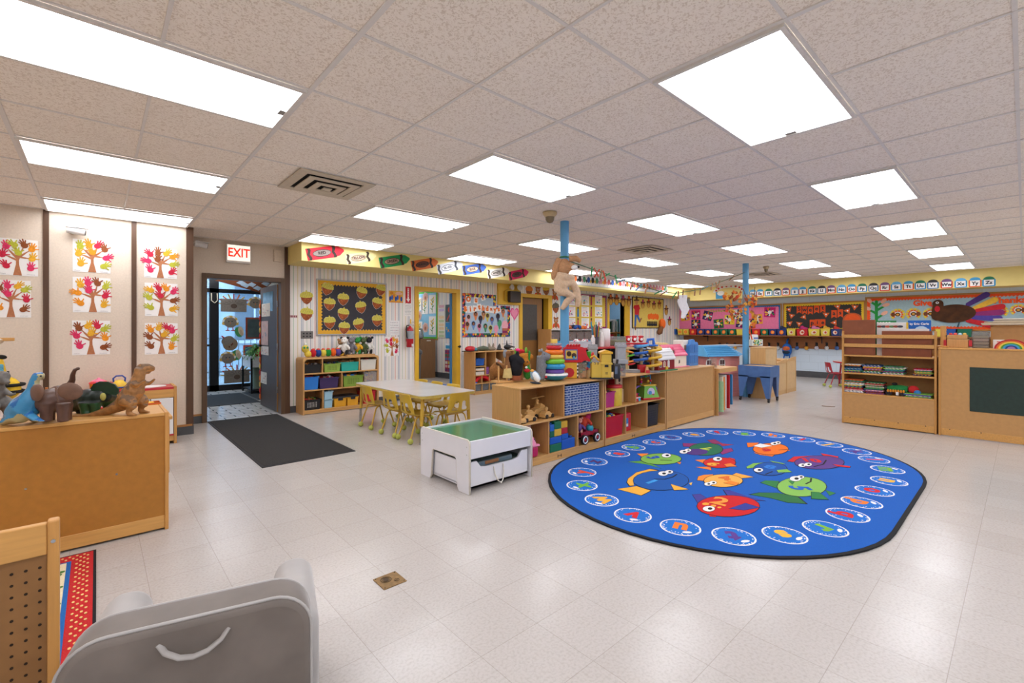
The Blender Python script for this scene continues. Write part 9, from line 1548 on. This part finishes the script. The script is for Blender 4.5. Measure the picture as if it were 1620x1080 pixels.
upright('white_board', 'white sheet standing between the two cardboard boxes', 'board', 1387, 1470, 520, 7.615, '#d8d2cc', .012); upright('picture_book', 'green picture book topmost behind the white sheet', 'book', 1384, 1418, 507, 7.66, '#2a7a44', .012, lambda a, w_, h_: [a.rect(-w_*.4 + .03*k, -w_*.4 + .03*k + .018, h_*.38, h_*.46, M('#d8e0d8', .7), 1) for k in range(5)]); upright('picture_book', 'white animal picture book with yellow spine edge', 'book', 1387, 1437, 510, 7.635, '#d8d4cc', .012, lambda a, w_, h_: ([a.ell(-w_*.4 + w_*.13*k, h_*.38, .03, .015, M(['#8a3a2a', '#3a3a40', '#b8523a', '#5a7a4a'][k % 4], .7), 1) for k in range(6)], a.rect(w_*.44, w_*.5, -h_/2, h_/2, M('#d8b02a', .7), 2)))
upright('picture_book', 'blue picture book with white title lettering behind the slats', 'book', 1436, 1473, 506.5, 7.66, '#1f5fae', .012, lambda a, w_, h_: (a.text('by Eric Carle', .035, 0, h_*.40, PAPER, 1, .001), a.ell(.02, h_*.18, w_*.33, h_*.16, M('#b8d0e0', .7), 1)))
FAB = ['#2a4a6a', '#d8d0c8', '#3a7a4a', '#c8602a', '#7a4a8a', '#b8282f', '#e0c03a', '#4a8ab0', '#d8a0a8', '#2a2f3a', '#7ab04a', '#8a3a2a', '#e8e4de', '#3a5aa0']; FN = ['navy', 'oatmeal', 'green', 'orange', 'purple', 'red', 'yellow', 'sky blue', 'pink', 'black', 'lime', 'brown', 'white', 'blue']; rd = random.Random(17)
def fold_stack(px0, px1, zb, items, where, th=.014):
    ya, yb = ry(px0), ry(px1); z = zb; w_ = ya-yb
    for k, ci in enumerate(items):
        m = M(FAB[ci], .9, .25, 50); b = MB(m); e = rd.uniform(-.015, .015); h_ = th*rd.uniform(.85, 1.25); b.box(0, .22, e, w_ - rd.uniform(.0, .02) + e, 0, h_, h_*.45, 3); b.use(M(FAB[(ci*3 + k + 5) % 14], .9)); [b.box(-.0012, .0, w_*(.06 + .18*j) + e, w_*(.14 + .18*j) + e, h_*.3, h_*.7) for j in range(5)]
        solo(b, 'cloth_book', 'folded %s cloth book, %s from bottom, %s' % (FN[ci], ordinal(k), where), 'cloth book', (7.535 + rd.uniform(0, .02), yb, z), 0, 'folded cloth books on the right shelf'); z += h_ + .0006
ZA, ZC_ = .689, .421
fold_stack(1332.5, 1364, ZA, (0, 10, 0, 7, 0, 9, 3, 12), 'first stack on upper shelf', .0125); fold_stack(1365, 1396, ZA, (7, 2, 3, 4, 3, 6, 13, 0), 'second stack on upper shelf', .0115); fold_stack(1397.5, 1431, ZA, (12, 2, 4, 2, 7, 10, 1, 2), 'third stack on upper shelf', .0125); fold_stack(1445, 1475, ZA, (4, 0, 3, 10, 6, 2, 8, 5), 'right stack on upper shelf', .0105)
fold_stack(1333, 1366.5, ZC_, (12, 12, 8, 5, 5, 0, 6, 1, 1, 3, 2, 3), 'left stack on lower shelf', .0135); fold_stack(1368, 1398, ZC_, (4, 11, 4, 8, 0, 2, 10, 1, 2, 8, 5, 2), 'second stack on lower shelf', .0115); fold_stack(1431, 1475, ZC_, (10, 12, 13, 10), 'flat pile at right on lower shelf', .011)
cy0, cy1 = ry(1400, 7.6), ry(1452, 7.6); t = thing('plush_caterpillar', 'green plush caterpillar with red head on lower shelf', 'soft toy', (7.60, cy1, ZC_)); L = cy0-cy1; b = MB(M('#1f7a3c', .95, .12, 60)); b.tube([(0, L*.3, .085), (0, L*.5, .09), (0, L*.75, .085), (0, L*.92, .08)], [.045, .05, .045, .035], 12); o = blob(b, .009, 2).build('body', t); b = MB(M('#c8282a', .9)); b.ell((.01, L*.13, .09), (.05, .055, .05)); b.use(M('#3a7fc0', .9)); b.ell((-.03, .0, .06), (.03, .035, .03)); b.build('head', t); b = MB(M('#d88a2a', .9)); [b.ell((-.05, L*(.4 + .08*k), .06), (.008, .012, .02), n=8, m=5) for k in range(7)]; b.build('fringe', o)
for y in (.42, .85): b = MB(BLK); b.cyl((-.05, L*y, .035), (-.02, L*y, .035), .034, n=16); b.cyl((.03, L*y, .035), (.06, L*y, .035), .034, n=16); b.build('wheel', t)
b = MB(BLK); b.ell((0, L*.98, .09), (.03, .03, .03)); b.ell((0, L*.7, .145), (.03, .03, .02)); b.build('tuft', t); b = MB(WHITE); b.box(-.062, -.055, L*.55, L*.63, .01, .05); b.build('care_tag', t)
# chalkboard cabinet
QY = -.62; t = thing('chalkboard_cabinet', 'wooden cabinet with dark green chalkboard panel at right edge', 'cabinet', (7.5, QY, 0)); W = .69-QY; D = .42; QH = 1.047
b = MB(MDFB); b.box(.004, .014, .024, W-.024, .09, QH-.02); b.build('front_panel', t); b = MB(M('#22342d', .55, .12, 30)); c0y = P(1534, 600, X=7.5).y - QY; b.box(-.002, .005, .1, c0y, .32, .83, .004); b.build('chalkboard', t)
for y in (0, W-.024): b = MB(MAPLZ); b.box(0, D, y, y+.024, 0, QH-.004, .005); b.build('side_panel', t)
b = MB(MAPLE); b.box(-.004, D, -.002, W+.002, QH-.02, QH, .005); b.build('top', t); b = MB(MAPLE); b.box(-.004, .012, .024, W-.024, .01, .09, .003); b.build('kick_rail', t); b = MB(BLK); [b.cyl((-.006, W-y, .085), (-.003, W-y, .085), .006, n=8) for y in (.1, .36, .7)]; b.build('screw', t)
def onq(px, x=7.62): return Vector((x, P(px, 551, X=x).y, QH + .001))
p0, p1 = onq(1487.5), onq(1496); b = MB(MAPLZ); b.box(0, .07, 0, p0.y-p1.y, 0, .26, .004); b.box(-.04, .12, -.03, p0.y-p1.y+.03, 0, .02, .004); [b.box(.02, .05, -.006, .0, .05 + .05*k, .075 + .05*k) for k in range(4)]; solo(b, 'wooden_stand', 'upright wooden peg stand at left end of chalkboard cabinet', 'wooden stand', p1)
p0, p1 = onq(1498), onq(1532); t = thing('ball_box', 'two tier wooden box with coloured balls on chalkboard cabinet', 'toy', p1); W_ = p0.y-p1.y; b = MB(BIRCZ); b.box(0, .2, 0, W_, 0, .10, .004); b.box(.01, .19, .01, W_-.0, .104, .15, .003); b.build('box', t); b = MB(RED); b.box(-.004, .1, -.03, -.004, .02, .09); b.box(-.004, .1, W_+.004, W_+.03, .02, .09); b.build('red_knob', t)
for k, c in enumerate(('#c82a2f', '#d8453a', '#9ac0d8', '#d8b04a')): b = MB(M(c, .4)); b.ell((.08, W_*(.85 - .22*k), .158), .018); b.build('ball', t)
p0, p1 = onq(1538, 7.66), onq(1565, 7.66)
for k in range(5): b = MB(glass('#d8d4cc', .1)); b.box(0, .22, 0, p0.y-p1.y, 0, .036, .004); b.use(M(['#9a8f84', '#b8a898', '#c9b0a8', '#a8a890', '#8a9a9a'][k], .6)); b.box(.01, .2, .01, p0.y-p1.y-.01, .004, .03); solo(b, 'clear_tray', 'clear lidded tray on chalkboard cabinet, %s from bottom' % ordinal(k), 'tray', Vector((7.66, p1.y, QH + .001 + .038*k)), 0, 'stacked clear trays')
p0 = onq(1567, 7.72); t = thing('board_cabinet', 'small wooden cabinet standing on the chalkboard cabinet', 'cabinet', (7.72, p0.y-.6, QH + .001)); b = MB(MDFB); b.box(.005, .3, .02, .58, 0, .25); b.build('front_panel', t); b = MB(MAPLZ); b.box(0, .31, 0, .02, 0, .26); b.build('side_panel', t); b = MB(MAPLZ); b.box(0, .31, .58, .6, 0, .26); b.build('side_panel', t); b = MB(MAPLE); b.box(0, .31, 0, .6, .25, .265); b.build('top', t)
for k, (x, y, c) in enumerate(((7.66, .07, '#b8a68c'), (7.665, .075, '#c9b89c'), (7.67, .05, '#a89478'), (7.68, -.02, '#d0c0a4'), (7.685, -.03, '#8f8474'), (7.69, -.02, '#d8ccb8'))): b = MB(M(c, .6)); b.box(0, .34, 0, .75, 0, .012, .002, 1); solo(b, 'wooden_board', 'flat wooden puzzle board, %s from bottom of pile at right edge' % ordinal(k), 'board', (x, p0.y-.75+y, QH + .268 + .0125*k), 0, 'wooden puzzle boards')
p0 = P(1600, 552, X=7.58); t = thing('rainbow_stacker', 'wooden rainbow stacking toy leaning on chalkboard cabinet', 'toy', (7.58, p0.y, QH + .001))
for k, c in enumerate(('#b8202a', '#e0702a', '#e8c84a', '#4a9a3a', '#3a9ad0', '#1f3f8a', '#a880b8')): r1, r0 = .133 - .0168*k, (.1165 - .0168*k if k < 6 else 0); b = MB(M(c, .5)); b.prism(arc(0, 0, r1, r1*.8, 0, 180, 20) + (arc(0, 0, r0, r0*.8, 180, 0, 20) if r0 else []), (0, 0, 0), -Y_, Z_, .04); b.build('arch', t)
b = MB(PAPER); b.box(0, .004, 0, .09, 0, .10); b.use(M('#d86a5a', .8)); b.box(-.001, 0, .02, .06, .07, .08); solo(b, 'paper_card', 'white paper card behind the rainbow toy', 'card', (7.70, P(1571, 552, X=7.7).y-.09, QH + .001))
